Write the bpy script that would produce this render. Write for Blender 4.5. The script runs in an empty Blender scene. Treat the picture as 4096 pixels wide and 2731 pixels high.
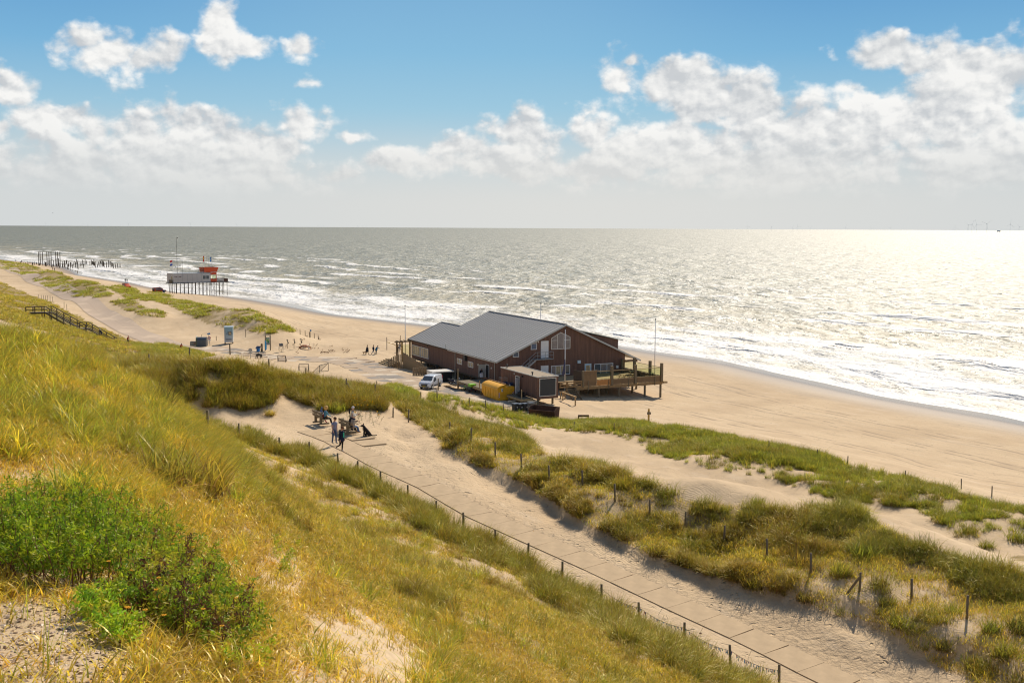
import bpy, bmesh, math, random
import numpy as np
from mathutils import Vector, Matrix, Euler

random.seed(7)
RNG = np.random.default_rng(11)
scene = bpy.context.scene
COL = scene.collection
R = math.radians
PI = math.pi

# ---------------------------------------------------------------- camera
CZ = 23.3                      # eye height above the beach flat
F0 = 4323.0                    # focal length in pixels of the 4096 px wide photograph (38 mm)
PITCH = math.atan(454.5 / F0)
ROLL = math.atan(20.0 / 4096)
_R, _F, _U = Vector((1, 0, 0)), Vector((0, math.cos(PITCH), -math.sin(PITCH))), Vector((0, math.sin(PITCH), math.cos(PITCH)))
_r = _R * math.cos(ROLL) + _U * math.sin(ROLL)
_u = -_R * math.sin(ROLL) + _U * math.cos(ROLL)
cam_data = bpy.data.cameras.new('camera')
cam_data.lens = 36.0 * F0 / 4096
cam_data.sensor_width = 36.0
cam_data.clip_start, cam_data.clip_end = 0.1, 120000
cam = bpy.data.objects.new('camera', cam_data)
COL.objects.link(cam)
cam.matrix_world = Matrix.Translation((0, 0, CZ)) @ Matrix((_r, _u, -_F)).transposed().to_4x4()
scene.camera = cam

# ---------------------------------------------------------------- light
SUN_AZ, SUN_EL = R(24), R(43)          # azimuth east of +Y, elevation
sun_data = bpy.data.lights.new('sun', 'SUN')
sun_data.energy = 4.8
sun_data.angle = R(0.55)
sun_data.color = (1.0, 0.89, 0.74)
sun = bpy.data.objects.new('sun', sun_data)
COL.objects.link(sun)
_sd = Vector((math.sin(SUN_AZ) * math.cos(SUN_EL), math.cos(SUN_AZ) * math.cos(SUN_EL), math.sin(SUN_EL)))
sun.rotation_euler = _sd.to_track_quat('Z', 'Y').to_euler()

scene.view_settings.view_transform = 'Standard'
scene.view_settings.look = 'None'
scene.view_settings.exposure = 0.0
scene.view_settings.gamma = 1.0
scene.view_settings.use_curve_mapping = False
scene.cycles.max_bounces = 5
scene.cycles.diffuse_bounces = 2
scene.cycles.glossy_bounces = 2
scene.cycles.transmission_bounces = 5
scene.cycles.transparent_max_bounces = 6
scene.cycles.sample_clamp_indirect = 6.0
scene.cycles.filter_width = 1.15

# ---------------------------------------------------------------- node helpers
class NT:
    """tiny node-tree writer"""
    def __init__(s, tree):
        s.t = tree; s.n = tree.nodes; s.l = tree.links
    def new(s, typ, **kw):
        nd = s.n.new(typ)
        for k, v in kw.items():
            setattr(nd, k, v)
        return nd
    def put(s, sock, v):
        if v is None: return
        if isinstance(v, bpy.types.NodeSocket): s.l.new(v, sock)
        else: sock.default_value = v
    def math(s, op, a, b=None, c=None, clamp=False):
        nd = s.new('ShaderNodeMath', operation=op); nd.use_clamp = clamp
        for i, v in enumerate((a, b, c)): s.put(nd.inputs[i], v) if v is not None else None
        return nd.outputs[0]
    def vmath(s, op, a, b=None, out=0):
        nd = s.new('ShaderNodeVectorMath', operation=op)
        s.put(nd.inputs[0], a)
        if b is not None: s.put(nd.inputs[1], b)
        return nd.outputs[out]
    def mix(s, f, a, b, typ='RGBA', blend='MIX'):
        nd = s.new('ShaderNodeMix', data_type=typ)
        if typ == 'RGBA':
            nd.blend_type = blend; ia, ib, o = 6, 7, 2
        elif typ == 'FLOAT': ia, ib, o = 2, 3, 0
        else: ia, ib, o = 4, 5, 1
        s.put(nd.inputs[0], f); s.put(nd.inputs[ia], a); s.put(nd.inputs[ib], b)
        return nd.outputs[o]
    def ramp(s, v, a, b, lo=0.0, hi=1.0, smooth=True):
        nd = s.new('ShaderNodeMapRange'); nd.interpolation_type = 'SMOOTHSTEP' if smooth else 'LINEAR'
        s.put(nd.inputs[0], v); s.put(nd.inputs[1], a); s.put(nd.inputs[2], b); s.put(nd.inputs[3], lo); s.put(nd.inputs[4], hi)
        return nd.outputs[0]
    def noise(s, vec, scale, detail=3, rough=0.5, dist=0.0, out=0, dim='3D'):
        nd = s.new('ShaderNodeTexNoise'); nd.noise_dimensions = dim
        s.put(nd.inputs['Vector'], vec); s.put(nd.inputs['Scale'], scale); s.put(nd.inputs['Detail'], detail)
        s.put(nd.inputs['Roughness'], rough); s.put(nd.inputs['Distortion'], dist)
        return nd.outputs[out]
    def voro(s, vec, scale, feature='F1', out=0, rnd=1.0):
        nd = s.new('ShaderNodeTexVoronoi', feature=feature)
        s.put(nd.inputs['Vector'], vec); s.put(nd.inputs['Scale'], scale); s.put(nd.inputs['Randomness'], rnd)
        return nd.outputs[out]
    def wave(s, vec, scale, dist=0.0, direction='X', detail=2):
        nd = s.new('ShaderNodeTexWave'); nd.bands_direction = direction
        s.put(nd.inputs['Vector'], vec); s.put(nd.inputs['Scale'], scale); s.put(nd.inputs['Distortion'], dist); s.put(nd.inputs['Detail'], detail)
        return nd.outputs[1]
    def bump(s, h, strength=0.5, dist=0.05, normal=None):
        nd = s.new('ShaderNodeBump')
        s.put(nd.inputs['Height'], h); s.put(nd.inputs['Strength'], strength); s.put(nd.inputs['Distance'], dist)
        if normal is not None: s.put(nd.inputs['Normal'], normal)
        return nd.outputs[0]
    def attr(s, name, out=2):
        nd = s.new('ShaderNodeAttribute'); nd.attribute_name = name
        return nd.outputs[out]
    def mapping(s, vec, scale=(1, 1, 1), rot=(0, 0, 0), loc=(0, 0, 0)):
        nd = s.new('ShaderNodeMapping')
        s.put(nd.inputs['Vector'], vec); nd.inputs['Scale'].default_value = scale
        nd.inputs['Rotation'].default_value = rot; nd.inputs['Location'].default_value = loc
        return nd.outputs[0]
    def pos(s): return s.new('ShaderNodeNewGeometry').outputs['Position']
    def obj(s): return s.new('ShaderNodeTexCoord').outputs['Object']
    def sep(s, v):
        nd = s.new('ShaderNodeSeparateXYZ'); s.put(nd.inputs[0], v); return nd.outputs
    def comb(s, x=0.0, y=0.0, z=0.0):
        nd = s.new('ShaderNodeCombineXYZ')
        for i, v in enumerate((x, y, z)): s.put(nd.inputs[i], v)
        return nd.outputs[0]

def rgb(r, g, b): return (r, g, b, 1.0)

def material(name):
    m = bpy.data.materials.new(name); m.use_nodes = True
    nt = NT(m.node_tree)
    p = m.node_tree.nodes['Principled BSDF']
    return m, nt, p

def simple(name, c, rough=0.7, metal=0.0, var=0.12, scale=6.0, bump=0.0, spec=0.4, grain=None):
    """plain painted or raw surface with a little tonal wear"""
    m, nt, p = material(name)
    v = nt.obj()
    if grain: v = nt.mapping(v, grain)
    n = nt.noise(v, scale, 4, 0.6)
    k = nt.ramp(n, 0.25, 0.75, 1 - var, 1 + var, False)
    nt.put(p.inputs['Base Color'], nt.vmath('SCALE', rgb(*c)[:3]))
    sc = p.inputs['Base Color'].links[0].from_node
    nt.put(sc.inputs['Scale'], k)
    p.inputs['Roughness'].default_value = rough
    p.inputs['Metallic'].default_value = metal
    p.inputs['Specular IOR Level'].default_value = spec
    if bump:
        nt.put(p.inputs['Normal'], nt.bump(n, bump, 0.02))
    return m

# ---------------------------------------------------------------- sky: physical sky with procedural cumulus
world = bpy.data.worlds.new('World'); scene.world = world; world.use_nodes = True
wn = NT(world.node_tree); bg = world.node_tree.nodes['Background']
dirv = wn.new('ShaderNodeTexCoord').outputs['Generated']
dx, dy, dz = wn.sep(dirv)[:3]
az = wn.math('ARCTAN2', dx, dy)
el = wn.math('ARCSINE', dz)
sky = wn.new('ShaderNodeTexSky', sky_type='NISHITA')
sky.sun_disc = False; sky.sun_elevation = SUN_EL; sky.sun_rotation = SUN_AZ
sky.air_density = 1.0; sky.dust_density = 0.4; sky.ozone_density = 2.0; sky.altitude = 20
skyn = wn.vmath('SCALE', sky.outputs[0]); wn.put(skyn.node.inputs['Scale'], 0.10)
# clear air above the haze: pale at the horizon, deep blue higher up
grad = wn.new('ShaderNodeValToRGB')
for pos_, c_ in ((0.0, (.50, .60, .63)), (.055, (.47, .62, .69)), (.105, (.335, .565, .72)), (.155, (.20, .455, .70)), (.22, (.125, .335, .62)), (.40, (.085, .25, .55))):
    e_ = grad.color_ramp.elements.new(pos_) if pos_ not in (0.0,) else grad.color_ramp.elements[0]
    e_.color = (*c_, 1); e_.position = pos_
grad.color_ramp.elements.remove(grad.color_ramp.elements[-1]) if grad.color_ramp.elements[-1].position >= 0.99 else None
wn.put(grad.inputs[0], el)
mid_ = wn.ramp(wn.math('ABSOLUTE', wn.math('ADD', az, 0.06)), 0.36, 0.05)
gradc = wn.mix(wn.math('MULTIPLY', mid_, wn.math('MULTIPLY', 0.30, wn.ramp(el, 0.5, 0.2))), grad.outputs[0], rgb(.36, .62, .78))
skyc = wn.mix(wn.ramp(el, 0.28, 0.60), gradc, skyn)
P = math.radians
def pel(px, py):
    """a direction read off the photograph (2352 px wide copy) -> azimuth, elevation"""
    d = (_F + _r * ((px - 1176) / 2482.3) - _u * ((py - 784) / 2482.3)).normalized()
    return math.atan2(d.x, d.y), math.asin(d.z)
# each cumulus: centre, half width, half height (pixels of the 2352 copy), weight
CLOUDS = [(275,125,82,48,1),(188,108,42,15,.7),(318,135,42,40,.9),(505,75,48,62,1),(560,105,65,24,.9),(690,105,50,22,.9),
          (20,205,48,42,1),(140,275,100,34,1),(75,275,45,16,.8),(215,300,40,40,.8),(350,320,110,58,1),(470,345,130,62,1),(600,345,95,42,1),
          (705,285,62,36,1),(810,308,38,15,.8),(180,390,190,52,1),(430,400,270,55,1),(420,290,70,40,.9),(545,320,80,40,.95),(110,330,60,30,.7),(5,290,18,18,.9),(20,395,70,30,.85),
          (925,370,95,30,.95),(1050,350,90,36,.9),(1190,330,95,55,1),(1135,375,150,38,1),(760,405,55,18,.7),(1375,300,58,44,1),(1425,335,50,30,.9),
          (1330,385,190,42,.95),(1445,195,55,60,1),(1510,195,90,45,1),(1475,140,26,20,.9),(1600,205,130,52,1),(1720,245,150,75,1),(1560,330,190,48,1),(1820,310,210,70,1),
          (1640,240,120,60,1),(2050,120,95,42,.95),(2110,150,55,32,.9),(1960,205,40,22,.7),(2240,190,110,85,1),(2120,265,180,80,1),(2290,300,130,75,1),
          (2000,360,260,48,.95),(1750,385,280,52,1),(2250,370,220,62,1),(1500,370,180,50,1),(1100,385,200,34,.9),(1600,440,120,12,.6),(710,195,36,14,.42),(250,225,40,10,.3),(1290,245,36,12,.25)]
mask = None
warpn = wn.noise(dirv, 16.0, 3, 0.55, out=1)
wx, wy = wn.sep(warpn)[:2]
wx2 = wn.math('MULTIPLY_ADD', wn.math('SUBTRACT', wx, 0.5), 0.050, az)
wy2 = wn.math('MULTIPLY_ADD', wn.math('SUBTRACT', wy, 0.5), 0.026, el)
pv = wn.comb(wx2, wy2, 0.0)
for (cx_, cy_, hw_, hh_, wgt) in CLOUDS:
    a_, e_ = pel(cx_, cy_)
    d_ = wn.vmath('MULTIPLY', wn.vmath('SUBTRACT', pv, (a_, e_, 0)), (2482.3 / hw_, 2482.3 / hh_, 0))
    f_ = wn.math('MULTIPLY', wn.math('SUBTRACT', 1.0, wn.math('MULTIPLY', wn.vmath('LENGTH', d_, out=1), 0.55)), wgt)
    mask = f_ if mask is None else wn.math('SMOOTH_MAX', mask, f_, 0.08)
# elsewhere round the horizon: the same broken cumulus
far = wn.noise(wn.mapping(wn.comb(az, wn.math('MULTIPLY', el, 2.2), 0.0), (1, 1, 1), (0, 0, 0), (3.1, 0.7, 0)), 3.2, 3, 0.55)
far = wn.math('MULTIPLY', wn.ramp(far, 0.44, 0.62), wn.ramp(el, 0.5, 0.18))
outside = wn.ramp(wn.math('ABSOLUTE', az), 0.47, 0.62)
above = wn.ramp(el, 0.21, 0.30)
sel = wn.math('MAXIMUM', outside, above)
mask = wn.math('MAXIMUM', mask, wn.math('ADD', wn.math('MULTIPLY', far, sel), wn.math('MULTIPLY', wn.math('SUBTRACT', sel, 1.0), 0.7)))
cv = wn.comb(az, wn.math('MULTIPLY', el, 1.25), 0.0)
def billow(v):
    """cauliflower field: rounded cells at three sizes over a soft fractal"""
    wv = wn.vmath('ADD', v, wn.vmath('MULTIPLY', wn.vmath('SUBTRACT', wn.noise(v, 60.0, 3, 0.6, out=1), (0.5, 0.5, 0.5)), (0.016, 0.016, 0.0)))
    s1 = wn.math('SUBTRACT', 0.55, wn.voro(wv, 30.0, 'SMOOTH_F1')); s2 = wn.math('SUBTRACT', 0.55, wn.voro(wv, 72.0, 'SMOOTH_F1')); s3 = wn.math('SUBTRACT', 0.5, wn.voro(wv, 165.0, 'F1'))
    cells = wn.math('ADD', wn.math('MULTIPLY', s1, 0.50), wn.math('ADD', wn.math('MULTIPLY', s2, 0.32), wn.math('MULTIPLY', s3, 0.08)))
    return wn.math('ADD', wn.math('MULTIPLY', wn.math('SUBTRACT', wn.noise(v, 22.0, 7, 0.55), 0.5), 1.35), cells)
n1 = billow(cv)
n1b = billow(wn.vmath('ADD', cv, (0.0032, 0.0058, 0.0)))
n2 = wn.noise(cv, 9.0, 5, 0.55)
n2b = wn.noise(wn.vmath('ADD', cv, (0.010, 0.018, 0.0)), 9.0, 5, 0.55)
dens = wn.math('ADD', mask, wn.math('MULTIPLY', n1, 1.15))
cloud = wn.ramp(dens, 0.33, 0.74)
thick = wn.ramp(dens, 0.55, 1.25)
relief = wn.math('ADD', wn.math('MULTIPLY', wn.math('SUBTRACT', n1, n1b), 1.25), wn.math('MULTIPLY', wn.math('SUBTRACT', n2, n2b), 1.3))
lit = wn.ramp(relief, -0.24, 0.20, 0.0, 1.0, False)
ccol = wn.mix(lit, rgb(0.57, 0.60, 0.63), rgb(0.95, 0.945, 0.925))
ccol = wn.mix(wn.math('MULTIPLY', thick, 0.22), ccol, rgb(0.80, 0.80, 0.79))
# haze bank on the sea horizon
hz = wn.ramp(el, 0.112, 0.016)
warm = wn.ramp(wn.math('ABSOLUTE', wn.math('SUBTRACT', az, 0.08)), 0.55, 0.0)
hcol = wn.mix(warm, rgb(0.655, 0.68, 0.68), rgb(0.725, 0.725, 0.70))
base = wn.mix(wn.math('MULTIPLY', hz, 0.97), skyc, hcol)
cl_a = wn.math('MULTIPLY', cloud, wn.ramp(el, 0.016, 0.042))
ccol = wn.mix(wn.ramp(el, 0.100, 0.022, 0.0, 0.86), ccol, hcol)
final = wn.mix(cl_a, base, ccol)
wn.put(bg.inputs['Color'], final)
bg.inputs['Strength'].default_value = 1.0
# ---------------------------------------------------------------- reading positions off the photograph
def ray(px, py):
    return _F + _r * ((px - 2048) / F0) - _u * ((py - 1365.5) / F0)
def at(px, py, z):
    """point at height z seen at pixel (px, py) of the 4096 px photograph"""
    d = ray(px, py); t = (z - CZ) / d.z
    return Vector((d.x * t, d.y * t, z))
def atY(px, py, Y):
    d = ray(px, py); t = Y / d.y
    return Vector((d.x * t, Y, CZ + d.z * t))
K = 4096 / 2352
def c2(px, py, z):
    return at(px * K, py * K, z)
def proj_np(x, y, z):
    q = np.stack([x, y, z - CZ], -1)
    fx, fy, fz = q @ np.array(_r), q @ np.array(_u), q @ np.array(_F)
    return (2048 + F0 * fx / fz) / K, (1365.5 - F0 * fy / fz) / K

# ---------------------------------------------------------------- numpy noise
def _hash(i, j, seed):
    h = (i.astype(np.int64) * 374761393 + j.astype(np.int64) * 668265263 + seed * 1442695041) & 0xFFFFFFFF
    h = ((h ^ (h >> 13)) * 1274126177) & 0xFFFFFFFF
    return ((h ^ (h >> 16)) & 0xFFFF) / 65535.0
def vnoise(x, y, seed=0):
    i, j = np.floor(x), np.floor(y)
    u, v = x - i, y - j
    u = u * u * u * (u * (u * 6 - 15) + 10); v = v * v * v * (v * (v * 6 - 15) + 10)
    a, b, c, d = _hash(i, j, seed), _hash(i + 1, j, seed), _hash(i, j + 1, seed), _hash(i + 1, j + 1, seed)
    return (a * (1 - u) + b * u) * (1 - v) + (c * (1 - u) + d * u) * v
def fbm(x, y, oct=4, seed=0, gain=0.5):
    s, a, t = 0.0, 1.0, 0.0
    for o in range(oct):
        s = s + a * vnoise(x * 2 ** o + 17.3 * o, y * 2 ** o - 9.1 * o, seed + o); t += a; a *= gain
    return s / t
def sstep(x, a, b):
    t = np.clip((x - a) / (b - a), 0, 1); return t * t * (3 - 2 * t)
def in_poly(px, py, poly):
    poly = np.asarray(poly, float); ins = np.zeros(px.shape, bool)
    x0, y0 = poly[-1]
    for x1, y1 in poly:
        if y0 != y1:
            cnd = ((y1 > py) != (y0 > py)) & (px < (x0 - x1) * (py - y1) / (y0 - y1) + x1)
            ins ^= cnd
        x0, y0 = x1, y1
    return ins
def poly_dist(px, py, pl):
    """distance to a polyline, signed (+ on its right-hand side walking along it), and the arc parameter"""
    best = np.full(px.shape, 1e9); sg = np.ones(px.shape); arc = np.zeros(px.shape); L = 0.0
    for (x0, y0), (x1, y1) in zip(pl[:-1], pl[1:]):
        ex, ey = x1 - x0, y1 - y0; l = math.hypot(ex, ey)
        t = np.clip(((px - x0) * ex + (py - y0) * ey) / (l * l), 0, 1)
        qx, qy = px - x0 - t * ex, py - y0 - t * ey
        d = np.hypot(qx, qy); m = d < best
        best = np.where(m, d, best); sg = np.where(m, np.where(ex * qy - ey * qx < 0, 1, -1), sg); arc = np.where(m, L + t * l, arc)
        L += l
    return best * sg, arc

# ---------------------------------------------------------------- terrain: control heights, smooth surface through them
SEA_Z = -2.0
CTRL2 = [  # (x, y of the 2352 px copy, height)
 # camera dune
 (0,1568,20.6),(250,1568,20.5),(500,1568,20.1),(800,1568,19.1),(0,1300,20.3),(0,1100,20.1),(0,900,20.0),(0,790,20.0),(200,1200,20.0),(250,1000,19.2),(300,1400,20.2),
 (500,1250,18.3),(400,1100,18.3),(600,1200,17.0),(400,1000,17.9),(600,1130,15.4),(480,1000,15.0),(380,930,17.0),(240,850,18.5),(120,790,19.4),(500,1060,15.9),
 (560,1042,11.3),(620,1075,10.9),(700,1100,9.9),(780,1150,9.6),(750,1200,11.2),(1000,1350,12.4),(750,1300,14.6),(700,1450,17.7),(1000,1560,16.2),(1300,1560,12.0),
 (1600,1560,7.9),(1500,1480,7.6),(900,1250,10.6),(1150,1350,9.6),(1300,1440,9.4),(850,1400,15.2),(1150,1480,12.8),(950,1200,8.8),(1150,1290,8.0),(1400,1440,7.2),
 # left of the slab path
 (500,985,10.0),(548,990,9.6),(640,1010,9.0),(710,1030,8.7),(820,1075,8.4),(937,1138,7.9),(1064,1200,7.3),(1213,1275,6.8),(1382,1365,6.2),(1571,1460,5.8),(1789,1550,5.3),
 # bench hollow and the bank behind it
 (520,965,9.2),(620,955,9.1),(700,960,8.9),(760,975,8.7),(860,990,8.5),(900,1040,8.3),(450,950,9.4),(560,945,9.3),(650,930,9.3),(740,945,9.0),(800,955,8.8),(860,965,8.6),
 (345,872,11.6),(435,868,11.7),(530,868,11.5),(620,880,10.7),(700,895,9.9),(795,908,9.5),(860,925,9.0),(940,968,8.3),(420,905,10.4),(540,910,10.2),(640,905,9.8),(720,920,9.3),
 (760,930,9.2),(860,945,8.8),(260,860,11.5),
 # sand strip and ridge two
 (1000,1020,8.3),(1100,1090,7.8),(1200,1150,7.4),(1350,1230,7.0),(1500,1300,6.6),(1700,1390,6.2),(1900,1470,5.8),(2050,1540,5.5),
 (1012,990,8.0),(1082,1015,7.7),(1138,1050,7.6),(1198,1078,7.6),(1262,1107,7.6),(1338,1118,7.6),(1412,1152,7.4),(1491,1184,7.2),(1574,1213,7.0),(1663,1246,6.8),(1761,1281,6.7),(1862,1318,6.6),
 (1974,1357,6.6),(2093,1375,6.6),(2221,1421,6.5),(2352,1400,6.9),(2352,1500,6.4),(2200,1560,5.8),(2100,1450,6.2),
 (1100,1000,7.0),(1250,1058,7.8),(1450,1108,8.0),(1600,1160,7.9),(1700,1178,7.9),(1800,1190,8.0),(1950,1190,8.2),(2080,1255,7.7),(2200,1300,7.5),(2330,1345,7.3),
 # hollow between the ridges
 (1180,992,3.9),(1330,1040,3.9),(1270,1010,3.7),(1450,1075,4.3),(1600,1120,3.9),(1800,1165,4.0),(1550,1090,4.2),(2000,1172,4.2),(2250,1245,4.6),(2120,1205,4.4),(2352,1305,4.9),
 # seaward ridge
 (985,922,2.6),(1080,945,2.4),(1200,970,2.6),(1330,985,3.1),(1420,985,3.2),(1500,985,3.3),(1620,1003,3.7),(1750,1030,4.0),(1900,1063,4.1),(2050,1103,4.2),(2200,1143,4.3),(2352,1185,4.4),
 (1480,1030,3.4),(1700,1065,4.2),(1900,1110,4.3),(2100,1150,4.4),(2260,1190,4.6),
 # beach
 (1300,925,0.0),(1350,948,0.3),(1400,880,-0.6),(1518,915,-1.0),(1600,860,-1.35),(1480,830,-1.4),(1560,950,-0.2),(1700,980,0.0),(1900,1020,0.2),(2100,1070,0.3),(2300,1112,0.4),
 (1800,930,-0.9),(2100,1000,-0.9),(2300,1040,-0.9),(1450,905,-0.6),(1180,905,0.1),(1080,912,0.3),(980,885,0.2),(1250,945,0.5),
 (250,650,-.2),(130,620,-.6),(300,668,0.0),(400,690,0.0),(440,676,-0.4),(520,690,-.6),(680,720,-.4),(760,760,0.0),(800,780,0.1),(700,795,.5),(620,805,.6),(760,830,.3),(860,800,.1),(900,850,.1),
 (700,850,.5),(800,865,.6),(870,885,.9),(1000,800,-.5),
 # sand road
 (0,618,2.0),(60,645,1.9),(120,678,1.8),(200,725,1.5),(300,775,1.2),(400,797,1.0),(480,805,1.0),(560,815,.8),(20,640,2.4),(100,690,2.2),(180,735,1.9),(260,785,1.8),(330,800,1.8),
 (320,745,1.4),(400,770,1.2),(250,715,1.7),(130,655,2.0),(60,622,2.4),(480,780,1.0),
 # big landward slope with the stair
 (0,655,3.8),(0,690,7.0),(0,725,9.6),(60,728,6.8),(120,745,5.6),(200,775,4.6),(100,770,8.0),(230,830,6.6),(300,800,4.0),(400,835,6.0),(440,818,3.4),(520,838,3.0),(330,835,6.4),(60,690,4.8),
 (560,855,4.0),(470,850,6.2),
 # far ridge and hummocks on the beach
 (0,602,3.0),(60,612,4.0),(110,626,4.6),(171,648,4.8),(215,660,4.6),(250,680,3.8),(171,682,2.2),(122,668,2.3),
 (270,660,2.6),(330,680,2.6),(400,690,2.4),(290,703,3.2),(340,718,3.2),(375,728,2.4),(470,708,3.8),(540,718,4.2),(600,727,4.4),(650,748,3.2),(560,762,1.6),(640,765,.9),(440,700,3.0),
 (400,725,2.0),(460,745,1.7),(300,725,2.0),(672,772,.5),(690,758,.3),(500,740,2.4),
 # small hummocks by the van
 (905,893,2.6),(930,905,2.4),(955,912,1.6),
]
CTRLW = [(-15,55,12.0),(-30,80,11.0),(-42,80,13.2),(-50,110,11.4),(-20,100,8.4),(-2,110,5.0),(8,105,3.6),(-120,200,10.5),(-200,300,12),(-350,600,10),(-90,150,12.5),(-60,60,16),(-40,25,19),(-12,8,20.6),
         (0,3,20.9),(8,5,19.2),(-8,3,21),(20,14,12.5),(30,22,8.4),(40,28,6.8),(60,45,7),(75,60,5),(95,80,4),(80,60,5),(110,95,.6),(-500,800,10),(-260,500,4.5),(-30,130,2.2),(-45,150,2.0),(-22,150,1.0),(15,120,1.5),
         (-60,120,8.0),(-38,110,9.0)]
WLINE = [(2352,968),(2000,905),(1700,838),(1430,795),(980,745),(800,725),(520,680),(280,645),(197,633),(175,621),(142,611),(83,603),(34,599)]
shore = [c2(x, y, SEA_Z) for x, y in WLINE]
# the shore goes on past both ends of the frame
shore = [Vector((135, 45, SEA_Z)), Vector((98, 94, SEA_Z))] + shore + [Vector((-700, 1250, SEA_Z)), Vector((-1050, 1700, SEA_Z))]
SHORE = [(p.x, p.y) for p in shore]
pts = [tuple(c2(*c)) for c in CTRL2] + list(CTRLW)
for p in shore:
    nx, ny = 0.83, 0.56
    pts.append((p.x, p.y, SEA_Z))
    for d, dz_ in ((-7, .42), (25, -1.1), (90, -2.6), (300, -5)):
        pts.append((p.x + nx * d, p.y + ny * d, SEA_Z + dz_))
pts = np.array(pts)
def qd(x, y):
    y = np.maximum(y, 2.0)
    return np.stack([np.clip(x / y, -1.6, 1.6) * 1.9, np.log(np.hypot(x, y))], -1)
A_ = qd(pts[:, 0], pts[:, 1])
def kern(d2): return np.where(d2 > 1e-12, d2 * np.log(d2 + 1e-12), 0.0)
n_ = len(pts)
D2 = ((A_[:, None] - A_[None]) ** 2).sum(-1)
M_ = np.zeros((n_ + 3, n_ + 3))
M_[:n_, :n_] = kern(D2) + np.eye(n_) * 1.5e-4
M_[:n_, n_] = 1; M_[:n_, n_ + 1:] = A_; M_[n_:, :n_] = M_[:n_, n_:].T
w_ = np.linalg.solve(M_, np.r_[pts[:, 2], 0, 0, 0])
def rbf(x, y):
    out = np.empty(x.size); xf, yf = x.ravel(), y.ravel()
    for i in range(0, x.size, 40000):
        q = qd(xf[i:i + 40000], yf[i:i + 40000])
        d2 = (q ** 2).sum(1)[:, None] + (A_ ** 2).sum(1)[None] - 2 * q @ A_.T
        out[i:i + 40000] = kern(np.maximum(d2, 0)) @ w_[:n_] + w_[n_] + q @ w_[n_ + 1:]
    return out.reshape(x.shape)

# the slab path: left edge read off the photograph, heights falling towards the near end
PATH2 = [(681,991,8.75),(737,1010,8.6),(771,1029,8.5),(802,1044,8.45),(851,1072,8.3),(907,1097,8.1),(945,1112,7.95),(1066,1184,7.35),(1187,1239,6.95),(1274,1278,6.7),(1349,1312,6.5),(1408,1340,6.3),(1531,1399,6.0),
         (1672,1464,5.7),(1745,1500,5.55),(1823,1541,5.4),(1900,1578,5.25),(1990,1625,5.1)]
path_l = [c2(*p) for p in PATH2]
PATHL = [(p.x, p.y) for p in path_l]
PATHW = 1.75
BANK2 = [(1009,999),(1054,1051),(1119,1074),(1194,1097),(1251,1135),(1303,1172),(1345,1203),(1409,1225),(1452,1256),(1531,1278),(1619,1313),(1715,1340),(1803,1366),(1913,1401),(2000,1432),(2110,1489),(2241,1533),(2290,1570)]
bank = [c2(x, y, 8.3 - 2.5 * i / 17) for i, (x, y) in enumerate(BANK2)]
BANK = [(p.x, p.y) for p in bank]

NT_, NR_ = 600, 640
TT = np.linspace(-0.74, 0.74, NT_); RR = np.exp(np.linspace(math.log(3.2), math.log(1900), NR_))
Tg, Rg = np.meshgrid(TT, RR)
Xg, Yg = Tg * Rg, Rg
Zg = rbf(Xg, Yg)
sd_shore, _arc = poly_dist(Xg, Yg, SHORE)          # + seaward
sd_shore = np.where(np.abs(sd_shore) < 1e8, sd_shore, 0)
P2x, P2y = proj_np(Xg, Yg, Zg)
dunes = sstep(-sd_shore, 35, 75)
hum = fbm(Xg / 7, Yg / 7, 4, 3) - 0.5
hum2 = fbm(Xg / 1.7, Yg / 1.7, 3, 8) - 0.5
pd, parc = poly_dist(Xg, Yg, PATHL)
bd, barc = poly_dist(Xg, Yg, BANK)
# which side is which: the path runs towards the camera, its right-hand side (seen from the camera) is the seaward one
pside = pd if np.mean(pd[(Xg > 20) & (Yg > 60) & (Yg < 80)]) > 0 else -pd
bside = bd if np.mean(bd[(Xg > 20) & (Yg > 75) & (Yg < 95)]) > 0 else -bd
near_path = 1 - sstep(np.abs(pside - PATHW / 2), PATHW / 2 + 0.3, PATHW / 2 + 4.0)
road_zone = in_poly(P2x, P2y, [(0,606),(120,650),(250,700),(420,765),(600,790),(960,850),(1250,930),(1200,950),(980,915),(600,840),(400,800),(280,775),(150,715),(0,645)]) & (Yg > 125)
calm = np.where(road_zone, 0.12, 1.0)
Zg = Zg + calm * (dunes * hum * (0.9 + .8 * (P2x > 900)) * sstep(Yg, 14, 60) + dunes * hum2 * (0.24 + .12 * (P2x > 900)) * sstep(Yg, 5, 20)) * (1 - 0.85 * near_path) + (1 - dunes) * hum * 0.18 * sstep(-sd_shore, 3, 20) * calm
Zg += (fbm(Xg / 0.5, Yg / 0.5, 2, 21) - 0.5) * 0.07 * (Yg < 40)
# eroded bank along the trodden strip
bm_ = 0.68 * sstep(bside, -0.10, 0.55) * (1 - sstep(bside, 1.5, 8)) * (np.abs(bside) < 30) * (0.6 + 0.8 * fbm(barc / 2.5, barc * 0 + 3, 2, 5))
bm_ *= sstep(barc, 0.5, 3)
Zg += bm_ * (Yg < 100)
pz = np.interp(parc, np.r_[0, np.cumsum([math.dist(a, b) for a, b in zip(PATHL[:-1], PATHL[1:])])], [p.z for p in path_l])
fl = 1 - sstep(np.abs(pside - PATHW / 2), PATHW / 2 - 0.05, PATHW / 2 + 2.2)
wide_ = PATHW * (1 + 1.3 * (parc < 7))
fl = np.maximum(fl, (1 - sstep(np.abs(pside - wide_ / 2), wide_ / 2, wide_ / 2 + 1.8)) * (parc < 7.5))
Zg = Zg * (1 - fl) + (pz - 0.005) * fl
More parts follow.
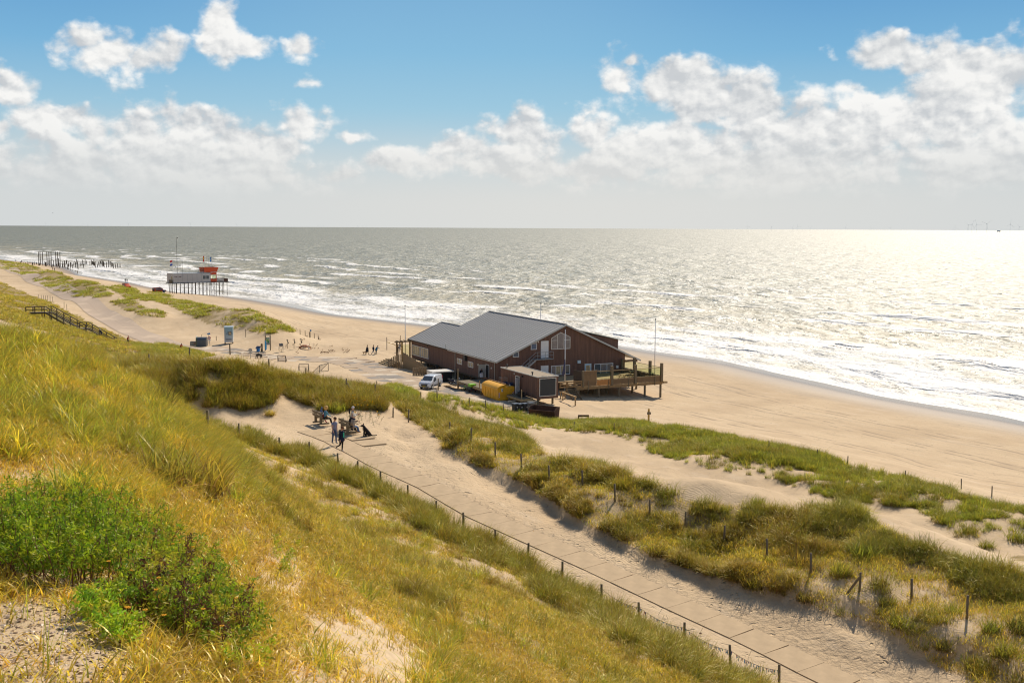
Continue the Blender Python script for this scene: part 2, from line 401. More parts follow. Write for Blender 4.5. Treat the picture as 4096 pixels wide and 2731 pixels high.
# soft drifts and footprints on the trodden strip
fp = np.clip(1 - np.abs((bside + 3.2)) / 4.0, 0, 1) * (Yg < 90) * (pside > PATHW + .2)
Zg += fp * (fbm(Xg / 0.8, Yg / 0.8, 2, 31) - 0.5) * 0.16

def gz(x, y):
    """ground height (bilinear on the same grid as the mesh)"""
    x = np.asarray(x, float); y = np.asarray(y, float)
    fi = (np.log(np.maximum(y, 3.21)) - math.log(3.2)) / (math.log(1900) - math.log(3.2)) * (NR_ - 1)
    fj = (x / np.maximum(y, 3.21) + 0.74) / 1.48 * (NT_ - 1)
    i = np.clip(np.floor(fi).astype(int), 0, NR_ - 2); j = np.clip(np.floor(fj).astype(int), 0, NT_ - 2)
    a, b = np.clip(fi - i, 0, 1), np.clip(fj - j, 0, 1)
    return (Zg[i, j] * (1 - b) + Zg[i, j + 1] * b) * (1 - a) + (Zg[i + 1, j] * (1 - b) + Zg[i + 1, j + 1] * b) * a
def hit(px, py, lo=4.0, hi=1500.0):
    """where the sight line through a pixel of the photograph meets the ground"""
    d = ray(px, py)
    ys = np.exp(np.linspace(math.log(lo), math.log(hi), 4000))
    xs, zs = d.x / d.y * ys, CZ + d.z / d.y * ys
    below = np.nonzero(zs < gz(xs, ys))[0]
    k = below[0] if len(below) else -1
    return Vector((xs[k], ys[k], float(gz(xs[k], ys[k]))))
def ground(x, y): return Vector((x, y, float(gz(x, y))))

# ---------------------------------------------------------------- where grass grows (regions named on the photograph, tested on the ground points)
# polygon in the 2352 px copy, nearest and farthest distance, density, tone(0 green..1 straw), height
REG = {
 'knoll': ([(-40,725),(120,760),(240,850),(390,925),(480,995),(560,1030),(640,1042),(720,1068),(830,1112),(940,1180),(1010,1225),(1100,1270),(1200,1325),(1320,1395),(1450,1470),(1620,1580),(1640,1610),(-300,1700),(-400,1000)], 3, 64),
 'hedge': ([(470,980),(640,1016),(720,1044),(830,1090),(940,1155),(1100,1236),(1300,1346),(1480,1450),(1600,1518),(1760,1600),(1640,1610),(1500,1520),(1280,1395),(1120,1300),(960,1205),(850,1135),(700,1068),(600,1032),(500,1004)], 30, 90),
 'bank':  ([(225,842),(330,832),(560,838),(680,875),(800,872),(885,908),(880,945),(800,938),(748,945),(640,902),(620,925),(560,945),(470,930),(380,920),(260,880)], 60, 104),
 'ridge': ([(870,895),(985,932),(1060,962),(1180,998),(1250,1045),(1450,1096),(1600,1150),(1800,1175),(1950,1170),(2050,1225),(2200,1285),(2420,1350),(2420,1620),(2280,1600),(2110,1489),(2000,1435),(1900,1400),(1803,1366),(1715,1340),(1619,1313),(1531,1278),(1452,1256),(1409,1225),(1345,1203),(1303,1172),(1251,1135),(1194,1097),(1119,1074),(1054,1051),(1009,999),(940,962)], 25, 110),
 'front': ([(980,915),(1100,938),(1200,958),(1300,968),(1400,965),(1500,975),(1620,994),(1750,1020),(1900,1053),(2050,1093),(2200,1133),(2420,1190),(2420,1325),(2300,1285),(2200,1228),(2100,1165),(1950,1152),(1850,1130),(1780,1100),(1650,1082),(1500,1042),(1420,1000),(1330,992),(1200,985),(1080,950),(985,926)], 60, 160),
 'crest': ([(1180,957),(1300,968),(1400,965),(1500,975),(1620,994),(1750,1020),(1900,1053),(2050,1093),(2200,1133),(2420,1190),(2420,1235),(2200,1172),(2050,1130),(1900,1090),(1750,1056),(1620,1026),(1500,1003),(1400,988),(1300,984)], 75, 150),
 'slope': ([(-40,632),(120,697),(200,738),(300,784),(380,797),(450,818),(470,850),(330,850),(230,850),(120,765),(0,735),(-40,730)], 90, 420),
 'farridge': ([(-40,594),(0,598),(61,607),(98,619),(137,626),(171,642),(207,643),(244,662),(258,680),(229,684),(171,682),(122,666),(73,642),(37,627),(-40,606)], 250, 900),
 'hum1': ([(242,658),(305,653),(318,673),(371,688),(335,692),(290,687)], 200, 450),
 'hum2': ([(250,692),(300,688),(340,710),(382,719),(375,731),(330,726),(290,713)], 200, 450),
 'hum3': ([(335,672),(365,668),(410,688),(460,698),(520,708),(580,713),(640,733),(674,763),(600,767),(560,758),(500,752),(460,737),(400,706),(350,690)], 180, 450),
 'hum4': ([(300,788),(380,788),(450,806),(548,834),(540,847),(440,842),(330,832)], 120, 215),
 'van':  ([(880,886),(910,880),(962,902),(958,917),(880,918)], 100, 160),
 'strip': ([(985,906),(1070,921),(1160,941),(1255,962),(1235,976),(1080,942),(985,924)], 90, 150),
}
def region(name, px, py, yy):
    poly, a, b = REG[name]
    return in_poly(px, py, poly) & (yy >= a) & (yy <= b)
def grass_at(x, y, z):
    """grass cover 0..1 at ground points"""
    px, py = proj_np(x, y, z)
    big = fbm(x / 5.0, y / 5.0, 3, 40); mid = fbm(x / 1.3, y / 1.3, 2, 44)
    g = np.zeros(x.shape)
    def add(name, v):
        nonlocal g
        m = region(name, px, py, y); g = np.where(m, np.maximum(g, v), g)
    kn = 0.62 + 0.55 * sstep(big, 0.35, 0.6) - 0.25 * sstep(mid, .6, .3)
    # bare trodden sand and the shell patch at the camera's feet
    bare = np.maximum(1 - sstep(np.hypot((px - 800) / 255, (py - 1540) / 190), .55, 1.05), 1 - sstep(np.hypot((px - 60) / 300, (py - 1500) / 150), .6, 1.1))
    bare = np.maximum(bare, .75 * (1 - sstep(np.hypot((px - 640) / 95, (py - 1310) / 75), .4, 1.1)))
    bare = np.maximum(bare, .6 * (1 - sstep(np.hypot((px - 60) / 130, (py - 1120) / 50), .4, 1.1)))
    bare = np.maximum(bare, .55 * (1 - sstep(np.hypot((px - 690) / 90, (py - 1075) / 28), .4, 1.1)))
    edge_ = sstep(py - np.interp(px, [560, 720, 940, 1200, 1450, 1620], [1036, 1080, 1195, 1345, 1490, 1600]), -10, 75)
    kn = kn * (1 - 0.93 * bare) * np.where(px > 540, .35 + .65 * edge_, 1.0)
    add('knoll', kn)
    add('hedge', 0.35 + 0.9 * sstep(mid, .42, .58))
    add('bank', 0.30 + 0.8 * sstep(mid, .40, .55))
    thin = sstep(px, 1700, 1950) * sstep(py, 1235, 1330)
    add('ridge', (0.55 + 0.5 * sstep(big, .40, .56)) * (1 - .42 * thin) * (1 - .75 * sstep(px, 1980, 2150) * sstep(py, 1290, 1240)))
    rt = sstep(px, 1780, 1980)
    add('front', np.clip(sstep(big, .48 - .08 * rt, .60 - .08 * rt) * sstep(mid, .36, .5) + .08 + .06 * rt, 0, 1))
    add('slope', 0.7 + 0.3 * sstep(mid, .4, .6))
    add('crest', .15 + .85 * sstep(fbm(x / 3.2, y / 3.2, 3, 46), .42, .52))
    for h in ('farridge', 'hum1', 'hum2', 'hum3', 'hum4', 'van', 'strip'):
        add(h, 0.40 + 0.65 * sstep(big, .38, .52))
    return np.clip(g, 0, 1), px, py

# ---------------------------------------------------------------- objects: linking, naming, describing
def tag(o, label=None, cat=None, group=None, kind=None):
    if label: o['label'] = label
    if cat: o['category'] = cat
    if group: o['group'] = group
    if kind: o['kind'] = kind
    return o
def link(name, mesh, parent=None):
    o = bpy.data.objects.new(name, mesh); COL.objects.link(o)
    if parent is not None: o.parent = parent
    return o
def empty(name, loc, rz=0.0, label=None, cat=None, group=None):
    o = bpy.data.objects.new(name, None); COL.objects.link(o)
    o.location = loc; o.rotation_euler = (0, 0, rz); o.empty_display_size = 0.2
    return tag(o, label, cat, group)
def np_mesh(name, v, f, mats=(), smooth=True, attrs=None):
    me = bpy.data.meshes.new(name)
    v = np.asarray(v, np.float32); f = np.asarray(f, np.int32); k = f.shape[1]
    me.vertices.add(len(v)); me.vertices.foreach_set('co', v.ravel())
    me.loops.add(f.size); me.loops.foreach_set('vertex_index', f.ravel())
    me.polygons.add(len(f)); me.polygons.foreach_set('loop_start', np.arange(0, f.size, k, dtype=np.int32)); me.polygons.foreach_set('loop_total', np.full(len(f), k, np.int32))
    me.polygons.foreach_set('use_smooth', np.full(len(f), smooth, bool))
    for an, av in (attrs or {}).items():
        av = np.asarray(av, np.float32)
        if av.ndim == 1:
            at_ = me.attributes.new(an, 'FLOAT', 'POINT'); at_.data.foreach_set('value', av)
        elif av.shape[1] == 3:
            at_ = me.attributes.new(an, 'FLOAT_VECTOR', 'POINT'); at_.data.foreach_set('vector', av.ravel())
        else:
            at_ = me.attributes.new(an, 'FLOAT_COLOR', 'POINT'); at_.data.foreach_set('color', av.ravel())
    for m in mats: me.materials.append(m)
    me.update(calc_edges=True)
    return me
def copy_tree(o, parent=None):
    c = o.copy(); COL.objects.link(c)
    if parent is not None: c.parent = parent
    for ch in o.children: copy_tree(ch, c)
    return c
# ---------------------------------------------------------------- ground sheet
gcov, gpx, gpy = grass_at(Xg, Yg, Zg)
wet = sstep(-sd_shore, 17, 4)
trod = np.clip(fp * 1.3 + near_path * .5, 0, 1)
beachy = 1 - dunes
keep = sd_shore < 60
idx = np.arange(NR_ * NT_).reshape(NR_, NT_)
quads = np.stack([idx[:-1, :-1], idx[:-1, 1:], idx[1:, 1:], idx[1:, :-1]], -1).reshape(-1, 4)
kq = (keep[:-1, :-1] | keep[1:, 1:]).ravel()
V = np.stack([Xg, Yg, Zg], -1).reshape(-1, 3)

m_sand, nt, p = material('dune_sand')
pos = nt.pos()
cov, wt, tr, bc = nt.attr('cover'), nt.attr('wet'), nt.attr('trod'), nt.attr('beach')
big = nt.noise(pos, 0.09, 4, 0.55); fine = nt.noise(pos, 2.3, 5, 0.65); grain = nt.noise(pos, 45.0, 3, 0.7)
c = nt.mix(nt.ramp(big, .3, .7), rgb(.55, .40, .238), rgb(.65, .488, .30))
c = nt.mix(nt.ramp(fine, .45, .75, 0, .35), c, rgb(.40, .30, .20))
c = nt.mix(nt.ramp(grain, .55, .75, 0, .35), c, rgb(.66, .55, .42))
# drift lines and wheel ruts on the beach run along the coast
crd = nt.mapping(pos, (1, 1, 1), (0, 0, R(-34)))
lines = nt.noise(nt.mapping(crd, (.55, .03, 1)), 1.0, 4, .6)
c = nt.mix(nt.math('MULTIPLY', bc, nt.ramp(lines, .56, .70, 0, .45)), c, rgb(.40, .31, .215))
mott = nt.noise(nt.mapping(crd, (1.0, .35, 1)), .55, 6, .72)
c = nt.mix(nt.ramp(mott, .50, .68, 0, .34), c, rgb(.36, .265, .17))
c = nt.mix(nt.ramp(mott, .46, .32, 0, .30), c, rgb(.72, .58, .41))
specks = nt.voro(pos, 1.1, out=0)
c = nt.mix(nt.math('MULTIPLY', nt.ramp(specks, .16, .06, 0, .8), nt.ramp(big, .44, .58)), c, rgb(.20, .15, .10))
shv = nt.math('MULTIPLY_ADD', nt.math('SUBTRACT', nt.noise(pos, .022, 2), .5), 16.0, nt.attr('shore'))
ruts = None
for d0 in (-21.5, -23.3, -30.2, -32.0, -41.0, -42.8):
    r1 = nt.ramp(nt.math('ABSOLUTE', nt.math('SUBTRACT', shv, d0)), .42, .10); ruts = r1 if ruts is None else nt.math('MAXIMUM', ruts, r1)
ruts = nt.math('MULTIPLY', ruts, nt.ramp(nt.noise(pos, .35, 4, .7), .40, .58))
c = nt.mix(nt.math('MULTIPLY', ruts, .62), c, rgb(.30, .22, .15))
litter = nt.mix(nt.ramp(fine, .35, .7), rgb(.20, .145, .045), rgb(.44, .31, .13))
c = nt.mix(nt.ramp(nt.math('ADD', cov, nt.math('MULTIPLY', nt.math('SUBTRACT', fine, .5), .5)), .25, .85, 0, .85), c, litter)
c = nt.mix(nt.math('MULTIPLY', wt, .8), c, rgb(.235, .175, .12))
nt.put(p.inputs['Base Color'], c)
nt.put(p.inputs['Roughness'], nt.mix(nt.ramp(nt.attr('shore'), -6.0, -1.5), nt.mix(wt, 0.95, 0.45, 'FLOAT'), .10, 'FLOAT'))
p.inputs['Specular IOR Level'].default_value = 0.25
wv = nt.vmath('SCALE', nt.noise(pos, 1.1, 3, .6, out=1)); nt.put(wv.node.inputs['Scale'], 1.1)
foot = nt.math('SUBTRACT', 1.0, nt.ramp(nt.voro(nt.mapping(nt.vmath('ADD', pos, wv), (1.0, 1.6, 1)), 1.9), .05, .30))
foot = nt.math('SUBTRACT', 1.0, nt.math('MULTIPLY', foot, nt.ramp(nt.noise(pos, .8, 2), .42, .55)))
foot2 = nt.noise(pos, 3.5, 3, .6)
rip = nt.wave(crd, 1.9, 6.0, 'X', 3)
h = nt.math('MULTIPLY', foot, nt.math('MULTIPLY_ADD', tr, .75, .30))
h = nt.math('ADD', h, nt.math('MULTIPLY', foot2, nt.math('MULTIPLY_ADD', tr, .8, .25)))
h = nt.math('ADD', h, nt.math('MULTIPLY', rip, nt.math('MULTIPLY', nt.ramp(big, .5, .65), .12)))
h = nt.math('ADD', h, nt.math('MULTIPLY', grain, .10)); h = nt.math('SUBTRACT', h, nt.math('MULTIPLY', ruts, .35))
h = nt.math('MULTIPLY', h, nt.mix(wt, 1.0, .12, 'FLOAT'))
nt.put(p.inputs['Normal'], nt.bump(h, 0.8, 0.14))

gm = np_mesh('ground', V, quads[kq], [m_sand], True, {'cover': np.maximum(gcov, .42 * (1 - sstep(np.hypot((gpx - 60) / 400, (gpy - 1490) / 160), .6, 1.1)) * (Yg < 14)).ravel(), 'wet': wet.ravel(), 'trod': trod.ravel(), 'beach': beachy.ravel(), 'shore': np.clip(sd_shore, -400, 60).ravel()})
g_ob = link('ground', gm)
tag(g_ob, 'pale sand of the dunes, trodden track and wide open beach', 'ground', kind='structure')

# ---------------------------------------------------------------- sea
inv = np.linspace(1 / 96.0, 1 / 1500.0, 520)
ys_ = np.r_[1 / inv, np.exp(np.linspace(math.log(1600), math.log(70000), 30))]
ts_ = np.linspace(-0.76, 0.95, 560)
Ts, Ys = np.meshgrid(ts_, ys_)
Xs = Ts * Ys
ss, la = poly_dist(Xs, Ys, SHORE)
rng_far = sstep(Ys, 1400, 700)
lw = la + 1000
warp = (fbm(lw / 55, ss / 70, 3, 61) - .5) * 34 + (fbm(lw / 16, ss / 30, 2, 63) - .5) * 9
lam = 27.0
ph = (ss + warp) / lam
fr = ph - np.floor(ph)
crest = np.exp(-((fr - .5) / np.where(fr < .5, .085, .20)) ** 2)       # steep on the shore side
ampn = sstep(fbm(lw / 38 + np.floor(ph) * 7.7, ph * 0 + np.floor(ph) * 3.1, 3, 65), .38, .68)
surf = sstep(ss, 4, 22) * (1 - sstep(ss, 150, 330))
Zs = 0.80 * crest * ampn * (surf * .9 + .16 * sstep(ss, 100, 300)) * rng_far
chop = (fbm(Xs / 5.5, Ys / 5.5, 3, 67) - .5) * .55 + (fbm(Xs / 17, Ys / 22, 2, 69) - .5) * .5
Zs = Zs + chop * sstep(ss, 2, 30) * sstep(Ys, 2500, 500)
foam = crest * ampn * surf * np.where(fr < .52, 1.0, .75)
back = np.exp(-np.clip(fr - .5, 0, 1) / .28) * (fr >= .5) * ampn * (1 - sstep(ss, 60, 180)) * surf
foam = np.clip(foam * 1.25 + back * .62 + .42 * (1 - sstep(ss, 0, 7)) + .36 * (1 - sstep(ss, 20, 95)) + .23 * (1 - sstep(ss, 80, 260)), 0, 1)
foam *= sstep(Ys, 1800, 900)
Zs = SEA_Z + Zs - 0.3 * (ss < -4)
idx = np.arange(Xs.size).reshape(Xs.shape)
quads = np.stack([idx[:-1, :-1], idx[:-1, 1:], idx[1:, 1:], idx[1:, :-1]], -1).reshape(-1, 4)
ks = ((ss > -9)[:-1, :-1] & (ss > -9)[1:, 1:]).ravel()
m_sea, nt, p = material('sea_water')
pos = nt.pos(); fo = nt.attr('foam'); sh = nt.attr('shore')
crd = nt.mapping(pos, (1, 1, 1), (0, 0, R(-34)))
a1 = nt.noise(nt.mapping(crd, (.55, .30, 1)), 1.0, 4, .62)
a2 = nt.noise(nt.mapping(pos, (.16, .10, 1)), 1.0, 4, .6)
a3 = nt.noise(nt.mapping(pos, (.030, .016, 1)), 1.0, 3, .55)
b1 = nt.bump(a3, 1.0, 6.5); b2 = nt.bump(a2, 1.0, 2.2, b1); b3 = nt.bump(a1, 1.0, .50, b2)
streak = nt.noise(nt.mapping(crd, (.20, .055, 1)), 1.0, 7, .72, .8)
lace = nt.noise(nt.mapping(crd, (1.1, .5, 1)), 1.0, 5, .7, .6)
fm = nt.math('ADD', fo, nt.math('MULTIPLY', nt.math('SUBTRACT', streak, .5), 1.15))
fm = nt.math('ADD', fm, nt.math('MULTIPLY', nt.math('SUBTRACT', lace, .5), .75))
fm = nt.ramp(fm, .38, .78)
caps_sparkle = nt.noise(nt.mapping(pos, (.42, .10, 1)), 1.0, 4, .65)
caps_sparkle2 = nt.noise(nt.mapping(pos, (.035, .012, 1)), 1.0, 3, .6)
fm = nt.math('MAXIMUM', fm, nt.math('MULTIPLY', nt.ramp(caps_sparkle, .585, .66), nt.ramp(caps_sparkle2, .40, .60, .15, .75)))  # whitecaps, plus sun sparkle painted as white specks in the water colour
wc = nt.mix(nt.ramp(sh, 250, 8), rgb(.155, .150, .076), rgb(.26, .215, .10))
wc = nt.mix(nt.ramp(a3, .4, .65), wc, rgb(.12, .115, .055))
wc = nt.mix(fm, wc, rgb(.74, .72, .67))
nt.put(p.inputs['Base Color'], wc)
nt.put(p.inputs['Roughness'], nt.mix(fm, nt.ramp(nt.noise(nt.mapping(pos, (.30, .09, 1)), 1.0, 4, .65), .36, .64, .40, .66), 0.72, 'FLOAT'))
p.inputs['IOR'].default_value = 1.55; p.inputs['Specular IOR Level'].default_value = 0.95
nt.put(p.inputs['Normal'], b3)
sm = np_mesh('sea', np.stack([Xs, Ys, Zs], -1).reshape(-1, 3), quads[ks], [m_sea], True, {'foam': foam.ravel(), 'shore': ss.ravel()})
sea = link('sea', sm)
tag(sea, 'grey brown sea with white surf and sun glitter reaching the horizon', 'sea', kind='structure')
# ---------------------------------------------------------------- mesh builder
class MB:
    def __init__(s): s.v, s.f, s.m = [], [], []; s.mi = 0
    def add(s, vs, fs):
        o = len(s.v); s.v += [tuple(v) for v in vs]; s.f += [tuple(i + o for i in f) for f in fs]; s.m += [s.mi] * len(fs); return s
    def box(s, c, d, rz=0.0, rx=0.0, ry=0.0):
        M = Euler((rx, ry, rz)).to_matrix(); c = Vector(c)
        vs = [c + M @ Vector((x * d[0] / 2, y * d[1] / 2, z * d[2] / 2)) for x, y, z in ((-1,-1,-1),(1,-1,-1),(1,1,-1),(-1,1,-1),(-1,-1,1),(1,-1,1),(1,1,1),(-1,1,1))]
        return s.add(vs, [(3,2,1,0),(4,5,6,7),(0,1,5,4),(1,2,6,5),(2,3,7,6),(3,0,4,7)])
    def slab(s, x0, x1, y0, y1, z0, z1): return s.box(((x0+x1)/2, (y0+y1)/2, (z0+z1)/2), (abs(x1-x0), abs(y1-y0), abs(z1-z0)))
    def bar(s, p, q, w, h=None, up=(0, 0, 1)):
        p, q = Vector(p), Vector(q); h = h or w; d = (q - p).normalized(); u = Vector(up)
        if abs(d.dot(u)) > .98: u = Vector((0, 1, 0))
        x = d.cross(u).normalized(); y = x.cross(d)
        vs = [e + x * a * w / 2 + y * b * h / 2 for e in (p, q) for a, b in ((-1,-1),(1,-1),(1,1),(-1,1))]
        return s.add(vs, [(3,2,1,0),(4,5,6,7),(0,1,5,4),(1,2,6,5),(2,3,7,6),(3,0,4,7)])
    def cyl(s, p, q, r0, r1=None, n=8):
        p, q = Vector(p), Vector(q); r1 = r0 if r1 is None else r1; d = (q - p).normalized(); u = Vector((0, 0, 1))
        if abs(d.z) > .98: u = Vector((0, 1, 0))
        x = d.cross(u).normalized(); y = x.cross(d)
        vs = [p + (x * math.cos(2*PI*i/n) + y * math.sin(2*PI*i/n)) * r0 for i in range(n)] + [q + (x * math.cos(2*PI*i/n) + y * math.sin(2*PI*i/n)) * r1 for i in range(n)]
        fs = [(i, (i+1) % n, n + (i+1) % n, n + i) for i in range(n)] + [tuple(range(n - 1, -1, -1)), tuple(range(n, 2 * n))]
        return s.add(vs, fs)
    def tube(s, pts, r, n=6):
        for a, b in zip(pts[:-1], pts[1:]): s.cyl(a, b, r, r, n)
        return s
    def prism(s, out, a0, a1, axis='y'):
        """outline in the two other axes, extruded along an axis"""
        def P_(u, v, w): return (u, w, v) if axis == 'y' else ((w, u, v) if axis == 'x' else (u, v, w))
        n = len(out); vs = [P_(u, v, a0) for u, v in out] + [P_(u, v, a1) for u, v in out]
        return s.add(vs, [tuple(range(n)), tuple(range(2*n - 1, n - 1, -1))] + [((i+1) % n, i, n + i, n + (i+1) % n) for i in range(n)])
    def ball(s, c, r, n=8, m=5):
        r = (r, r, r) if not hasattr(r, '__len__') else r; c = Vector(c); vs, fs = [], []
        for j in range(1, m):
            t = PI * j / m
            for i in range(n): vs.append(c + Vector((r[0]*math.sin(t)*math.cos(2*PI*i/n), r[1]*math.sin(t)*math.sin(2*PI*i/n), r[2]*math.cos(t))))
        vs += [c + Vector((0, 0, r[2])), c - Vector((0, 0, r[2]))]; T, B = len(vs) - 2, len(vs) - 1
        for j in range(m - 2):
            for i in range(n): fs.append((j*n + i, (j+1)*n + i, (j+1)*n + (i+1) % n, j*n + (i+1) % n))
        for i in range(n): fs.append((T, i, (i+1) % n)); fs.append((B, (m-2)*n + (i+1) % n, (m-2)*n + i))
        return s.add(vs, fs)
    def mesh(s, name, mats, smooth=False):
        me = bpy.data.meshes.new(name); me.from_pydata(s.v, [], s.f)
        for m in (mats if isinstance(mats, (list, tuple)) else [mats]): me.materials.append(m)
        if len(me.materials) > 1: me.polygons.foreach_set('material_index', s.m)
        bm = bmesh.new(); bm.from_mesh(me); bmesh.ops.recalc_face_normals(bm, faces=bm.faces); bm.to_mesh(me); bm.free()
        if smooth: me.polygons.foreach_set('use_smooth', [True] * len(me.polygons))
        me.update(); return me
    def build(s, name, mats, parent=None, label=None, smooth=False, bevel=0.0, kind=None, seg=2):
        o = link(name, s.mesh(name, mats, smooth), parent)
        if bevel:
            b = o.modifiers.new('bevel', 'BEVEL'); b.width = bevel; b.segments = seg; b.limit_method = 'ANGLE'; b.angle_limit = R(40)
        return tag(o, label, None, None, kind)
def spine_mesh(pts, radii, n=8, cap=True):
    """continuous tapering tube through points (each radius a number or (rx, ry) pair)"""
    pts = [Vector(p) for p in pts]; v, f = [], []; prev = None
    for i, p in enumerate(pts):
        d = (pts[min(i+1, len(pts)-1)] - pts[max(i-1, 0)]).normalized()
        if prev is None:
            u = Vector((1, 0, 0)) if abs(d.x) < .9 else Vector((0, 1, 0)); x = (u - d * u.dot(d)).normalized()
        else: x = (prev - d * prev.dot(d)).normalized()
        prev = x; y = d.cross(x); r = radii[i]; rx, ry = r if hasattr(r, '__len__') else (r, r)
        v += [p + x * rx * math.cos(2*PI*k/n) + y * ry * math.sin(2*PI*k/n) for k in range(n)]
    for i in range(len(pts) - 1):
        for k in range(n): f.append((i*n + k, i*n + (k+1) % n, (i+1)*n + (k+1) % n, (i+1)*n + k))
    if cap: f += [tuple(range(n - 1, -1, -1)), tuple(range((len(pts)-1)*n, len(pts)*n))]
    return v, f

# ---------------------------------------------------------------- materials
def wood(name, c, var=.3, scale=3.0, rough=.85):
    return simple(name, c, rough, 0, var, scale, .3, .2, (6, 6, .8))
M_POST = wood('weathered_post_wood', (.20, .155, .095))
M_TIMBER = wood('terrace_timber', (.30, .195, .095))
M_TIMBER2 = wood('pale_terrace_timber', (.42, .30, .16))
M_GREYWOOD = wood('grey_bench_wood', (.215, .175, .115))
M_DARKWOOD = wood('dark_pile_wood', (.10, .078, .055))
M_STAIRWOOD = wood('dark_stair_wood', (.105, .085, .055))
M_STEPTOP = wood('pale_stair_tread', (.42, .36, .27))
M_CONC = simple('path_concrete', (.52, .385, .235), .9, 0, .14, 1.3, .15, .2)
M_SLABS = [simple('road_slab_tan', (.47, .36, .25), .9, 0, .10, .8, .1, .2), simple('road_slab_pale', (.60, .50, .37), .9, 0, .08, .8, .1, .2), simple('road_slab_grey', (.30, .265, .225), .9, 0, .12, .8, .1, .2)]
M_WHITE = simple('white_paint', (.78, .77, .74), .35, 0, .04, 3)
M_CREAM = simple('cream_frame_paint', (.74, .70, .62), .45, 0, .05, 3)
M_GREY = simple('grey_metal', (.33, .34, .34), .45, .3, .08, 3)
M_GALV = simple('galvanised_steel', (.42, .43, .42), .45, .6, .12, 6)
M_DARK = simple('dark_grey_plastic', (.045, .047, .05), .5, 0, .15, 3)
M_BLACK = simple('black_rubber', (.015, .015, .016), .7, 0, .2, 4)
M_IRON = simple('dark_iron', (.05, .045, .04), .6, .3, .3, 8)
M_RUST = simple('rusty_steel', (.095, .042, .024), .85, 0, .45, 3, .2)
M_YELLOW = simple('skip_yellow', (.85, .42, .02), .5, 0, .22, 2.2)
M_ORANGE = simple('rescue_orange', (.62, .085, .022), .5, 0, .12, 2)
M_REDP = simple('red_paint', (.55, .03, .025), .5, 0, .1, 3)
M_BLUEP = simple('sign_blue', (.02, .22, .52), .5, 0, .08, 3)
M_LIME = simple('lime_green_paint', (.25, .55, .03), .45, 0, .06, 3)
M_ROOF = simple('roof_grey', (.325, .315, .295), .65, .0, .07, .8)
M_PANELGREY = simple('station_grey_cladding', (.50, .47, .44), .6, .1, .05, 1)
M_FELT, nt, p = material('wet_roof_felt')
pos = nt.obj(); n_ = nt.noise(pos, .55, 4, .55)
pud = nt.ramp(nt.math('ADD', n_, nt.math('MULTIPLY', nt.sep(pos)[1], -.028)), .50, .53)
nt.put(p.inputs['Base Color'], nt.mix(pud, nt.mix(nt.noise(pos, 6, 3), rgb(.26, .20, .13), rgb(.42, .33, .22)), rgb(.10, .075, .045)))
nt.put(p.inputs['Roughness'], nt.mix(pud, .9, .06, 'FLOAT')); nt.put(p.inputs['Normal'], nt.bump(nt.noise(pos, 9, 2), .12, .02))
M_BARN, nt, p = material('red_brown_boarding')
pos = nt.obj(); sx, sy, sz = nt.sep(pos)[:3]
u_ = nt.math('ADD', sx, sy)
bd_ = nt.math('FRACT', nt.math('MULTIPLY', u_, 5.0)); groove = nt.ramp(nt.math('ABSOLUTE', nt.math('SUBTRACT', bd_, .5)), .40, .49)
tone = nt.noise(nt.mapping(pos, (3.0, 3.0, .25)), 1.0, 4, .6)
bw = nt.noise(nt.comb(nt.math('FLOOR', nt.math('MULTIPLY', u_, 5.0)), 0, 0), 3.7, 1)
c_ = nt.mix(nt.ramp(tone, .3, .75), rgb(.135, .070, .046), rgb(.225, .116, .075)); c_ = nt.mix(nt.ramp(bw, .35, .65, 0, .35), c_, rgb(.10, .048, .034))
c_ = nt.mix(nt.math('MULTIPLY', groove, .5), c_, rgb(.05, .022, .015))
nt.put(p.inputs['Base Color'], c_); p.inputs['Roughness'].default_value = .75; nt.put(p.inputs['Normal'], nt.bump(nt.math('SUBTRACT', 1.0, groove), .6, .02))
M_GLASS, nt, p = material('dark_window_glass')
p.inputs['Base Color'].default_value = rgb(.10, .115, .125); p.inputs['Roughness'].default_value = .05; p.inputs['Specular IOR Level'].default_value = .8
M_WARMGLASS, nt, p = material('curtained_window_glass')
nt.put(p.inputs['Base Color'], nt.mix(nt.ramp(nt.noise(nt.mapping(nt.obj(), (3, 3, .5)), 2.5, 2), .4, .6), rgb(.52, .41, .26), rgb(.34, .27, .17))); p.inputs['Roughness'].default_value = .12
M_CLEAR, nt, p = material('clear_balustrade_glass')
p.inputs['Base Color'].default_value = rgb(.80, .86, .70); p.inputs['Roughness'].default_value = .04; p.inputs['Transmission Weight'].default_value = 1.0; p.inputs['IOR'].default_value = 1.08
M_SCREEN = simple('blackboard_screen', (.040, .044, .048), .6, 0, .06, 4)
M_CARPAINT, nt, p = material('white_van_paint')
p.inputs['Base Color'].default_value = rgb(.78, .79, .80); p.inputs['Roughness'].default_value = .25; p.inputs['Coat Weight'].default_value = .5
M_LAMP, nt, p = material('headlight_glass')
p.inputs['Base Color'].default_value = rgb(.45, .48, .52); p.inputs['Roughness'].default_value = .1
_flat = {}
def flat(c, rough=.8):
    k = (round(c[0], 3), round(c[1], 3), round(c[2], 3), rough)
    if k not in _flat: _flat[k] = simple('cloth_%02d' % len(_flat), c, rough, 0, .12, 8, .1, .2)
    return _flat[k]
SKIN = simple('skin', (.50, .27, .18), .55, 0, .08, 10)
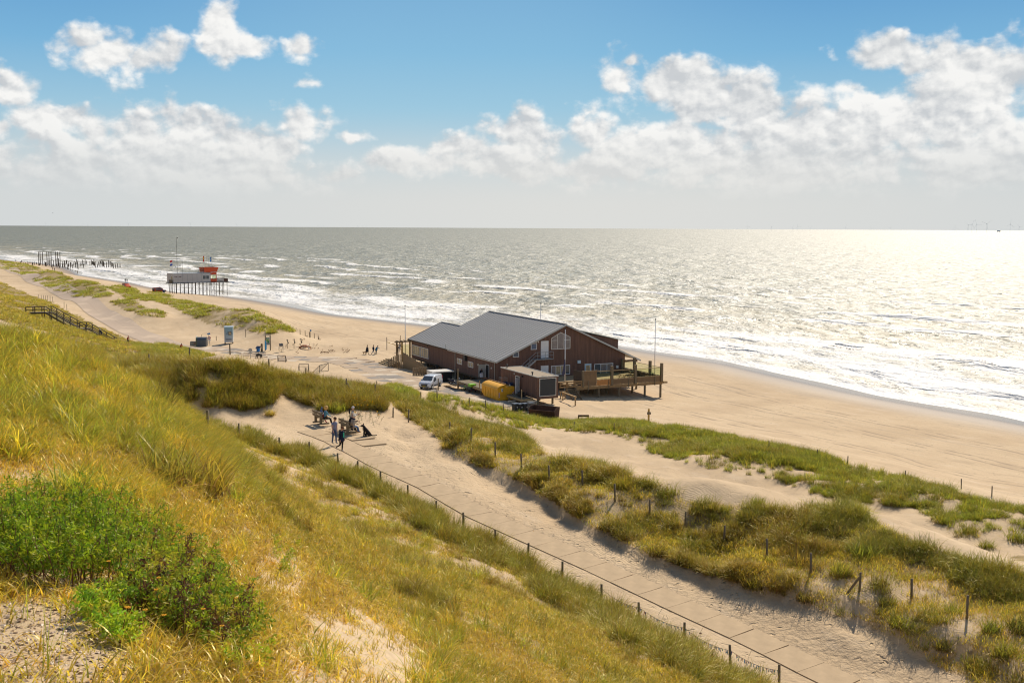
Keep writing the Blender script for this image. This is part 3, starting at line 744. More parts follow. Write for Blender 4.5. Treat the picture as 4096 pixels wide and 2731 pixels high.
# ---------------------------------------------------------------- grass: blades, tufts, cover
def grass_material(name, rough=0.55, trans=0.55, sat=1.0):
    m = bpy.data.materials.new(name); m.use_nodes = True
    nt = NT(m.node_tree); nd = m.node_tree.nodes
    out = nd['Material Output']; nd.remove(nd['Principled BSDF'])
    c = nt.attr('col', 0)
    inf = nt.new('ShaderNodeObjectInfo').outputs['Random']
    hsv = nt.new('ShaderNodeHueSaturation')
    nt.put(hsv.inputs['Hue'], nt.math('MULTIPLY_ADD', inf, 0.035, 0.482)); nt.put(hsv.inputs['Saturation'], sat)
    nt.put(hsv.inputs['Value'], nt.math('MULTIPLY_ADD', nt.math('FRACT', nt.math('MULTIPLY', inf, 7.31)), 0.5, 0.75)); nt.put(hsv.inputs['Color'], c)
    c = hsv.outputs[0]
    d = nt.new('ShaderNodeBsdfDiffuse'); t = nt.new('ShaderNodeBsdfTranslucent'); g = nt.new('ShaderNodeBsdfGlossy')
    nt.put(d.inputs[0], c); nt.put(t.inputs[0], c); g.inputs['Roughness'].default_value = rough
    nt.put(g.inputs[0], rgb(.85, .80, .55))
    a = nt.new('ShaderNodeMixShader'); a.inputs[0].default_value = trans
    nt.l.new(d.outputs[0], a.inputs[1]); nt.l.new(t.outputs[0], a.inputs[2])
    b = nt.new('ShaderNodeMixShader'); b.inputs[0].default_value = 0.045
    nt.l.new(a.outputs[0], b.inputs[1]); nt.l.new(g.outputs[0], b.inputs[2]); nt.l.new(b.outputs[0], out.inputs[0])
    return m
M_GRASS = grass_material('sunlit_grass_blades', .38, .60)
M_MARRAM = grass_material('marram_blades', .40, .28)
GREEN, OLIVE, GOLD, STRAW, BROWN, LIME = (.28, .335, .014), (.55, .455, .022), (.84, .60, .032), (.82, .60, .18), (.38, .22, .04), (.40, .49, .020)

def blades(nb, lmin, lmax, rad, width, segs, pal, weights, curl=(.6, 1.5), tilt=(.05, .45), wind=.35, rng=RNG, tipdry=.25, sheath_shade=.85):
    """arched tapering ribbons rising from a common foot"""
    ph = rng.uniform(0, 2 * PI, nb)
    L = rng.uniform(lmin, lmax, nb) * (1 - .25 * rng.random(nb) ** 3)
    rr = rad * np.sqrt(rng.random(nb)); pa = rng.uniform(0, 2 * PI, nb)
    bx, by = rr * np.cos(pa), rr * np.sin(pa)
    th = rng.uniform(*tilt, nb) + .35 * rr / max(rad, .01) * .5
    cu = rng.uniform(*curl, nb)
    hx, hy = np.cos(ph) * (1 - wind) + wind * 1.25, np.sin(ph) * (1 - wind) - wind * .35
    hn = np.hypot(hx, hy) + 1e-6; hx /= hn; hy /= hn
    side = np.stack([-hy, hx, rng.uniform(-.35, .35, nb)], -1); side /= np.linalg.norm(side, axis=1)[:, None]
    ci = rng.choice(len(pal), nb, p=np.array(weights) / sum(weights))
    colr = np.array(pal)[ci] * rng.uniform(.78, 1.25, nb)[:, None]
    v, cc, f = [], [], []
    x, y, z = bx.copy(), by.copy(), np.full(nb, -.03)
    for k in range(segs + 1):
        t = k / segs
        w = width * (1 - t ** 1.6) * .5 * (0.7 + .6 * rng.random(nb) if k == 0 else w0) if k else width * .5 * (0.75 + .5 * rng.random(nb))
        if k == 0: w0 = w / (width * .5)
        w = width * .5 * w0 * (1 - .93 * t ** 1.7)
        p = np.stack([x, y, z], -1)
        v += [p - side * w[:, None], p + side * w[:, None]]
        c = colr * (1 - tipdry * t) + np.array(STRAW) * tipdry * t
        bs = max(0.0, 1 - t / .38) * sheath_shade; c = c * (1 - bs) + np.array((.16, .095, .035)) * bs      # brown dead sheaths, with the clump's self-shadow painted into the foot
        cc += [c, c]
        a = th + cu * (t + .5 / segs) ** 1.5
        x = x + hx * np.sin(a) * L / segs; y = y + hy * np.sin(a) * L / segs; z = z + np.cos(a) * L / segs
    V_ = np.stack(v, 1).reshape(-1, 3); C_ = np.stack(cc, 1).reshape(-1, 3)
    n = 2 * (segs + 1); o = (np.arange(nb) * n)[:, None]
    for k in range(segs):
        f.append(np.stack([o[:, 0] + 2 * k, o[:, 0] + 2 * k + 1, o[:, 0] + 2 * k + 3, o[:, 0] + 2 * k + 2], -1))
    return V_, np.concatenate(f), np.c_[C_, np.ones(len(C_))]
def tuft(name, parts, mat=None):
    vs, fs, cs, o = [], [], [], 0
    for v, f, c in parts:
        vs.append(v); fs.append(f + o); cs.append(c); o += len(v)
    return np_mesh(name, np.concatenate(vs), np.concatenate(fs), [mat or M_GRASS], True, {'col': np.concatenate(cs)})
def tuft_set(name, n, fn):
    """n variants of a tuft, kept in a collection that only the cover scatter reads"""
    c = bpy.data.collections.new(name)
    for i in range(n):
        o = bpy.data.objects.new('%s_%02d' % (name, i), fn(i)); c.objects.link(o)
    return c
GN_CACHE = {}
def scatter(name, pts3, rot, scl, idx, coll, label):
    v = np.asarray(pts3, np.float32)
    me = bpy.data.meshes.new(name); me.vertices.add(len(v)); me.vertices.foreach_set('co', v.ravel())
    for an, typ, key, arr in (('rot', 'FLOAT_VECTOR', 'vector', rot), ('scl', 'FLOAT', 'value', scl), ('pick', 'INT', 'value', idx)):
        a = me.attributes.new(an, typ, 'POINT'); a.data.foreach_set(key, np.asarray(arr, np.int32 if typ == 'INT' else np.float32).ravel())
    o = link(name, me)
    tree = bpy.data.node_groups.new('scatter_' + name, 'GeometryNodeTree')
    tree.interface.new_socket('Geometry', in_out='INPUT', socket_type='NodeSocketGeometry')
    tree.interface.new_socket('Geometry', in_out='OUTPUT', socket_type='NodeSocketGeometry')
    N, L = tree.nodes, tree.links
    gi, go = N.new('NodeGroupInput'), N.new('NodeGroupOutput')
    ip = N.new('GeometryNodeInstanceOnPoints'); ci = N.new('GeometryNodeCollectionInfo')
    ci.inputs['Collection'].default_value = coll; ci.inputs['Separate Children'].default_value = True; ci.inputs['Reset Children'].default_value = True
    L.new(gi.outputs[0], ip.inputs['Points']); L.new(ci.outputs[0], ip.inputs['Instance']); ip.inputs['Pick Instance'].default_value = True
    for an, dt, sock in (('rot', 'FLOAT_VECTOR', 'Rotation'), ('scl', 'FLOAT', 'Scale'), ('pick', 'INT', 'Instance Index')):
        na = N.new('GeometryNodeInputNamedAttribute'); na.data_type = dt; na.inputs['Name'].default_value = an
        L.new(na.outputs['Attribute'], ip.inputs[sock])
    L.new(ip.outputs[0], go.inputs[0])
    md = o.modifiers.new('scatter', 'NODES'); md.node_group = tree
    tag(o, label, 'grass', kind='stuff')
    return o

# tuft kinds -------------------------------------------------------------
G, O_, Y_, S_, B_, Lm = GREEN, OLIVE, GOLD, STRAW, BROWN, LIME
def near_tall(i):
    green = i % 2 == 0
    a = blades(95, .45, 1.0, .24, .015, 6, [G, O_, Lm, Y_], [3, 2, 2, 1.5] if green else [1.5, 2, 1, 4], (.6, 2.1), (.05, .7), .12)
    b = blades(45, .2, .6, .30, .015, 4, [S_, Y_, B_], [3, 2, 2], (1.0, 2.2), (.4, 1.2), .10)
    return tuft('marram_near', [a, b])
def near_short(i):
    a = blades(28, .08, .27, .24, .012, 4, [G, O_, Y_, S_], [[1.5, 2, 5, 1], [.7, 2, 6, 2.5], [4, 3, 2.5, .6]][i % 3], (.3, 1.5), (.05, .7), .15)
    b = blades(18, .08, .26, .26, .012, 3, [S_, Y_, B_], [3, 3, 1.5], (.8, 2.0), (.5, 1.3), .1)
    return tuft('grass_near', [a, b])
NEAR = tuft_set('near_grass', 10, lambda i: near_tall(i) if i < 4 else near_short(i - 4))
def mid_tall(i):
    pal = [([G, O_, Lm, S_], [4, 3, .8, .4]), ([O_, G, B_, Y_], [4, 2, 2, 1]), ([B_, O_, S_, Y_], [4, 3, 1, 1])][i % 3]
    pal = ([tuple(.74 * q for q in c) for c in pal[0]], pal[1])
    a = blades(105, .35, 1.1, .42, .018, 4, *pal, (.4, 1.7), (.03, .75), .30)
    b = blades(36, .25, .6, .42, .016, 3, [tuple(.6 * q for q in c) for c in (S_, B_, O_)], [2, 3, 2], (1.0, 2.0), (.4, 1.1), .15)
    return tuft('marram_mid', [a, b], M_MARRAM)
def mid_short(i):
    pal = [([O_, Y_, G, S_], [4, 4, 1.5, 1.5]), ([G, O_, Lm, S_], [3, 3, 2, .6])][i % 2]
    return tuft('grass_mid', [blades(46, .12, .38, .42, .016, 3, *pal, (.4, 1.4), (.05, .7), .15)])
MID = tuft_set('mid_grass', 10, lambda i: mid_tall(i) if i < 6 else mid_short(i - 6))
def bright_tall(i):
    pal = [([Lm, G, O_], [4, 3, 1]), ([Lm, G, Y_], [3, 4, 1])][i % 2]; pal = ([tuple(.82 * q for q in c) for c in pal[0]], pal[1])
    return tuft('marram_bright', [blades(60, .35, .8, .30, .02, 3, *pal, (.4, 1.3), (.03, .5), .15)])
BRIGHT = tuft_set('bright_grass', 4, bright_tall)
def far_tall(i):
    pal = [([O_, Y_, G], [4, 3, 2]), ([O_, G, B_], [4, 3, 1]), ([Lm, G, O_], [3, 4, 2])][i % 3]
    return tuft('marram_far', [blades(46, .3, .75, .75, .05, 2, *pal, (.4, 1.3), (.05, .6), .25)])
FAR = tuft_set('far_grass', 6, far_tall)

def candidates(n, x0, x1, y0, y1, power=1.0):
    """random ground points inside the picture's wedge; power > 1 crowds them towards the camera"""
    y = y0 + (y1 - y0) * RNG.random(n) ** power
    x = RNG.uniform(-.62, .62, n) * y + RNG.uniform(-2, 2, n)
    m = (x > x0) & (x < x1)
    return x[m], y[m]
def cover(name, regs, n, y0, y1, power, coll, pick, sc, label, thr=None):
    x, y = candidates(n, -900, 900, y0, y1, power)
    z = gz(x, y)
    g, px, py = grass_at(x, y, z)
    m = np.zeros(x.shape, bool)
    for r in regs: m |= region(r, px, py, y)
    pdx, _ = poly_dist(x, y, PATHL)
    sgn = 1 if np.mean(pside[(np.abs(Xg - 30) < 10)]) * np.mean(pd[(np.abs(Xg - 30) < 10)]) > 0 else -1
    onp = (sgn * pdx > -0.35) & (sgn * pdx < PATHW + .4)
    m &= ~onp & (RNG.random(x.shape) < g * (1.0 if thr is None else thr(x, y, px, py)))
    x, y, z, px, py = x[m], y[m], z[m], px[m], py[m]
    k = pick(x, y, px, py)
    rot = np.stack([RNG.uniform(-.12, .12, len(x)), RNG.uniform(-.12, .12, len(x)), RNG.uniform(-2.6, 2.6, len(x))], -1)
    s = sc(x, y, px, py) * RNG.uniform(.6, 1.3, len(x))
    print(name, len(x))
    return scatter(name, np.stack([x, y, z - .02], -1), rot, s, k, coll, label)
def pick_short(x, y, px, py):
    hue = fbm(x / 4, y / 4, 2, 92) + RNG.uniform(-.15, .15, x.shape)
    return np.where(hue > .56, RNG.choice([4, 6, 7, 9], x.shape), RNG.choice([5, 8, 4, 8], x.shape))
def pick_tall(x, y, px, py):
    hue = fbm(x / 4, y / 4, 2, 92) + RNG.uniform(-.2, .2, x.shape)
    return np.where(hue > .52, RNG.choice([0, 2], x.shape), RNG.choice([1, 3], x.shape))
one = lambda x, y, px, py: np.ones(x.shape)
def clump(seed, lo, hi, sc=2.2):
    return lambda x, y, px, py: sstep(fbm(x / sc, y / sc, 3, seed), lo, hi)
SHRUBS = [[(-30,1215),(60,1185),(190,1175),(310,1190),(345,1240),(450,1280),(525,1345),(570,1420),(545,1500),(440,1505),(330,1460),(250,1400),(140,1370),(20,1350),(-40,1340)]]
def not_shrub(x, y, px, py): return 1.0 - .9 * in_poly(px, py, SHRUBS[0])
cover('dune_grass', ['knoll'], 98000, 3.2, 34, 1.15, NEAR, pick_short, one, 'short golden and green grass covering the high dune in front', not_shrub)
cover('dune_marram', ['knoll'], 36000, 6, 66, 1.1, NEAR, pick_tall, lambda x, y, px, py: .82 + 0 * x, 'tall arching marram clumps on the high dune in front',
      lambda x, y, px, py: np.clip(sstep(fbm(x / 2.4, y / 2.4, 3, 90), .50, .58) * (.13 + .87 * (py < 1160) * (px < 640)) + .34 * (py < 1060) * (px < 560) + .8 * (np.hypot((px - 440) / 130, (py - 1010) / 110) < 1), 0, 1) * not_shrub(x, y, px, py) * (1 - .93 * sstep(py, 1230, 1330) * (px < 900)))
cover('hillside_grass', ['knoll'], 56000, 30, 64, 1.0, MID, lambda x, y, px, py: RNG.choice([6, 8, 6, 7], x.shape), lambda x, y, px, py: .85 + 0 * x, 'yellow green grass on the dune flank falling to the slab path')
cover('hillside_marram', ['knoll'], 22000, 28, 64, 1.0, MID, lambda x, y, px, py: RNG.choice([0, 1, 4, 2], x.shape), lambda x, y, px, py: .6 + 0 * x, 'scattered darker clumps on the dune flank', clump(191, .52, .64))
cover('hedge_grass', ['hedge'], 110000, 34, 90, 1.0, MID, lambda x, y, px, py: RNG.choice([0, 3, 1, 4], x.shape), one, 'thick green marram band along the landward fence of the slab path', clump(93, .40, .52, 1.5))
cover('bank_grass', ['bank'], 90000, 62, 104, 1.0, MID, lambda x, y, px, py: RNG.choice([0, 1, 2, 4, 5, 3], x.shape), lambda x, y, px, py: 1.15 + 0 * x, 'dark shaded marram hanging over the bank behind the benches', clump(94, .30, .42, 1.8))
def bank_side(x, y):
    d, arc = poly_dist(x, y, BANK); return (d if np.mean(bd[(Xg > 20) & (Yg > 75) & (Yg < 95)]) > 0 else -d), arc
def seaward_bias(x, y, px, py):
    d, _ = bank_side(x, y); return np.where(px < 1000, 1.0, .10 + .90 * sstep(d, 3.0, 5.5))
cover('ridge_turf', ['ridge'], 110000, 38, 108, 1.0, MID, lambda x, y, px, py: RNG.choice([6, 8, 6, 8, 7], x.shape), lambda x, y, px, py: 1.15 + 0 * x, 'short golden grass between the marram clumps of the middle ridge', lambda x, y, px, py: .55 + .45 * sstep(fbm(x / 2, y / 2, 2, 197), .40, .52))
cover('ridge_grass', ['ridge'], 120000, 38, 108, 1.0, MID, lambda x, y, px, py: np.where(fbm(x / 5, y / 5, 2, 95) + RNG.uniform(-.18, .18, x.shape) > .5, RNG.choice([0, 3], x.shape), RNG.choice([1, 4, 2], x.shape)), lambda x, y, px, py: .70 + .35 * sstep(fbm(x / 3, y / 3, 3, 97), .4, .6), 'olive and brown marram clumps covering the middle dune ridge beside the track', lambda x, y, px, py: np.clip(sstep(fbm(x / 2.0, y / 2.0, 3, 97), .45, .57) * .85 + .25 * (py < np.interp(px, [870, 1250, 1600, 1950, 2350], [960, 1080, 1185, 1240, 1390])), 0, 1) * seaward_bias(x, y, px, py))
def fringe(x, y, px, py):
    d, arc = bank_side(x, y); return ((d > .1) & (d < 1.0)) * sstep(fbm(arc / 1.6, arc * 0 + 2.2, 2, 301), .40, .50) * (px < 1830) * (px > 1000)
cover('bank_fringe', ['ridge'], 260000, 45, 100, 1.0, MID, lambda x, y, px, py: RNG.choice([2, 5, 2, 1, 4], x.shape), lambda x, y, px, py: .72 + 0 * x, 'shaggy brown marram fringe overhanging the eroded bank of the track', fringe)
cover('front_clumps', ['front'], 60000, 66, 160, 1.0, MID, lambda x, y, px, py: RNG.choice([0, 3, 0, 1], x.shape), lambda x, y, px, py: .85 + .3 * (fbm(x / 3, y / 3, 2, 303)), 'dark green marram clumps on the seaward ridge', lambda x, y, px, py: sstep(fbm(x / 2.3, y / 2.3, 3, 304), .50, .56) * 1.0)
cover('front_grass', ['front', 'van', 'strip', 'hum4'], 150000, 66, 215, 1.0, BRIGHT, lambda x, y, px, py: RNG.integers(0, 4, x.shape), lambda x, y, px, py: .9 + 0 * x, 'bright green marram along the seaward dune ridge')
cover('crest_grass', ['crest'], 110000, 80, 150, 1.0, BRIGHT, lambda x, y, px, py: RNG.integers(0, 4, x.shape), lambda x, y, px, py: .95 + 0 * x, 'continuous green marram line on the crest of the seaward ridge', clump(101, .34, .46, 3.0))
cover('slope_grass', ['slope', 'hum4'], 110000, 92, 420, 1.6, FAR, lambda x, y, px, py: np.where(fbm(x / 9, y / 9, 3, 98) > .5, RNG.choice([0, 1], x.shape), RNG.choice([1, 3, 4], x.shape)), lambda x, y, px, py: .75 + .35 * fbm(x / 8, y / 8, 2, 99), 'short olive grass on the landward dune slope round the wooden stair')
cover('hummock_grass', ['farridge', 'hum1', 'hum2', 'hum3'], 170000, 180, 900, 1.5, FAR, lambda x, y, px, py: RNG.choice([2, 5, 1, 2], x.shape), lambda x, y, px, py: 1.25 + 0 * x, 'green marram on the low beach dunes beyond the sand road', clump(401, .36, .48, 6.0))
# ---------------------------------------------------------------- beach pavilion (local x across the gable, y along the ridge)
TH = R(26.3)
_o = at(1988, 1531, 1.0)
PO = Vector((_o.x, _o.y, 0.0))
BX, BY = Vector((math.cos(TH), math.sin(TH), 0)), Vector((-math.sin(TH), math.cos(TH), 0))
def L2W(x, y, z=0.0): return PO + BX * x + BY * y + Vector((0, 0, z))
def plane_hit(px, py, axis, val):
    d = ray(px, py); o = Vector((0, 0, CZ)) - PO; n = BX if axis == 'x' else BY
    t = (val - o.dot(n)) / d.dot(n); q = o + d * t
    return (q.dot(BY) if axis == 'x' else q.dot(BX)), q.z
Q = 5.2267
def G2(x, y, yl=0.0): return plane_hit(1950 + x / Q, 1250 + y / Q, 'y', yl)      # off the close view of the gable
def G4(x, y, yl=0.0): return plane_hit(2250 + x / Q, 1350 + y / Q, 'y', yl)      # off the close view of the terrace
def S1(x, y, xl=0.0): return plane_hit(1550 + x / Q, 1330 + y / Q, 'x', xl)      # off the close view of the long wall
ZB, ZE, ZR, XR, XE, XW, LEN, LEX = 1.0, 4.25, 9.1, 11.1, 24.3, 21.7, 26.0, 34.4
SL = (ZR - ZE) / XR
pav = empty('beach_pavilion', PO, TH, 'large red brown timber beach pavilion on piles with a grey metal roof', 'building')
def roofz(x): return ZE + SL * x if x <= XR else ZR - (x - XR) * (ZR - 3.15) / (XE - XR)
MB().prism([(0, ZB), (XW, ZB), (XW, roofz(XW)), (XR, ZR - .08), (0, ZE - .08)], 0, .16).build('gable_wall', M_BARN, pav)
MB().slab(XW + .002, XE - .3, .02, .14, roofz(XE) - .25, roofz(XE) + .1).build('porch_beam', M_BARN, pav)
MB().prism([(0, ZB), (XW, ZB), (XW, roofz(XW)), (XR, ZR - .08), (0, ZE - .08)], LEN - .16, LEN).build('gable_wall', M_BARN, pav)
MB().slab(0, .16, .17, LEN - .17, ZB, ZE - .1).build('side_wall', M_BARN, pav)
MB().slab(XW - .16, XW, .17, LEN - .17, ZB, roofz(XW) - .1).build('side_wall', M_BARN, pav)
XE2 = 5.84
MB().slab(0, .16, LEN, LEX - .16, ZB, ZE - .1).build('side_wall', M_BARN, pav)
MB().prism([(0, ZB), (2*XE2, ZB), (2*XE2, ZE - .08), (XE2, ZE + SL*XE2 - .08), (0, ZE - .08)], LEX - .16, LEX).build('gable_wall', M_BARN, pav)
MB().slab(2*XE2 - .16, 2*XE2, LEN, LEX - .17, ZB, ZE - .1).build('side_wall', M_BARN, pav)
MB().slab(.05, XW - .05, .05, LEN, ZB - .28, ZB + .05).slab(.05, 2*XE2 - .05, LEN, LEX - .05, ZB - .28, ZB + .05).build('floor_frame', M_DARKWOOD, pav)
# standing-seam roof: one panel a metre, each with its raised seam
def roof_panel_mesh(name, length):
    b = MB(); b.slab(0, length, .004, .994, 0, .05); b.slab(0, length, .95, 1.002, .05, .085)
    return b.mesh(name, M_ROOF)
ang = math.atan(SL)
lm = roof_panel_mesh('roof_panel', (XR + .40) / math.cos(ang))
sm_ = roof_panel_mesh('roof_panel_short', (XE2 + .40) / math.cos(ang))
ang2 = math.atan((ZR - 3.15) / (XE - XR)); rm = roof_panel_mesh('roof_panel_seaward', (XE - XR) / math.cos(ang2))
for k in range(35):
    y = -.4 + k
    if y < LEN - .2:
        o = link('roof_panel', lm, pav); o.location = (-.40, y, ZE - SL * .40); o.rotation_euler = (0, -ang, 0)
        o = link('roof_panel', rm, pav); o.location = (XR, y, ZR + .01); o.rotation_euler = (0, ang2, 0)
    else:
        o = link('roof_panel', sm_, pav); o.location = (-.40, y, ZE - SL * .40); o.rotation_euler = (0, -ang, 0)
        o = link('roof_panel', sm_, pav); o.location = (2*XE2 + .40, y + 1, ZE - SL * .40); o.rotation_euler = (0, -ang, PI)
MB().bar((XR, -.42, ZR + .10), (XR, LEN + .3, ZR + .10), .34, .06).build('ridge_cap', M_ROOF, pav)
MB().bar((XE2, LEN + .6, ZE + SL*XE2 + .09), (XE2, LEX + .3, ZE + SL*XE2 + .09), .3, .06).build('ridge_cap', M_ROOF, pav)
def fascia(x0, z0, x1, z1, y, name='verge_board'):
    b = MB(); b.bar((x0, y, z0), (x1, y, z1), .06, .24); b.build(name, M_GALV, pav)
fascia(-.42, ZE - SL*.42 - .07, XR, ZR - .07, -.44); fascia(XR + .02, ZR - .06, XE, 3.15 - .06, -.44)
fascia(-.42, ZE - SL*.42 - .07, XE2, ZE + SL*XE2 - .07, LEX + .63)
MB().bar((-.47, -.4, ZE - SL*.42 - .07), (-.47, 17.3, ZE - SL*.42 - .07), .12, .11).build('gutter', M_GALV, pav)
MB().bar((-.44, 17.6, ZE - SL*.42 - .05), (-.44, LEX + .6, ZE - SL*.42 - .05), .05, .16).build('eave_board', M_DARKWOOD, pav)
def pipe_(px, y0, y1):
    ya, za = S1(px, y0); yb, zb = S1(px, y1)
    MB().cyl((-.09, (ya+yb)/2, max(za, zb) - .1), (-.09, (ya+yb)/2, min(za, zb)), .05).cyl((-.09, (ya+yb)/2, max(za, zb) - .1), (-.42, (ya+yb)/2, max(za, zb)), .05).build('downpipe', M_GALV, pav)
pipe_(1425, 400, 945); pipe_(2252, 590, 1035)
def window(M_, u0, u1, v0, v1, nm=1, pane=M_GLASS, fm=M_CREAM, name='window', transom=None, fw=.085):
    """M_(u, v, out) -> local point; a frame part with one pane sub-part per light"""
    b = MB()
    def rect(a0, a1, c0, c1, o0, o1):
        p = M_(a0, c0, o0); q = M_(a1, c1, o1); b.slab(p[0], q[0], p[1], q[1], p[2], q[2])
    rect(u0, u1, v0, v0 + fw, .0, .07); rect(u0, u1, v1 - fw, v1, .0, .07); rect(u0, u0 + fw, v0 + fw, v1 - fw, .0, .068); rect(u1 - fw, u1, v0 + fw, v1 - fw, .0, .068)
    w = (u1 - u0) / nm
    for i in range(1, nm): rect(u0 + w*i - fw*.42, u0 + w*i + fw*.42, v0 + fw, v1 - fw, .0, .066)
    if transom: rect(u0 + fw, u1 - fw, transom - .04, transom + .04, 0, .064)
    f = b.build(name, fm, pav)
    for i in range(nm):
        a = MB(); p = M_(u0 + w*i + .03, v0 + .03, .004); q = M_(u0 + w*(i+1) - .03, v1 - .03, .03); a.slab(p[0], q[0], p[1], q[1], p[2], q[2]); a.build('pane', pane[i % len(pane)] if isinstance(pane, list) else pane, f)
    return f
gm = lambda u, v, o: (u, -o, v)
smp = lambda u, v, o: (-o, u, v)
def gwin(F, xa, ya, xb, yb, **k):
    a, b = F(xa, yb), F(xb, ya); return window(gm, a[0], b[0], a[1], b[1], **k)
def swin(xa, ya, xb, yb, **k):
    """corners: far top left, near bottom right"""
    u0, va = S1(xb, yb); u1, vb = S1(xa, ya); return window(smp, u0, u1, va, vb, **k)
# gable openings
a, b = G2(1330, 768), G2(1722, 520); ap = G2(1525, 415); md1, md2 = G2(1457, 600)[0], G2(1592, 600)[0]; tr_ = G2(1400, 582)[1]
fb = MB(); eL, eR = (a[0], b[1]), (b[0], G2(1722, 508)[1])
for p, q in (((a[0], a[1]), (b[0], a[1])), ((a[0], a[1]), eL), ((b[0], a[1]), eR), (eL, ap), (ap, eR)): fb.bar((p[0], -.035, p[1]), (q[0], -.035, q[1]), .075, .12, (0, 1, 0))
zr_ = lambda x: eL[1] + (ap[1] - eL[1]) * (x - eL[0]) / (ap[0] - eL[0]) if x < ap[0] else eR[1] + (ap[1] - eR[1]) * (eR[0] - x) / (eR[0] - ap[0])
for x in (md1, md2): fb.bar((x, -.033, a[1]), (x, -.033, zr_(x)), .07, .13, (0, 1, 0))
for x0, x1 in ((a[0], md1), (md2, b[0])): fb.bar((x0, -.031, tr_), (x1, -.031, tr_), .06, .11, (0, 1, 0))
fr = fb.build('arched_window', M_CREAM, pav)
M_ATTIC = simple('attic_window_glass', (.27, .23, .21), .12, 0, .25, 1.5)
for xs in ((a[0], md1), (md1, md2), (md2, b[0])):
    o_ = [(xs[0] + .02, a[1]), (xs[1] - .02, a[1]), (xs[1] - .02, zr_(xs[1]))] + ([(ap[0], ap[1])] if xs[0] == md1 else []) + [(xs[0] + .02, zr_(xs[0]))]
    MB().prism(o_, -.02, -.004).build('pane', M_ATTIC, fr)
M_BLUEGLASS = simple('sky_blue_glass', (.10, .15, .24), .1, 0, .2, 2)
gwin(G2, 903, 637, 1030, 778, pane=M_BLUEGLASS, fm=M_WHITE)
vf = gwin(G2, 527, 822, 655, 935, pane=M_BLUEGLASS, fm=M_WHITE, name='louvre_vent')
va_, vb_ = G2(527, 935), G2(655, 822)
for i in range(6):
    z = va_[1] + .12 + (vb_[1] - va_[1] - .2) * i / 5
    MB().box(((va_[0] + vb_[0]) / 2, -.05, z), (vb_[0] - va_[0] - .18, .05, .05), rx=.5).build('louvre_slat', M_GREY, vf)
def door(F, xa, ya, xb, yb, mat, name='door', z0=None, glass=None):
    p, q = F(xa, yb), F(xb, ya); z0 = p[1] if z0 is None else z0
    d = MB().slab(p[0], q[0], -.05, .0 - .003, z0, q[1]).build(name, mat, pav)
    MB().slab(p[0] + .08, p[0] + .2, -.10, -.052, (z0 + q[1]) / 2 - .05, (z0 + q[1]) / 2).build('handle', M_GREY, d)
    if glass: MB().slab(p[0] + .2, q[0] - .2, -.065, -.051, z0 + .3, q[1] - .25).build('pane', glass, d)
    return d
door(G2, 1112, 588, 1275, 950, M_WHITE); door(G2, 1112, 1103, 1272, 1290, M_WHITE, z0=1.45)
gwin(G2, 1325, 1090, 1722, 1310, nm=4, pane=[M_ATTIC, M_WARMGLASS, M_WARMGLASS, M_GLASS], fm=M_WHITE)
M_PALEBLUE = simple('pale_blue_paint', (.50, .62, .68), .4, 0, .05, 3)
door(G4, 458, 540, 600, 900, M_PALEBLUE, glass=M_WARMGLASS, z0=1.45)
gwin(G4, 662, 528, 1055, 775, nm=3, pane=[M_GLASS, M_ATTIC, M_ATTIC], fm=M_WHITE)
pb, qb = G2(1875, 1062), G2(1940, 995); MB().slab(pb[0], qb[0], -.18, -.003, pb[1], qb[1]).build('meter_box', M_PALEBLUE, pav)
pb, qb = G4(1120, 640), G4(1170, 580); MB().slab(pb[0], qb[0], -.03, -.003, pb[1], qb[1]).build('notice', M_WHITE, pav)
for x in (1000, 1045):
    c = G2(x, 590); MB().ball((c[0], -.22, c[1] + .12), .13).ball((c[0], -.22, c[1] - .14), .13).cyl((c[0], -.2, c[1] - .1), (c[0], 0, c[1]), .04).build('floodlight', M_CREAM, pav, smooth=True)
# long wall openings
swin(522, 252, 682, 505, nm=4, pane=M_WARMGLASS, fm=M_WHITE); swin(692, 297, 855, 553, nm=4, pane=M_WARMGLASS, fm=M_WHITE)
swin(1460, 532, 1562, 672, nm=2, pane=M_WARMGLASS, fm=M_WHITE); swin(1688, 595, 1795, 740, nm=2, pane=M_WARMGLASS, fm=M_WHITE); swin(1942, 664, 2000, 795, pane=M_WARMGLASS, fm=M_WHITE)
ya, za = S1(2122, 1060); yb, zb = S1(2060, 668)
MB().slab(-.03, -.003, ya, yb, 1.35, zb).build('doorway', M_BLACK, pav)
MB().slab(-.05, -.004, ya - .06, ya, 1.35, zb + .06).slab(-.05, -.004, yb, yb + .06, 1.35, zb + .06).slab(-.05, -.004, ya, yb, zb, zb + .06).build('door_frame', M_WHITE, pav)
MB().box((-.50, yb + .35, (1.35 + zb) / 2), (.05, 1.05, zb - 1.35), rz=R(62)).build('open_door', M_GREY, pav, 'grey door standing open')
for x, y in ((1905, 670), (2182, 742)):
    u, v = S1(x, y); MB().cyl((-.12, u, v), (-.003, u, v), .14).build('wall_lamp', M_CREAM, pav)
u, v = S1(1655, 535); MB().slab(-.45, -.003, u - .25, u + .25, v - .4, v + .4).build('extractor_hood', M_DARK, pav)
u, v = S1(1048, 705); MB().slab(-.3, -.003, u - .2, u + .2, v - .25, v + .25).build('junction_box', M_DARK, pav)
u, v = S1(880, 262); MB().bar((-.5, u - .1, v - .1), (-.003, u + .2, v + .1), .12).build('camera_bracket', M_DARK, pav)
MB().cyl((-.2, 18.6, ZE), (-.2, 18.6, ZE + .55), .06).build('vent_pipe', M_GALV, pav)
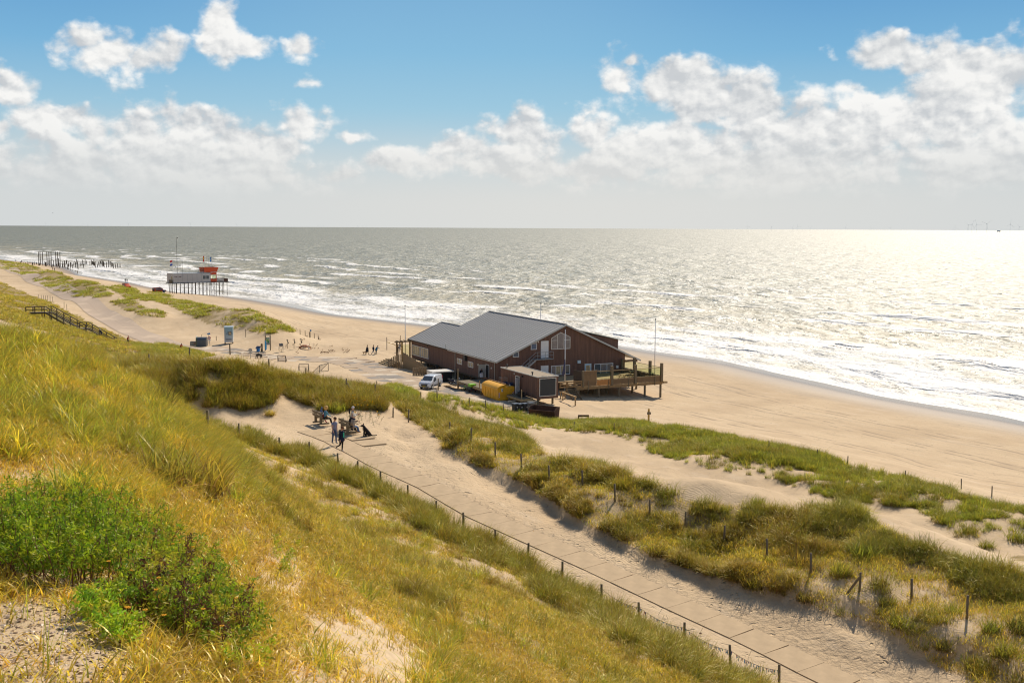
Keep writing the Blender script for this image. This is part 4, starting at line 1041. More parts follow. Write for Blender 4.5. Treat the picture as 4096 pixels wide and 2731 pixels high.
# dormer on the seaward slope
dz0 = roofz(13.5)
MB().prism([(13.5, roofz(13.5) - .1), (22.3, roofz(22.3) - .1), (22.3, 6.05)], 3.0, 3.15).build('dormer_cheek', M_BARN, pav)
MB().slab(22.15, 22.3, 3.16, 20, roofz(22.3) - .05, 6.0).build('dormer_wall', M_BARN, pav)
MB().bar((13.0, 11.4, roofz(13.0) + .05), (23.0, 11.4, 5.98), 17.6, .12).build('dormer_roof', simple('pale_green_roof_edge', (.40, .42, .36), .5, .1, .06, 2), pav)
# steel stair and landing on the gable
st = MB(); la, lb = G2(1010, 985, -1.1), G2(1375, 975, -1.1); zl = la[1]
st.slab(la[0], lb[0], -1.15, -.02, zl - .08, zl)
stair = st.build('steel_stair', M_GREY, pav)
xs_end = la[0] - 3.0; zs_end = zl - 2.3
for s_ in (-1.12, -.12): MB().bar((la[0], s_, zl - .1), (xs_end, s_, zs_end), .06, .24).build('stringer', M_GREY, stair)
tm = MB().slab(-.14, .14, -1.08, -.16, -.02, .02).mesh('tread', M_GREY)
for i in range(10):
    o = link('tread', tm, stair); t = (i + .5) / 10; o.location = (la[0] + (xs_end - la[0]) * t, 0, zl + (zs_end - zl) * t + .05)
rl = MB()
for h in (.55, 1.05): rl.tube([(lb[0], -1.12, zl + h), (la[0], -1.12, zl + h), (xs_end, -1.12, zs_end + h)], .03)
for x in (lb[0], (la[0]*.45 + lb[0]*.55), la[0] + .3): rl.cyl((x, -1.12, zl), (x, -1.12, zl + 1.05), .03)
for t in (.33, .75): rl.cyl((la[0] + (xs_end - la[0]) * t, -1.12, zl + (zs_end - zl) * t), (la[0] + (xs_end - la[0]) * t, -1.12, zl + (zs_end - zl) * t + 1.05), .03)
rl.cyl((lb[0], -.05, zl), (lb[0], -.05, zl + 1.05), .03).cyl((lb[0], -1.12, zl + 1.05), (lb[0], -.05, zl + 1.05), .03)
rl.build('handrail', M_GREY, stair)
# piles
for y in np.arange(.6, LEX, 3.0):
    for x in (.3, 5.5, 10.8) if y > LEN - 1 else (.3, 5.5, 10.8, 16, 21.3):
        w = L2W(x, y); MB().cyl((x, y, float(gz(w.x, w.y)) - .4), (x, y, ZB - .27), .14, n=7).build('pile', M_DARKWOOD, pav)

# ---------------------------------------------------------------- terrace in front of the gable
ZD, YF = 1.40, -10.9
ter = empty('timber_terrace', L2W(7, YF, 0), TH, 'raised timber terrace on tall piles with glass and plank balustrade', 'terrace')
TX0 = 7.0
def T(px, py, yl=YF):
    x, z = G4(px, py, yl); return x - TX0, z
xr, _ = T(2068, 900)
nd = 60
dm = MB().slab(0, xr + .35, .003, .178, -.05, 0).mesh('deck_plank', M_TIMBER2)
for i in range(60):
    o = link('deck_plank', dm, ter); o.location = (0, .0 + i * .181, ZD)
MB().slab(0, xr + .2, 0.02, .16, ZD - .42, ZD - .06).slab(0, xr + .2, 3.5, 3.66, ZD - .36, ZD - .06).slab(0, xr + .2, 7.2, 7.36, ZD - .36, ZD - .06).slab(xr - .1, xr + .1, .18, 10.6, ZD - .36, ZD - .06).build('deck_beam', M_TIMBER, ter)
MB().slab(xr + .34, xr + 1.0, -.1, 1.2, ZD - .3, ZD - .02).build('deck_beam', M_TIMBER2, ter)
def pile_at(x, y):
    w = L2W(TX0 + x, YF + y); b = float(gz(w.x, w.y))
    MB().cyl((x, y, b - .5), (x, y, ZD - .3), .16, .16, 8).build('pile', M_POST, ter)
for px in (350, 775, 1195, 1740): pile_at(T(px, 1100)[0], .25)
pile_at(xr, .2)
for px in (520, 665, 920, 1460): pile_at(T(px, 1000, YF + 3.6)[0], 3.6)
for x in (1, 4.5, 8, 11.5, 14.5): pile_at(x, 7.3)
def post(x, y, z1, r=.15): MB().slab(x - r, x + r, y - r, y + r, ZD - .05, z1).build('post', M_POST, ter)
ztop = 4.05
xa = T(440, 900)[0]; xb = T(715, 900)[0]; x3 = T(1030, 900)[0]; x4 = T(1520, 900)[0]
post(xa - .1, 0, ztop - .4, .13); post(x3, 0, ztop, .17); post(x4, 0, ztop, .17); post(xr, 0, ztop, .17); post(xr, 3.0, ztop, .17); post(xr, 7.2, ztop, .17); post(xr, 10.6, ztop - .6, .15)
def planks(x0, x1, y, z0, z1, mat, w=.2, along='x'):
    n = max(1, round(abs(x1 - x0) / w)); pw = (x1 - x0) / n
    me = (MB().slab(.006, abs(pw) - .006, -.02, .02, z0, z1) if along == 'x' else MB().slab(-.02, .02, .006, abs(pw) - .006, z0, z1)).mesh('plank', mat)
    for i in range(n):
        o = link('plank', me, ter); d = RNG.uniform(-.006, .006)
        o.location = (x0 + pw * i, y + d, RNG.uniform(-.015, .015)) if along == 'x' else (y + d, x0 + pw * i, RNG.uniform(-.015, .015))
M_PLANKB, M_PLANKO = wood('brown_screen_planks', (.235, .155, .085)), wood('orange_new_planks', (.50, .24, .085))
planks(xa + .05, xb, 0, ZD + .02, ZD + 2.12, M_PLANKB)
MB().slab(xa + .04, xb, -.06, .06, ZD + 2.14, ZD + 2.2).build('cap_rail', M_TIMBER, ter)
planks(.15, 2.6, xa - .12, ZD + .02, ZD + 2.1, M_DARKWOOD, .2, 'y')
planks(xb + .03, x3 - .19, 0, ZD + .02, ZD + .80, M_PLANKO); planks(x3 + .19, x4 - .19, 0, ZD + .02, ZD + .80, M_PLANKB); planks(x4 + .19, xr - .19, 0, ZD + .02, ZD + .80, M_PLANKB)
planks(.2, 10.4, xr, ZD + .02, ZD + .75, M_PLANKB, .2, 'y')
for p0, p1 in ((xb + .03, x3 - .18), (x3 + .18, x4 - .18), (x4 + .18, xr - .18)):
    MB().slab(p0, p1, -.012, .012, ZD + .90, ZD + 1.98).build('glass_panel', M_CLEAR, ter)
    MB().slab(p0, p1, -.04, .04, ZD + .82, ZD + .895).slab(p0, p1, -.04, .04, ZD + 1.985, ZD + 2.05).build('cap_rail', M_TIMBER2, ter)
for p0, p1 in ((.18, 2.82), (3.18, 7.02), (7.38, 10.4)):
    MB().slab(xr - .012, xr + .012, p0, p1, ZD + .86, ZD + 1.98).build('glass_panel', M_CLEAR, ter)
    MB().slab(xr - .04, xr + .04, p0, p1, ZD + .78, ZD + .855).slab(xr - .04, xr + .04, p0, p1, ZD + 1.985, ZD + 2.05).build('cap_rail', M_TIMBER2, ter)
xf0, xf1 = T(-60, 900)[0], xa - .25
for k in range(3):
    u0 = xf0 + (xf1 - xf0) * k / 3; u1 = xf0 + (xf1 - xf0) * (k + 1) / 3
    if k == 1: pass
    fb = MB().slab(u0 + .02, u0 + .14, -.05, .05, ZD, ZD + .9).slab(u1 - .14, u1 - .02, -.05, .05, ZD, ZD + .9)
    for z in (.12, .48, .80): fb.slab(u0 + .141, u1 - .141, -.03, .03, ZD + z - .09, ZD + z + .09)
    fb.build('low_fence_panel', M_TIMBER, ter)
for px in (540, 965, 1380, 1928):
    x = T(px, 900)[0]; MB().slab(x - .05, x + .05, -.09, -.022, ZD - .5, ZD + .78).build('batten', M_GREYWOOD, ter)
sx0, sx1 = T(75, 1010)[0], T(255, 1010)[0]
dst = MB().bar((sx0, -.05, ZD - .1), (sx0 + .1, -2.2, -.35), .07, .26).bar((sx1, -.05, ZD - .1), (sx1 + .1, -2.2, -.35), .07, .26).build('deck_stair', M_GREYWOOD, ter)
tm = MB().slab(sx0 + .05, sx1 - .05, -.16, .16, -.03, .03).mesh('tread', M_GREYWOOD)
for i in range(8):
    o = link('tread', tm, dst); t = (i + .4) / 8; o.location = (.1 * t, -.1 - 2.1 * t, ZD - .12 - 1.75 * t)

def picnic(loc, rz, label):
    t = empty('picnic_table', loc, rz, label, 'picnic table')
    pm = MB().slab(-.95, .95, -.07, .07, -.02, .02).mesh('board', M_TIMBER2)
    for y in (-.32, -.16, 0, .16, .32):
        o = link('table_board', pm, t); o.location = (0, y, .74)
    for y in (-.78, .78):
        o = link('bench_board', pm, t); o.location = (0, y, .44); o.scale = (1, 1.8, 1)
    for x in (-.65, .65):
        for s_ in (-1, 1): MB().bar((x, s_ * .25, .72), (x, s_ * .7, 0), .08).build('leg', M_TIMBER2, t)
        MB().bar((x, -.85, .40), (x, .85, .40), .08).build('cross_bar', M_TIMBER2, t)
    return t
a = T(1320, 760, YF + 4); picnic(L2W(TX0 + a[0], YF + 4.2, ZD), TH + .3, 'pale wooden picnic table in the sun beside the pavilion corner')
a = T(1620, 680, YF + 4); picnic(L2W(TX0 + a[0] + .8, YF + 6.5, ZD), TH - .1, 'shaded picnic table near the seaward glass balustrade')
pl = empty('potted_palm', L2W(TX0 + xr - .9, YF + .9, ZD), 0, 'small green palm standing in the seaward corner of the terrace', 'palm')
MB().cyl((0, 0, 0), (0, 0, 1.05), .10, .07, 7).build('trunk', M_DARKWOOD, pl)
fv = MB()
for i in range(26):
    az_ = i * 2.4; t_ = RNG.uniform(.1, 1.2); l_ = .62
    d = Vector((math.cos(az_) * math.cos(t_), math.sin(az_) * math.cos(t_), math.sin(t_) * 1.0 - .25)) * l_; sd_ = Vector((-math.sin(az_), math.cos(az_), 0)) * .035
    b0 = Vector((0, 0, 1.05)); fv.add([b0 - sd_, b0 + sd_, b0 + d + sd_ * .2 - Vector((0, 0, .1))], [(0, 1, 2)])
fv.build('frond_crown', flat((.06, .16, .03)), pl)
for k, x in enumerate((1420, 1460)):
    a = T(x, 780, YF + 3)
    s_ = empty('bar_stool', L2W(TX0 + a[0] + .6, YF + 3.4, ZD), TH, ['tall wooden bar stool nearer the pale picnic table', 'tall wooden bar stool nearer the middle glass post'][k], 'stool')
    MB().slab(-.2, .2, -.2, .2, .74, .80).build('seat', M_TIMBER2, s_)
    for u in (-.17, .17):
        for w in (-.17, .17): MB().bar((u, w, 0), (u * .8, w * .8, .74), .045).build('leg', M_TIMBER2, s_)

# ---------------------------------------------------------------- cabin with the blackboard end
cw = at(2154.6, 1590, 1.2); CO = at(2149, 1597, 1.2)
cab = empty('container_cabin', (CO.x, CO.y, 0), TH, 'brown boarded flat roofed cabin with a big blackboard on its end wall', 'cabin')
CWd, CL, C0, C1 = 3.08, 10.9, 1.2, 4.05
MB().slab(0, CWd, 0, .14, C0, C1).slab(0, CWd, CL - .14, CL, C0, C1).slab(0, .14, .141, CL - .141, C0, C1).slab(CWd - .14, CWd, .141, CL - .141, C0, C1).slab(.141, CWd - .141, .141, CL - .141, C0, C0 + .2).build('wall', M_BARN, cab)
MB().slab(.03, CWd - .03, .03, CL - .03, C1 + .002, C1 + .04).build('roof', M_FELT, cab)
MB().slab(-.06, CWd + .06, -.06, .03, C1 - .02, C1 + .09).slab(-.06, CWd + .06, CL - .03, CL + .06, C1 - .02, C1 + .09).slab(-.06, .03, .031, CL - .031, C1 - .02, C1 + .09).slab(CWd - .03, CWd + .06, .031, CL - .031, C1 - .02, C1 + .09).build('roof_edge', M_GALV, cab)
sc_ = MB().slab(.36, CWd - .42, -.06, -.004, C0 + .42, C1 - .22).build('blackboard', M_SCREEN, cab)
MB().slab(.28, CWd - .34, -.075, -.005, C0 + .34, C0 + .415).slab(.28, CWd - .34, -.075, -.005, C1 - .215, C1 - .14).slab(.28, .355, -.074, -.005, C0 + .416, C1 - .216).slab(CWd - .415, CWd - .34, -.074, -.005, C0 + .416, C1 - .216).build('board_frame', M_CREAM, sc_)
MB().slab(-.03, -.004, 5.2, 6.2, C0 + .1, C0 + 2.25).build('doorway', M_BLACK, cab)
MB().slab(-.06, -.004, 5.1, 5.195, C0 + .1, C0 + 2.35).slab(-.06, -.004, 6.205, 6.3, C0 + .1, C0 + 2.35).slab(-.06, -.004, 5.196, 6.204, C0 + 2.26, C0 + 2.35).build('door_frame', M_CREAM, cab)
MB().box((-.42, 4.95, C0 + 1.15), (.05, .95, 2.1), rz=R(-62)).build('open_door', M_WHITE, cab, 'white door standing open')
for y, x in ((10.2, .6), (2.0, .3)): MB().cyl((x, y, C1 + .04), (x, y, C1 + .35), .08).ball((x, y, C1 + .42), (.16, .16, .12)).build('roof_vent', M_DARK, cab)
MB().box((-.12, 4.1, C1 - .35), (.2, .2, .2)).build('floodlight', M_BLACK, cab)
MB().box((-.06, 6.6, C1 - .3), (.1, .12, .22)).build('wall_lamp', M_CREAM, cab)
for x in (.5, CWd - .4):
    for y in (.8, 4.5, 8.5):
        w = Vector((CO.x, CO.y, 0)) + BX * x + BY * y; MB().cyl((x, y, float(gz(w.x, w.y)) - .4), (x, y, C0), .15, n=7).build('pile', M_POST, cab)
# loading platform along its landward side, with its posts and ramp
lp = empty('loading_platform', (CO.x, CO.y, 0), TH, 'low grey plank platform between the cabin and the pavilion back door', 'platform')
bw_ = [MB().slab(x0, x1, .004, .19, -.06, 0).mesh('board', M_GREYWOOD) for x0, x1 in ((-1.7, -.02), (-1.05, -.02), (-2.6, 1.38))]
for i in range(98):
    y = 1.2 + i * .195
    o = link('board', bw_[0 if y < 5.4 else (1 if y < 11.3 else 2)], lp); o.location = (0, y, C0 - .02)
MB().slab(-1.75, -.03, 1.05, 1.19, C0 - .34, C0 - .03).slab(-1.75, -1.6, 1.2, 5.5, C0 - .34, C0 - .085).slab(-2.6, -1.0, 11.2, 11.34, C0 - .34, C0 - .085).slab(-2.65, -2.5, 11.35, 20.2, C0 - .34, C0 - .085).build('edge_beam', M_TIMBER2, lp)
for x, y in ((-.8, 1.3), (-1.6, 1.3), (-1.6, 5), (-2.5, 12), (-2.5, 16), (-2.5, 20)):
    w = Vector((CO.x, CO.y, 0)) + BX * x + BY * y; MB().cyl((x, y, float(gz(w.x, w.y)) - .4), (x, y, C0 - .1), .13).build('pile', M_POST, lp)
for x, y, h in ((-1.65, 1.25, 1.3), (-2.55, 12.4, 1.1), (-2.6, 19.8, 1.9)): MB().bar((x, y, C0 - .3), (x, y, C0 + h - .1), .10).build('handrail_post', M_TIMBER2, lp)
MB().bar((-3.2, 17.0, C0 - .08), (-3.3, 22.6, .12), 1.1, .07).build('ramp', M_TIMBER, lp)

# crates and cages on the platform
def cagebox(name, loc, rz, w, d, h, label, cat, step=.18, mat=M_GALV, r=.012):
    t = empty(name, loc, rz, label, cat); b = MB()
    for x in np.arange(-w/2, w/2 + .01, step):
        for y in (-d/2, d/2): b.bar((x, y, 0), (x, y, h), r)
    for y in np.arange(-d/2, d/2 + .01, step):
        for x in (-w/2, w/2): b.bar((x, y, 0), (x, y, h), r)
    for z in (0.02, h/2, h):
        b.bar((-w/2, -d/2, z), (w/2, -d/2, z), r*2).bar((-w/2, d/2, z), (w/2, d/2, z), r*2).bar((-w/2, -d/2, z), (-w/2, d/2, z), r*2).bar((w/2, -d/2, z), (w/2, d/2, z), r*2)
    b.build('mesh_side', mat, t)
    MB().slab(-w/2, w/2, -d/2, d/2, .0, .05).build('base', mat, t)
    return t
CW_ = lambda x, y, z=C0: Vector((CO.x, CO.y, 0)) + BX * x + BY * y + Vector((0, 0, z))
cagebox('roll_cage', CW_(-.55, 9.0), TH, .8, 1.1, 1.75, 'galvanised roll cage standing by the cabin wall behind the skip', 'cage')
cr = simple('crate_red', (.42, .07, .05), .5); cbl = simple('crate_navy', (.05, .06, .12), .5); cgr = simple('crate_grey', (.24, .25, .24), .5)
k = 0
for (x, y, n, mats, nm) in ((-.78, 7.8, 4, [cgr, cr, cr, cbl], 'nearer the roll cage'), (-.5, 7.0, 4, [cbl, cgr, cbl, cbl], 'nearer the white cabin door')):
    for i in range(n):
        c_ = ['grey', 'red', 'red', 'navy'][i] if 'roll' in nm else ['navy', 'grey', 'navy', 'navy'][i]
        pos_w = ['bottom', 'second from bottom', 'third from bottom', 'topmost'][i]
        e = empty('drink_crate', CW_(x, y, C0 + i * .33), TH + .05 * i, '%s plastic crate, %s of the stack %s' % (c_, pos_w, nm), 'crate', 'crates stacked by the cabin wall')
        MB().slab(-.22, .22, -.32, .32, 0, .03).slab(-.22, .22, -.32, -.29, .031, .31).slab(-.22, .22, .29, .32, .031, .31).slab(-.22, -.19, -.289, .289, .031, .31).slab(.19, .22, -.289, .289, .031, .31).build('shell', mats[i], e)
for k, (x, y) in enumerate(((-.85, 9.9), (-.75, 6.6))):
    e = empty('gas_bottle', CW_(x, y), 0, ['slim pale gas bottle at the platform edge behind the skip', 'slim pale gas bottle between the crate stacks and the skip'][k], 'gas bottle')
    MB().cyl((0, 0, 0), (0, 0, 1.0), .12, .12, 10).ball((0, 0, 1.0), .12).build('cylinder_body', M_CREAM, e, smooth=True); MB().cyl((0, 0, 1.1), (0, 0, 1.2), .05).build('valve', M_GREY, e)
e = empty('black_tub', CW_(-.85, 3.0), TH, 'square black tub standing on the platform by the cabin', 'tub'); MB().slab(-.35, .35, -.35, .35, 0, .06).slab(-.35, .35, -.35, -.30, .06, .6).slab(-.35, .35, .30, .35, .06, .6).slab(-.35, -.30, -.30, .30, .06, .6).slab(.30, .35, -.30, .30, .06, .6).build('shell', M_BLACK, e)
e = empty('blue_crate', CW_(-.6, 6.1), TH, 'low dark blue crate lying before the white cabin door', 'crate'); MB().slab(-.4, .4, -.25, .25, 0, .05).slab(-.4, .4, -.25, -.21, .05, .3).slab(-.4, .4, .21, .25, .05, .3).slab(-.4, -.36, -.21, .21, .05, .3).slab(.36, .4, -.21, .21, .05, .3).build('shell', flat((.03, .05, .25)), e)

# ---------------------------------------------------------------- yellow skip
kp = at(1992, 1612.6, .05)
sk = empty('yellow_skip', (kp.x, kp.y, float(gz(kp.x, kp.y))), TH, 'large yellow closed waste skip with curved lids and red white hazard plates', 'skip')
KW, KL, KH = 2.42, 5.2, 1.75
MB().slab(0, KW, 0, .08, .1, KH + .12).build('end_wall', M_YELLOW, sk)
MB().prism([(.08, .1), (KL - .9, .1), (KL, .62), (KL, KH - .25), (.08, KH - .25)], .0, KW, 'x').build('body', M_YELLOW, sk)
rib = MB().slab(-.05, -.002, -.05, .05, .14, KH - .28).mesh('side_rib', M_YELLOW)
for i in range(6):
    o = link('side_rib', rib, sk); o.location = (0, .7 + i * .82, .0 if i < 5 else .3)
lid_o = [(-.06 + (KW + .12) * .5 * (1 - math.cos(PI * t / 8 * .5)) , KH - .24 + .62 * math.sin(PI * t / 8 * .5)) for t in range(9)]
lid = MB().prism(lid_o + [(KW * .5, KH - .24)], 0, 1.0).mesh('lid', M_YELLOW)
for i in range(5):
    o = link('lid', lid, sk); o.location = (0, .10 + i * 1.02, 0)
MB().slab(KW * .5, KW - .02, .09, KL, KH - .25, KH + .1).build('far_lid', M_YELLOW, sk)
MB().bar((KW * .5, .1, KH + .42), (KW * .5, KL, KH + .42), .12, .14).build('lid_beam', simple('skip_brown_edge', (.30, .16, .05), .7, 0, .3, 3), sk)
M_HAZ, nt, p = material('hazard_stripes')
s_ = nt.sep(nt.obj()); nt.put(p.inputs['Base Color'], nt.mix(nt.math('GREATER_THAN', nt.math('FRACT', nt.math('MULTIPLY_ADD', s_[2], 4.2, nt.math('MULTIPLY', s_[0], 4.2))), .5), rgb(.75, .73, .70), rgb(.55, .05, .03)))
for x in (.08, KW - .28): MB().slab(x, x + .18, -.02, -.002, .45, 1.12).build('hazard_plate', M_HAZ, sk)
lg = MB().slab(.5, .78, -.02, -.002, 1.25, 1.65).build('logo_plate', M_WHITE, sk); MB().cyl((.64, -.028, 1.48), (.64, -.021, 1.48), .085, n=12).slab(.55, .73, -.028, -.021, 1.30, 1.36).build('emblem', M_GREY, lg)
for x in (.75, 1.65): MB().slab(x - .03, x + .03, -.03, -.002, .14, KH + .1).build('end_rib', M_YELLOW, sk)

# ---------------------------------------------------------------- bins, cages and the rusty trough behind the front dune
def C3(x, y, z=None):
    px, py = 1930 + x / Q, 1450 + y / Q
    return hit(px, py, 100, 200) if z is None else at(px, py, z)
bl = ['wheeled bin with a light lid at the landward end of its row', 'second wheeled bin from the landward end of its row', 'third wheeled bin from the landward end of its row', 'wheeled bin nearest the rusty trough']
for k, x in enumerate((690, 790, 895, 1010)):
    q = at(1930 + x / Q, 1450 + 1075 / Q, .4); g0 = float(gz(q.x, q.y))
    e = empty('wheelie_bin', (q.x, q.y, g0), TH + .15, bl[k], 'bin', 'grey wheeled bins in a row')
    MB().prism([(-.27, .08), (.25, .08), (.31, 1.0), (-.33, 1.0)], -.36, .36, 'x').build('body', M_DARK, e, bevel=.03)
    MB().slab(-.40, .40, -.36, .36, 1.0, 1.07).build('lid', flat((.12, .15, .19)), e); MB().cyl((-.38, .36, 1.03), (.38, .36, 1.03), .04).build('handle', M_DARK, e)
    for s_ in (-.3, .3): MB().cyl((s_ - .03, .25, .1), (s_ + .03, .25, .1), .1, n=10).build('wheel', M_BLACK, e)
    MB().box((0, -.39, .62), (.16, .01, .16)).build('sticker', M_CREAM, e)
q = at(1930 + 605/Q, 1450 + 1060/Q, .4); cagebox('mesh_gate', ground(q.x, q.y), TH, 1.0, .08, 1.3, 'rusty framed mesh gate left of the wheeled bins', 'gate', .12, M_GALV)
q = at(1930 + 1035/Q, 1450 + 1085/Q, .4); cagebox('mesh_gate', ground(q.x, q.y), TH, 1.25, .08, 1.3, 'mesh gate leaning between the bins and the trough', 'gate', .12, M_GALV)
q = at(1930 + 1290/Q, 1450 + 1150/Q, .5); tr = empty('rusty_trough', (q.x, q.y, float(gz(q.x, q.y)) - .1), R(-28), 'open rusty brown steel trough tipped behind the front dune', 'trough')
MB().prism([(-.55, .0), (.45, .0), (.75, 1.25), (.69, 1.25), (.41, .06), (-.5, .06), (-.78, .9), (-.84, .9)], -1.7, 1.7, 'x').build('shell', M_RUST, tr)
for x in (-1.74, 1.70): MB().prism([(-.55, .0), (.45, .0), (.75, 1.25), (-.2, 1.3), (-.84, .9)], x, x + .04, 'x').build('end_plate', M_RUST, tr)
q = at(1930 + 2110/Q, 1450 + 1245/Q, .5); rf = empty('rusty_stand', ground(q.x, q.y), R(-15), 'small rusty steel stand beside the round dune tussock', 'stand')
MB().bar((-.65, 0, .55), (.65, 0, .62), .12, .22).build('top_bar', M_RUST, rf); MB().bar((-.55, 0, -.2), (-.6, 0, .5), .12).build('leg', M_RUST, rf); MB().bar((.5, 0, -.2), (.55, 0, .5), .12).build('leg', M_RUST, rf)
# low T rail in the sand before the stair
p0, p1 = C3(1680, 790), C3(1940, 900)
tr2 = empty('sand_rail', p0, 0, 'pale timber T rail standing in sand before the terrace stair', 'rail')
d_ = p1 - p0
MB().bar((0, 0, -.3), (0, 0, 1.0), .18).build('rail_post', M_TIMBER2, tr2); MB().bar((d_.x, d_.y, d_.z - .3), (d_.x, d_.y, d_.z + 1.1), .18).build('rail_post', M_TIMBER2, tr2)
dn = d_.normalized(); MB().bar(Vector((0, 0, 1.08)) - dn * .25, Vector((d_.x, d_.y, d_.z + 1.16)) + dn * .35, .2, .14).build('top_rail', M_TIMBER2, tr2)
p0 = C3(1680, 700, .4)
sl_ = empty('low_rail', (p0.x, p0.y, float(gz(p0.x, p0.y))), TH, 'short timber rail between the flagpole foot and the cabin', 'rail')
MB().bar((-.5, 0, 1.0), (.5, 0, 1.0), .2, .14).build('top_rail', M_TIMBER2, sl_); MB().bar((-.35, 0, -.3), (-.35, 0, .93), .14).build('rail_post', M_TIMBER2, sl_); MB().bar((.35, 0, -.3), (.35, 0, .93), .14).build('rail_post', M_TIMBER2, sl_)

# ---------------------------------------------------------------- flagpoles
def flagpole(base, top, label, flag=None):
    f = empty('flagpole', base, 0, label, 'flagpole', 'flagpoles round the pavilion'); h = top
    MB().cyl((0, 0, -.3), (0, 0, h), .085, .05, 8).build('pole', M_WHITE, f, smooth=True)
    MB().ball((0, 0, h + .08), .11).build('finial', M_BLACK, f)
    return f
q = at(2259, 1566, -.1); flagpole(ground(q.x, q.y), 8.9, 'white flagpole by the blackboard cabin with a furled flag')
q2 = at(2255, 1520, 1.8); fl_ = empty('furled_flag', (q.x - .02, q.y, 2.2), 0, 'dark furled flag hanging low on the white flagpole', 'flag')
v, f = spine_mesh([(0, -.12, 2.4), (-.05, -.14, 1.7), (-.1, -.16, 1.0), (-.18, -.2, .35), (-.28, -.22, 0)], [(.05, .04), (.12, .06), (.16, .09), (.22, .1), (.06, .04)], 8); b = MB(); b.add(v, f); b.build('cloth', flat((.10, .10, .16)), fl_)
q = atY(1621, 1352, 186); flagpole(ground(q.x, q.y), CZ + ray(1621, 1224).z / ray(1621, 1224).y * 186 - float(gz(q.x, q.y)), 'white flagpole at the landward end behind the entrance')
q = atY(2162, 1300, 212); flagpole(ground(q.x, q.y), CZ + ray(2162, 1215).z / ray(2162, 1215).y * 212 - float(gz(q.x, q.y)), 'flagpole tip showing above the roof ridge')
q = atY(2619, 1450, 171); flagpole(ground(q.x, q.y), CZ + ray(2620, 1279).z / ray(2620, 1279).y * 171 - float(gz(q.x, q.y)), 'white flagpole beyond the seaward corner of the terrace')

# ---------------------------------------------------------------- entrance: palisade, steps, frame, bench
def C1(x, y, z=0.0): return at(1550 + x / Q, 1330 + y / Q, z)
stake_runs = [(C1(20, 735), C1(335, 735), 1.35, 2.65, 'run'), (C1(340, 738), C1(640, 820), 2.6, 1.7, 'run'), (C1(650, 822), C1(800, 850), 1.75, 1.1, 'run'), (C1(540, 893), C1(815, 882), 1.2, 1.35, 'run')]
ps = empty('stake_palisade', C1(340, 737), 0, 'stepped palisade of upright round stakes beside the entrance steps', 'palisade')
o0 = Vector(ps.location)
stk = MB().cyl((0, 0, 0), (0, 0, 1), .115, .105, 7).mesh('stake', wood('palisade_stake_wood', (.33, .235, .135)), True)
for a, b, h0, h1, _ in stake_runs:
    n = max(2, int((b - a).length / .235))
    for i in range(n):
        t = i / (n - 1); p_ = a.lerp(b, t) - o0; gz_ = float(gz(*(a.lerp(b, t).xy)))
        o = link('stake', stk, ps); o.location = (p_.x, p_.y + RNG.uniform(-.02, .02), gz_ - .2 - o0.z); o.scale = (1, 1, (h0 + (h1 - h0) * t) * RNG.uniform(.94, 1.06) + .2)
es = empty('entrance_steps', at(1550, 1470, .0), 0, 'broad wooden steps climbing to the pavilion entrance', 'steps')
s0, s1 = at(1504, 1456, 0) - Vector(es.location), at(1551, 1471, 0) - Vector(es.location)
wdir = (s1 - s0).normalized(); up_ = Vector((-wdir.y, wdir.x, 0)); up_ = up_ if up_.x > 0 else -up_
for i in range(5):
    c = (s0 + s1) / 2 + up_ * (.25 + i * .42); MB().box((c.x, c.y, .09 + i * .18), ((s1 - s0).length, .44, .16), rz=math.atan2(wdir.y, wdir.x)).box((c.x + up_.x * .02, c.y + up_.y * .02, i * .09), ((s1 - s0).length - .1, .38, max(.02, i * .18)), rz=math.atan2(wdir.y, wdir.x)).build('step', M_TIMBER2, es)
ef = empty('entrance_pergola', L2W(-2.6, LEX + .2, 0), TH, 'timber entrance pergola with a surfboard and glass screen at the pavilion corner', 'pergola')
for x in (0, .95, 2.4): MB().slab(x - .12, x + .12, -.12, .12, .2, 3.6).build('post', M_TIMBER if x != .95 else simple('ochre_post', (.45, .28, .07), .7), ef)
MB().bar((-.4, 0, 3.7), (2.9, 0, 3.7), .16, .2).build('beam', M_TIMBER, ef)
for x in (.1, .8, 1.5, 2.2): MB().bar((x, -.8, 3.86), (x, .8, 3.86), .1, .12).build('rafter', M_GREYWOOD, ef)
MB().slab(1.1, 2.25, -.015, .015, 1.2, 3.2).build('glass_screen', M_CLEAR, ef); MB().slab(1.1, 2.25, -.03, .03, .9, 1.19).build('screen_base', M_TIMBER, ef)
b = MB(); b.add(*spine_mesh([(-1.9, -.1, 3.75), (-1.3, -.1, 3.6), (-.5, -.1, 3.3), (0, -.1, 2.95)], [(.04, .04), (.2, .06), (.2, .06), (.05, .04)], 8)); b.build('surfboard', flat((.62, .42, .10), .3), ef, smooth=True)
eb = empty('plank_bench', C1(450, 745), 0, 'dark plank bench at the foot of the stake palisade', 'bench'); d_ = (C1(570, 775) - C1(370, 700))
MB().bar(-d_ / 2 + Vector((0, 0, .45)), d_ / 2 + Vector((0, 0, .45)), .5, .08).build('seat', M_GREYWOOD, eb)
for t in (-.4, .4): MB().bar(d_ * t, d_ * t + Vector((0, 0, .41)), .4, .1).build('leg', M_DARKWOOD, eb)
bs = empty('bin_shelter', C1(1160, 1030), TH, 'low black box shelter with a white roof edge behind the van', 'shelter')
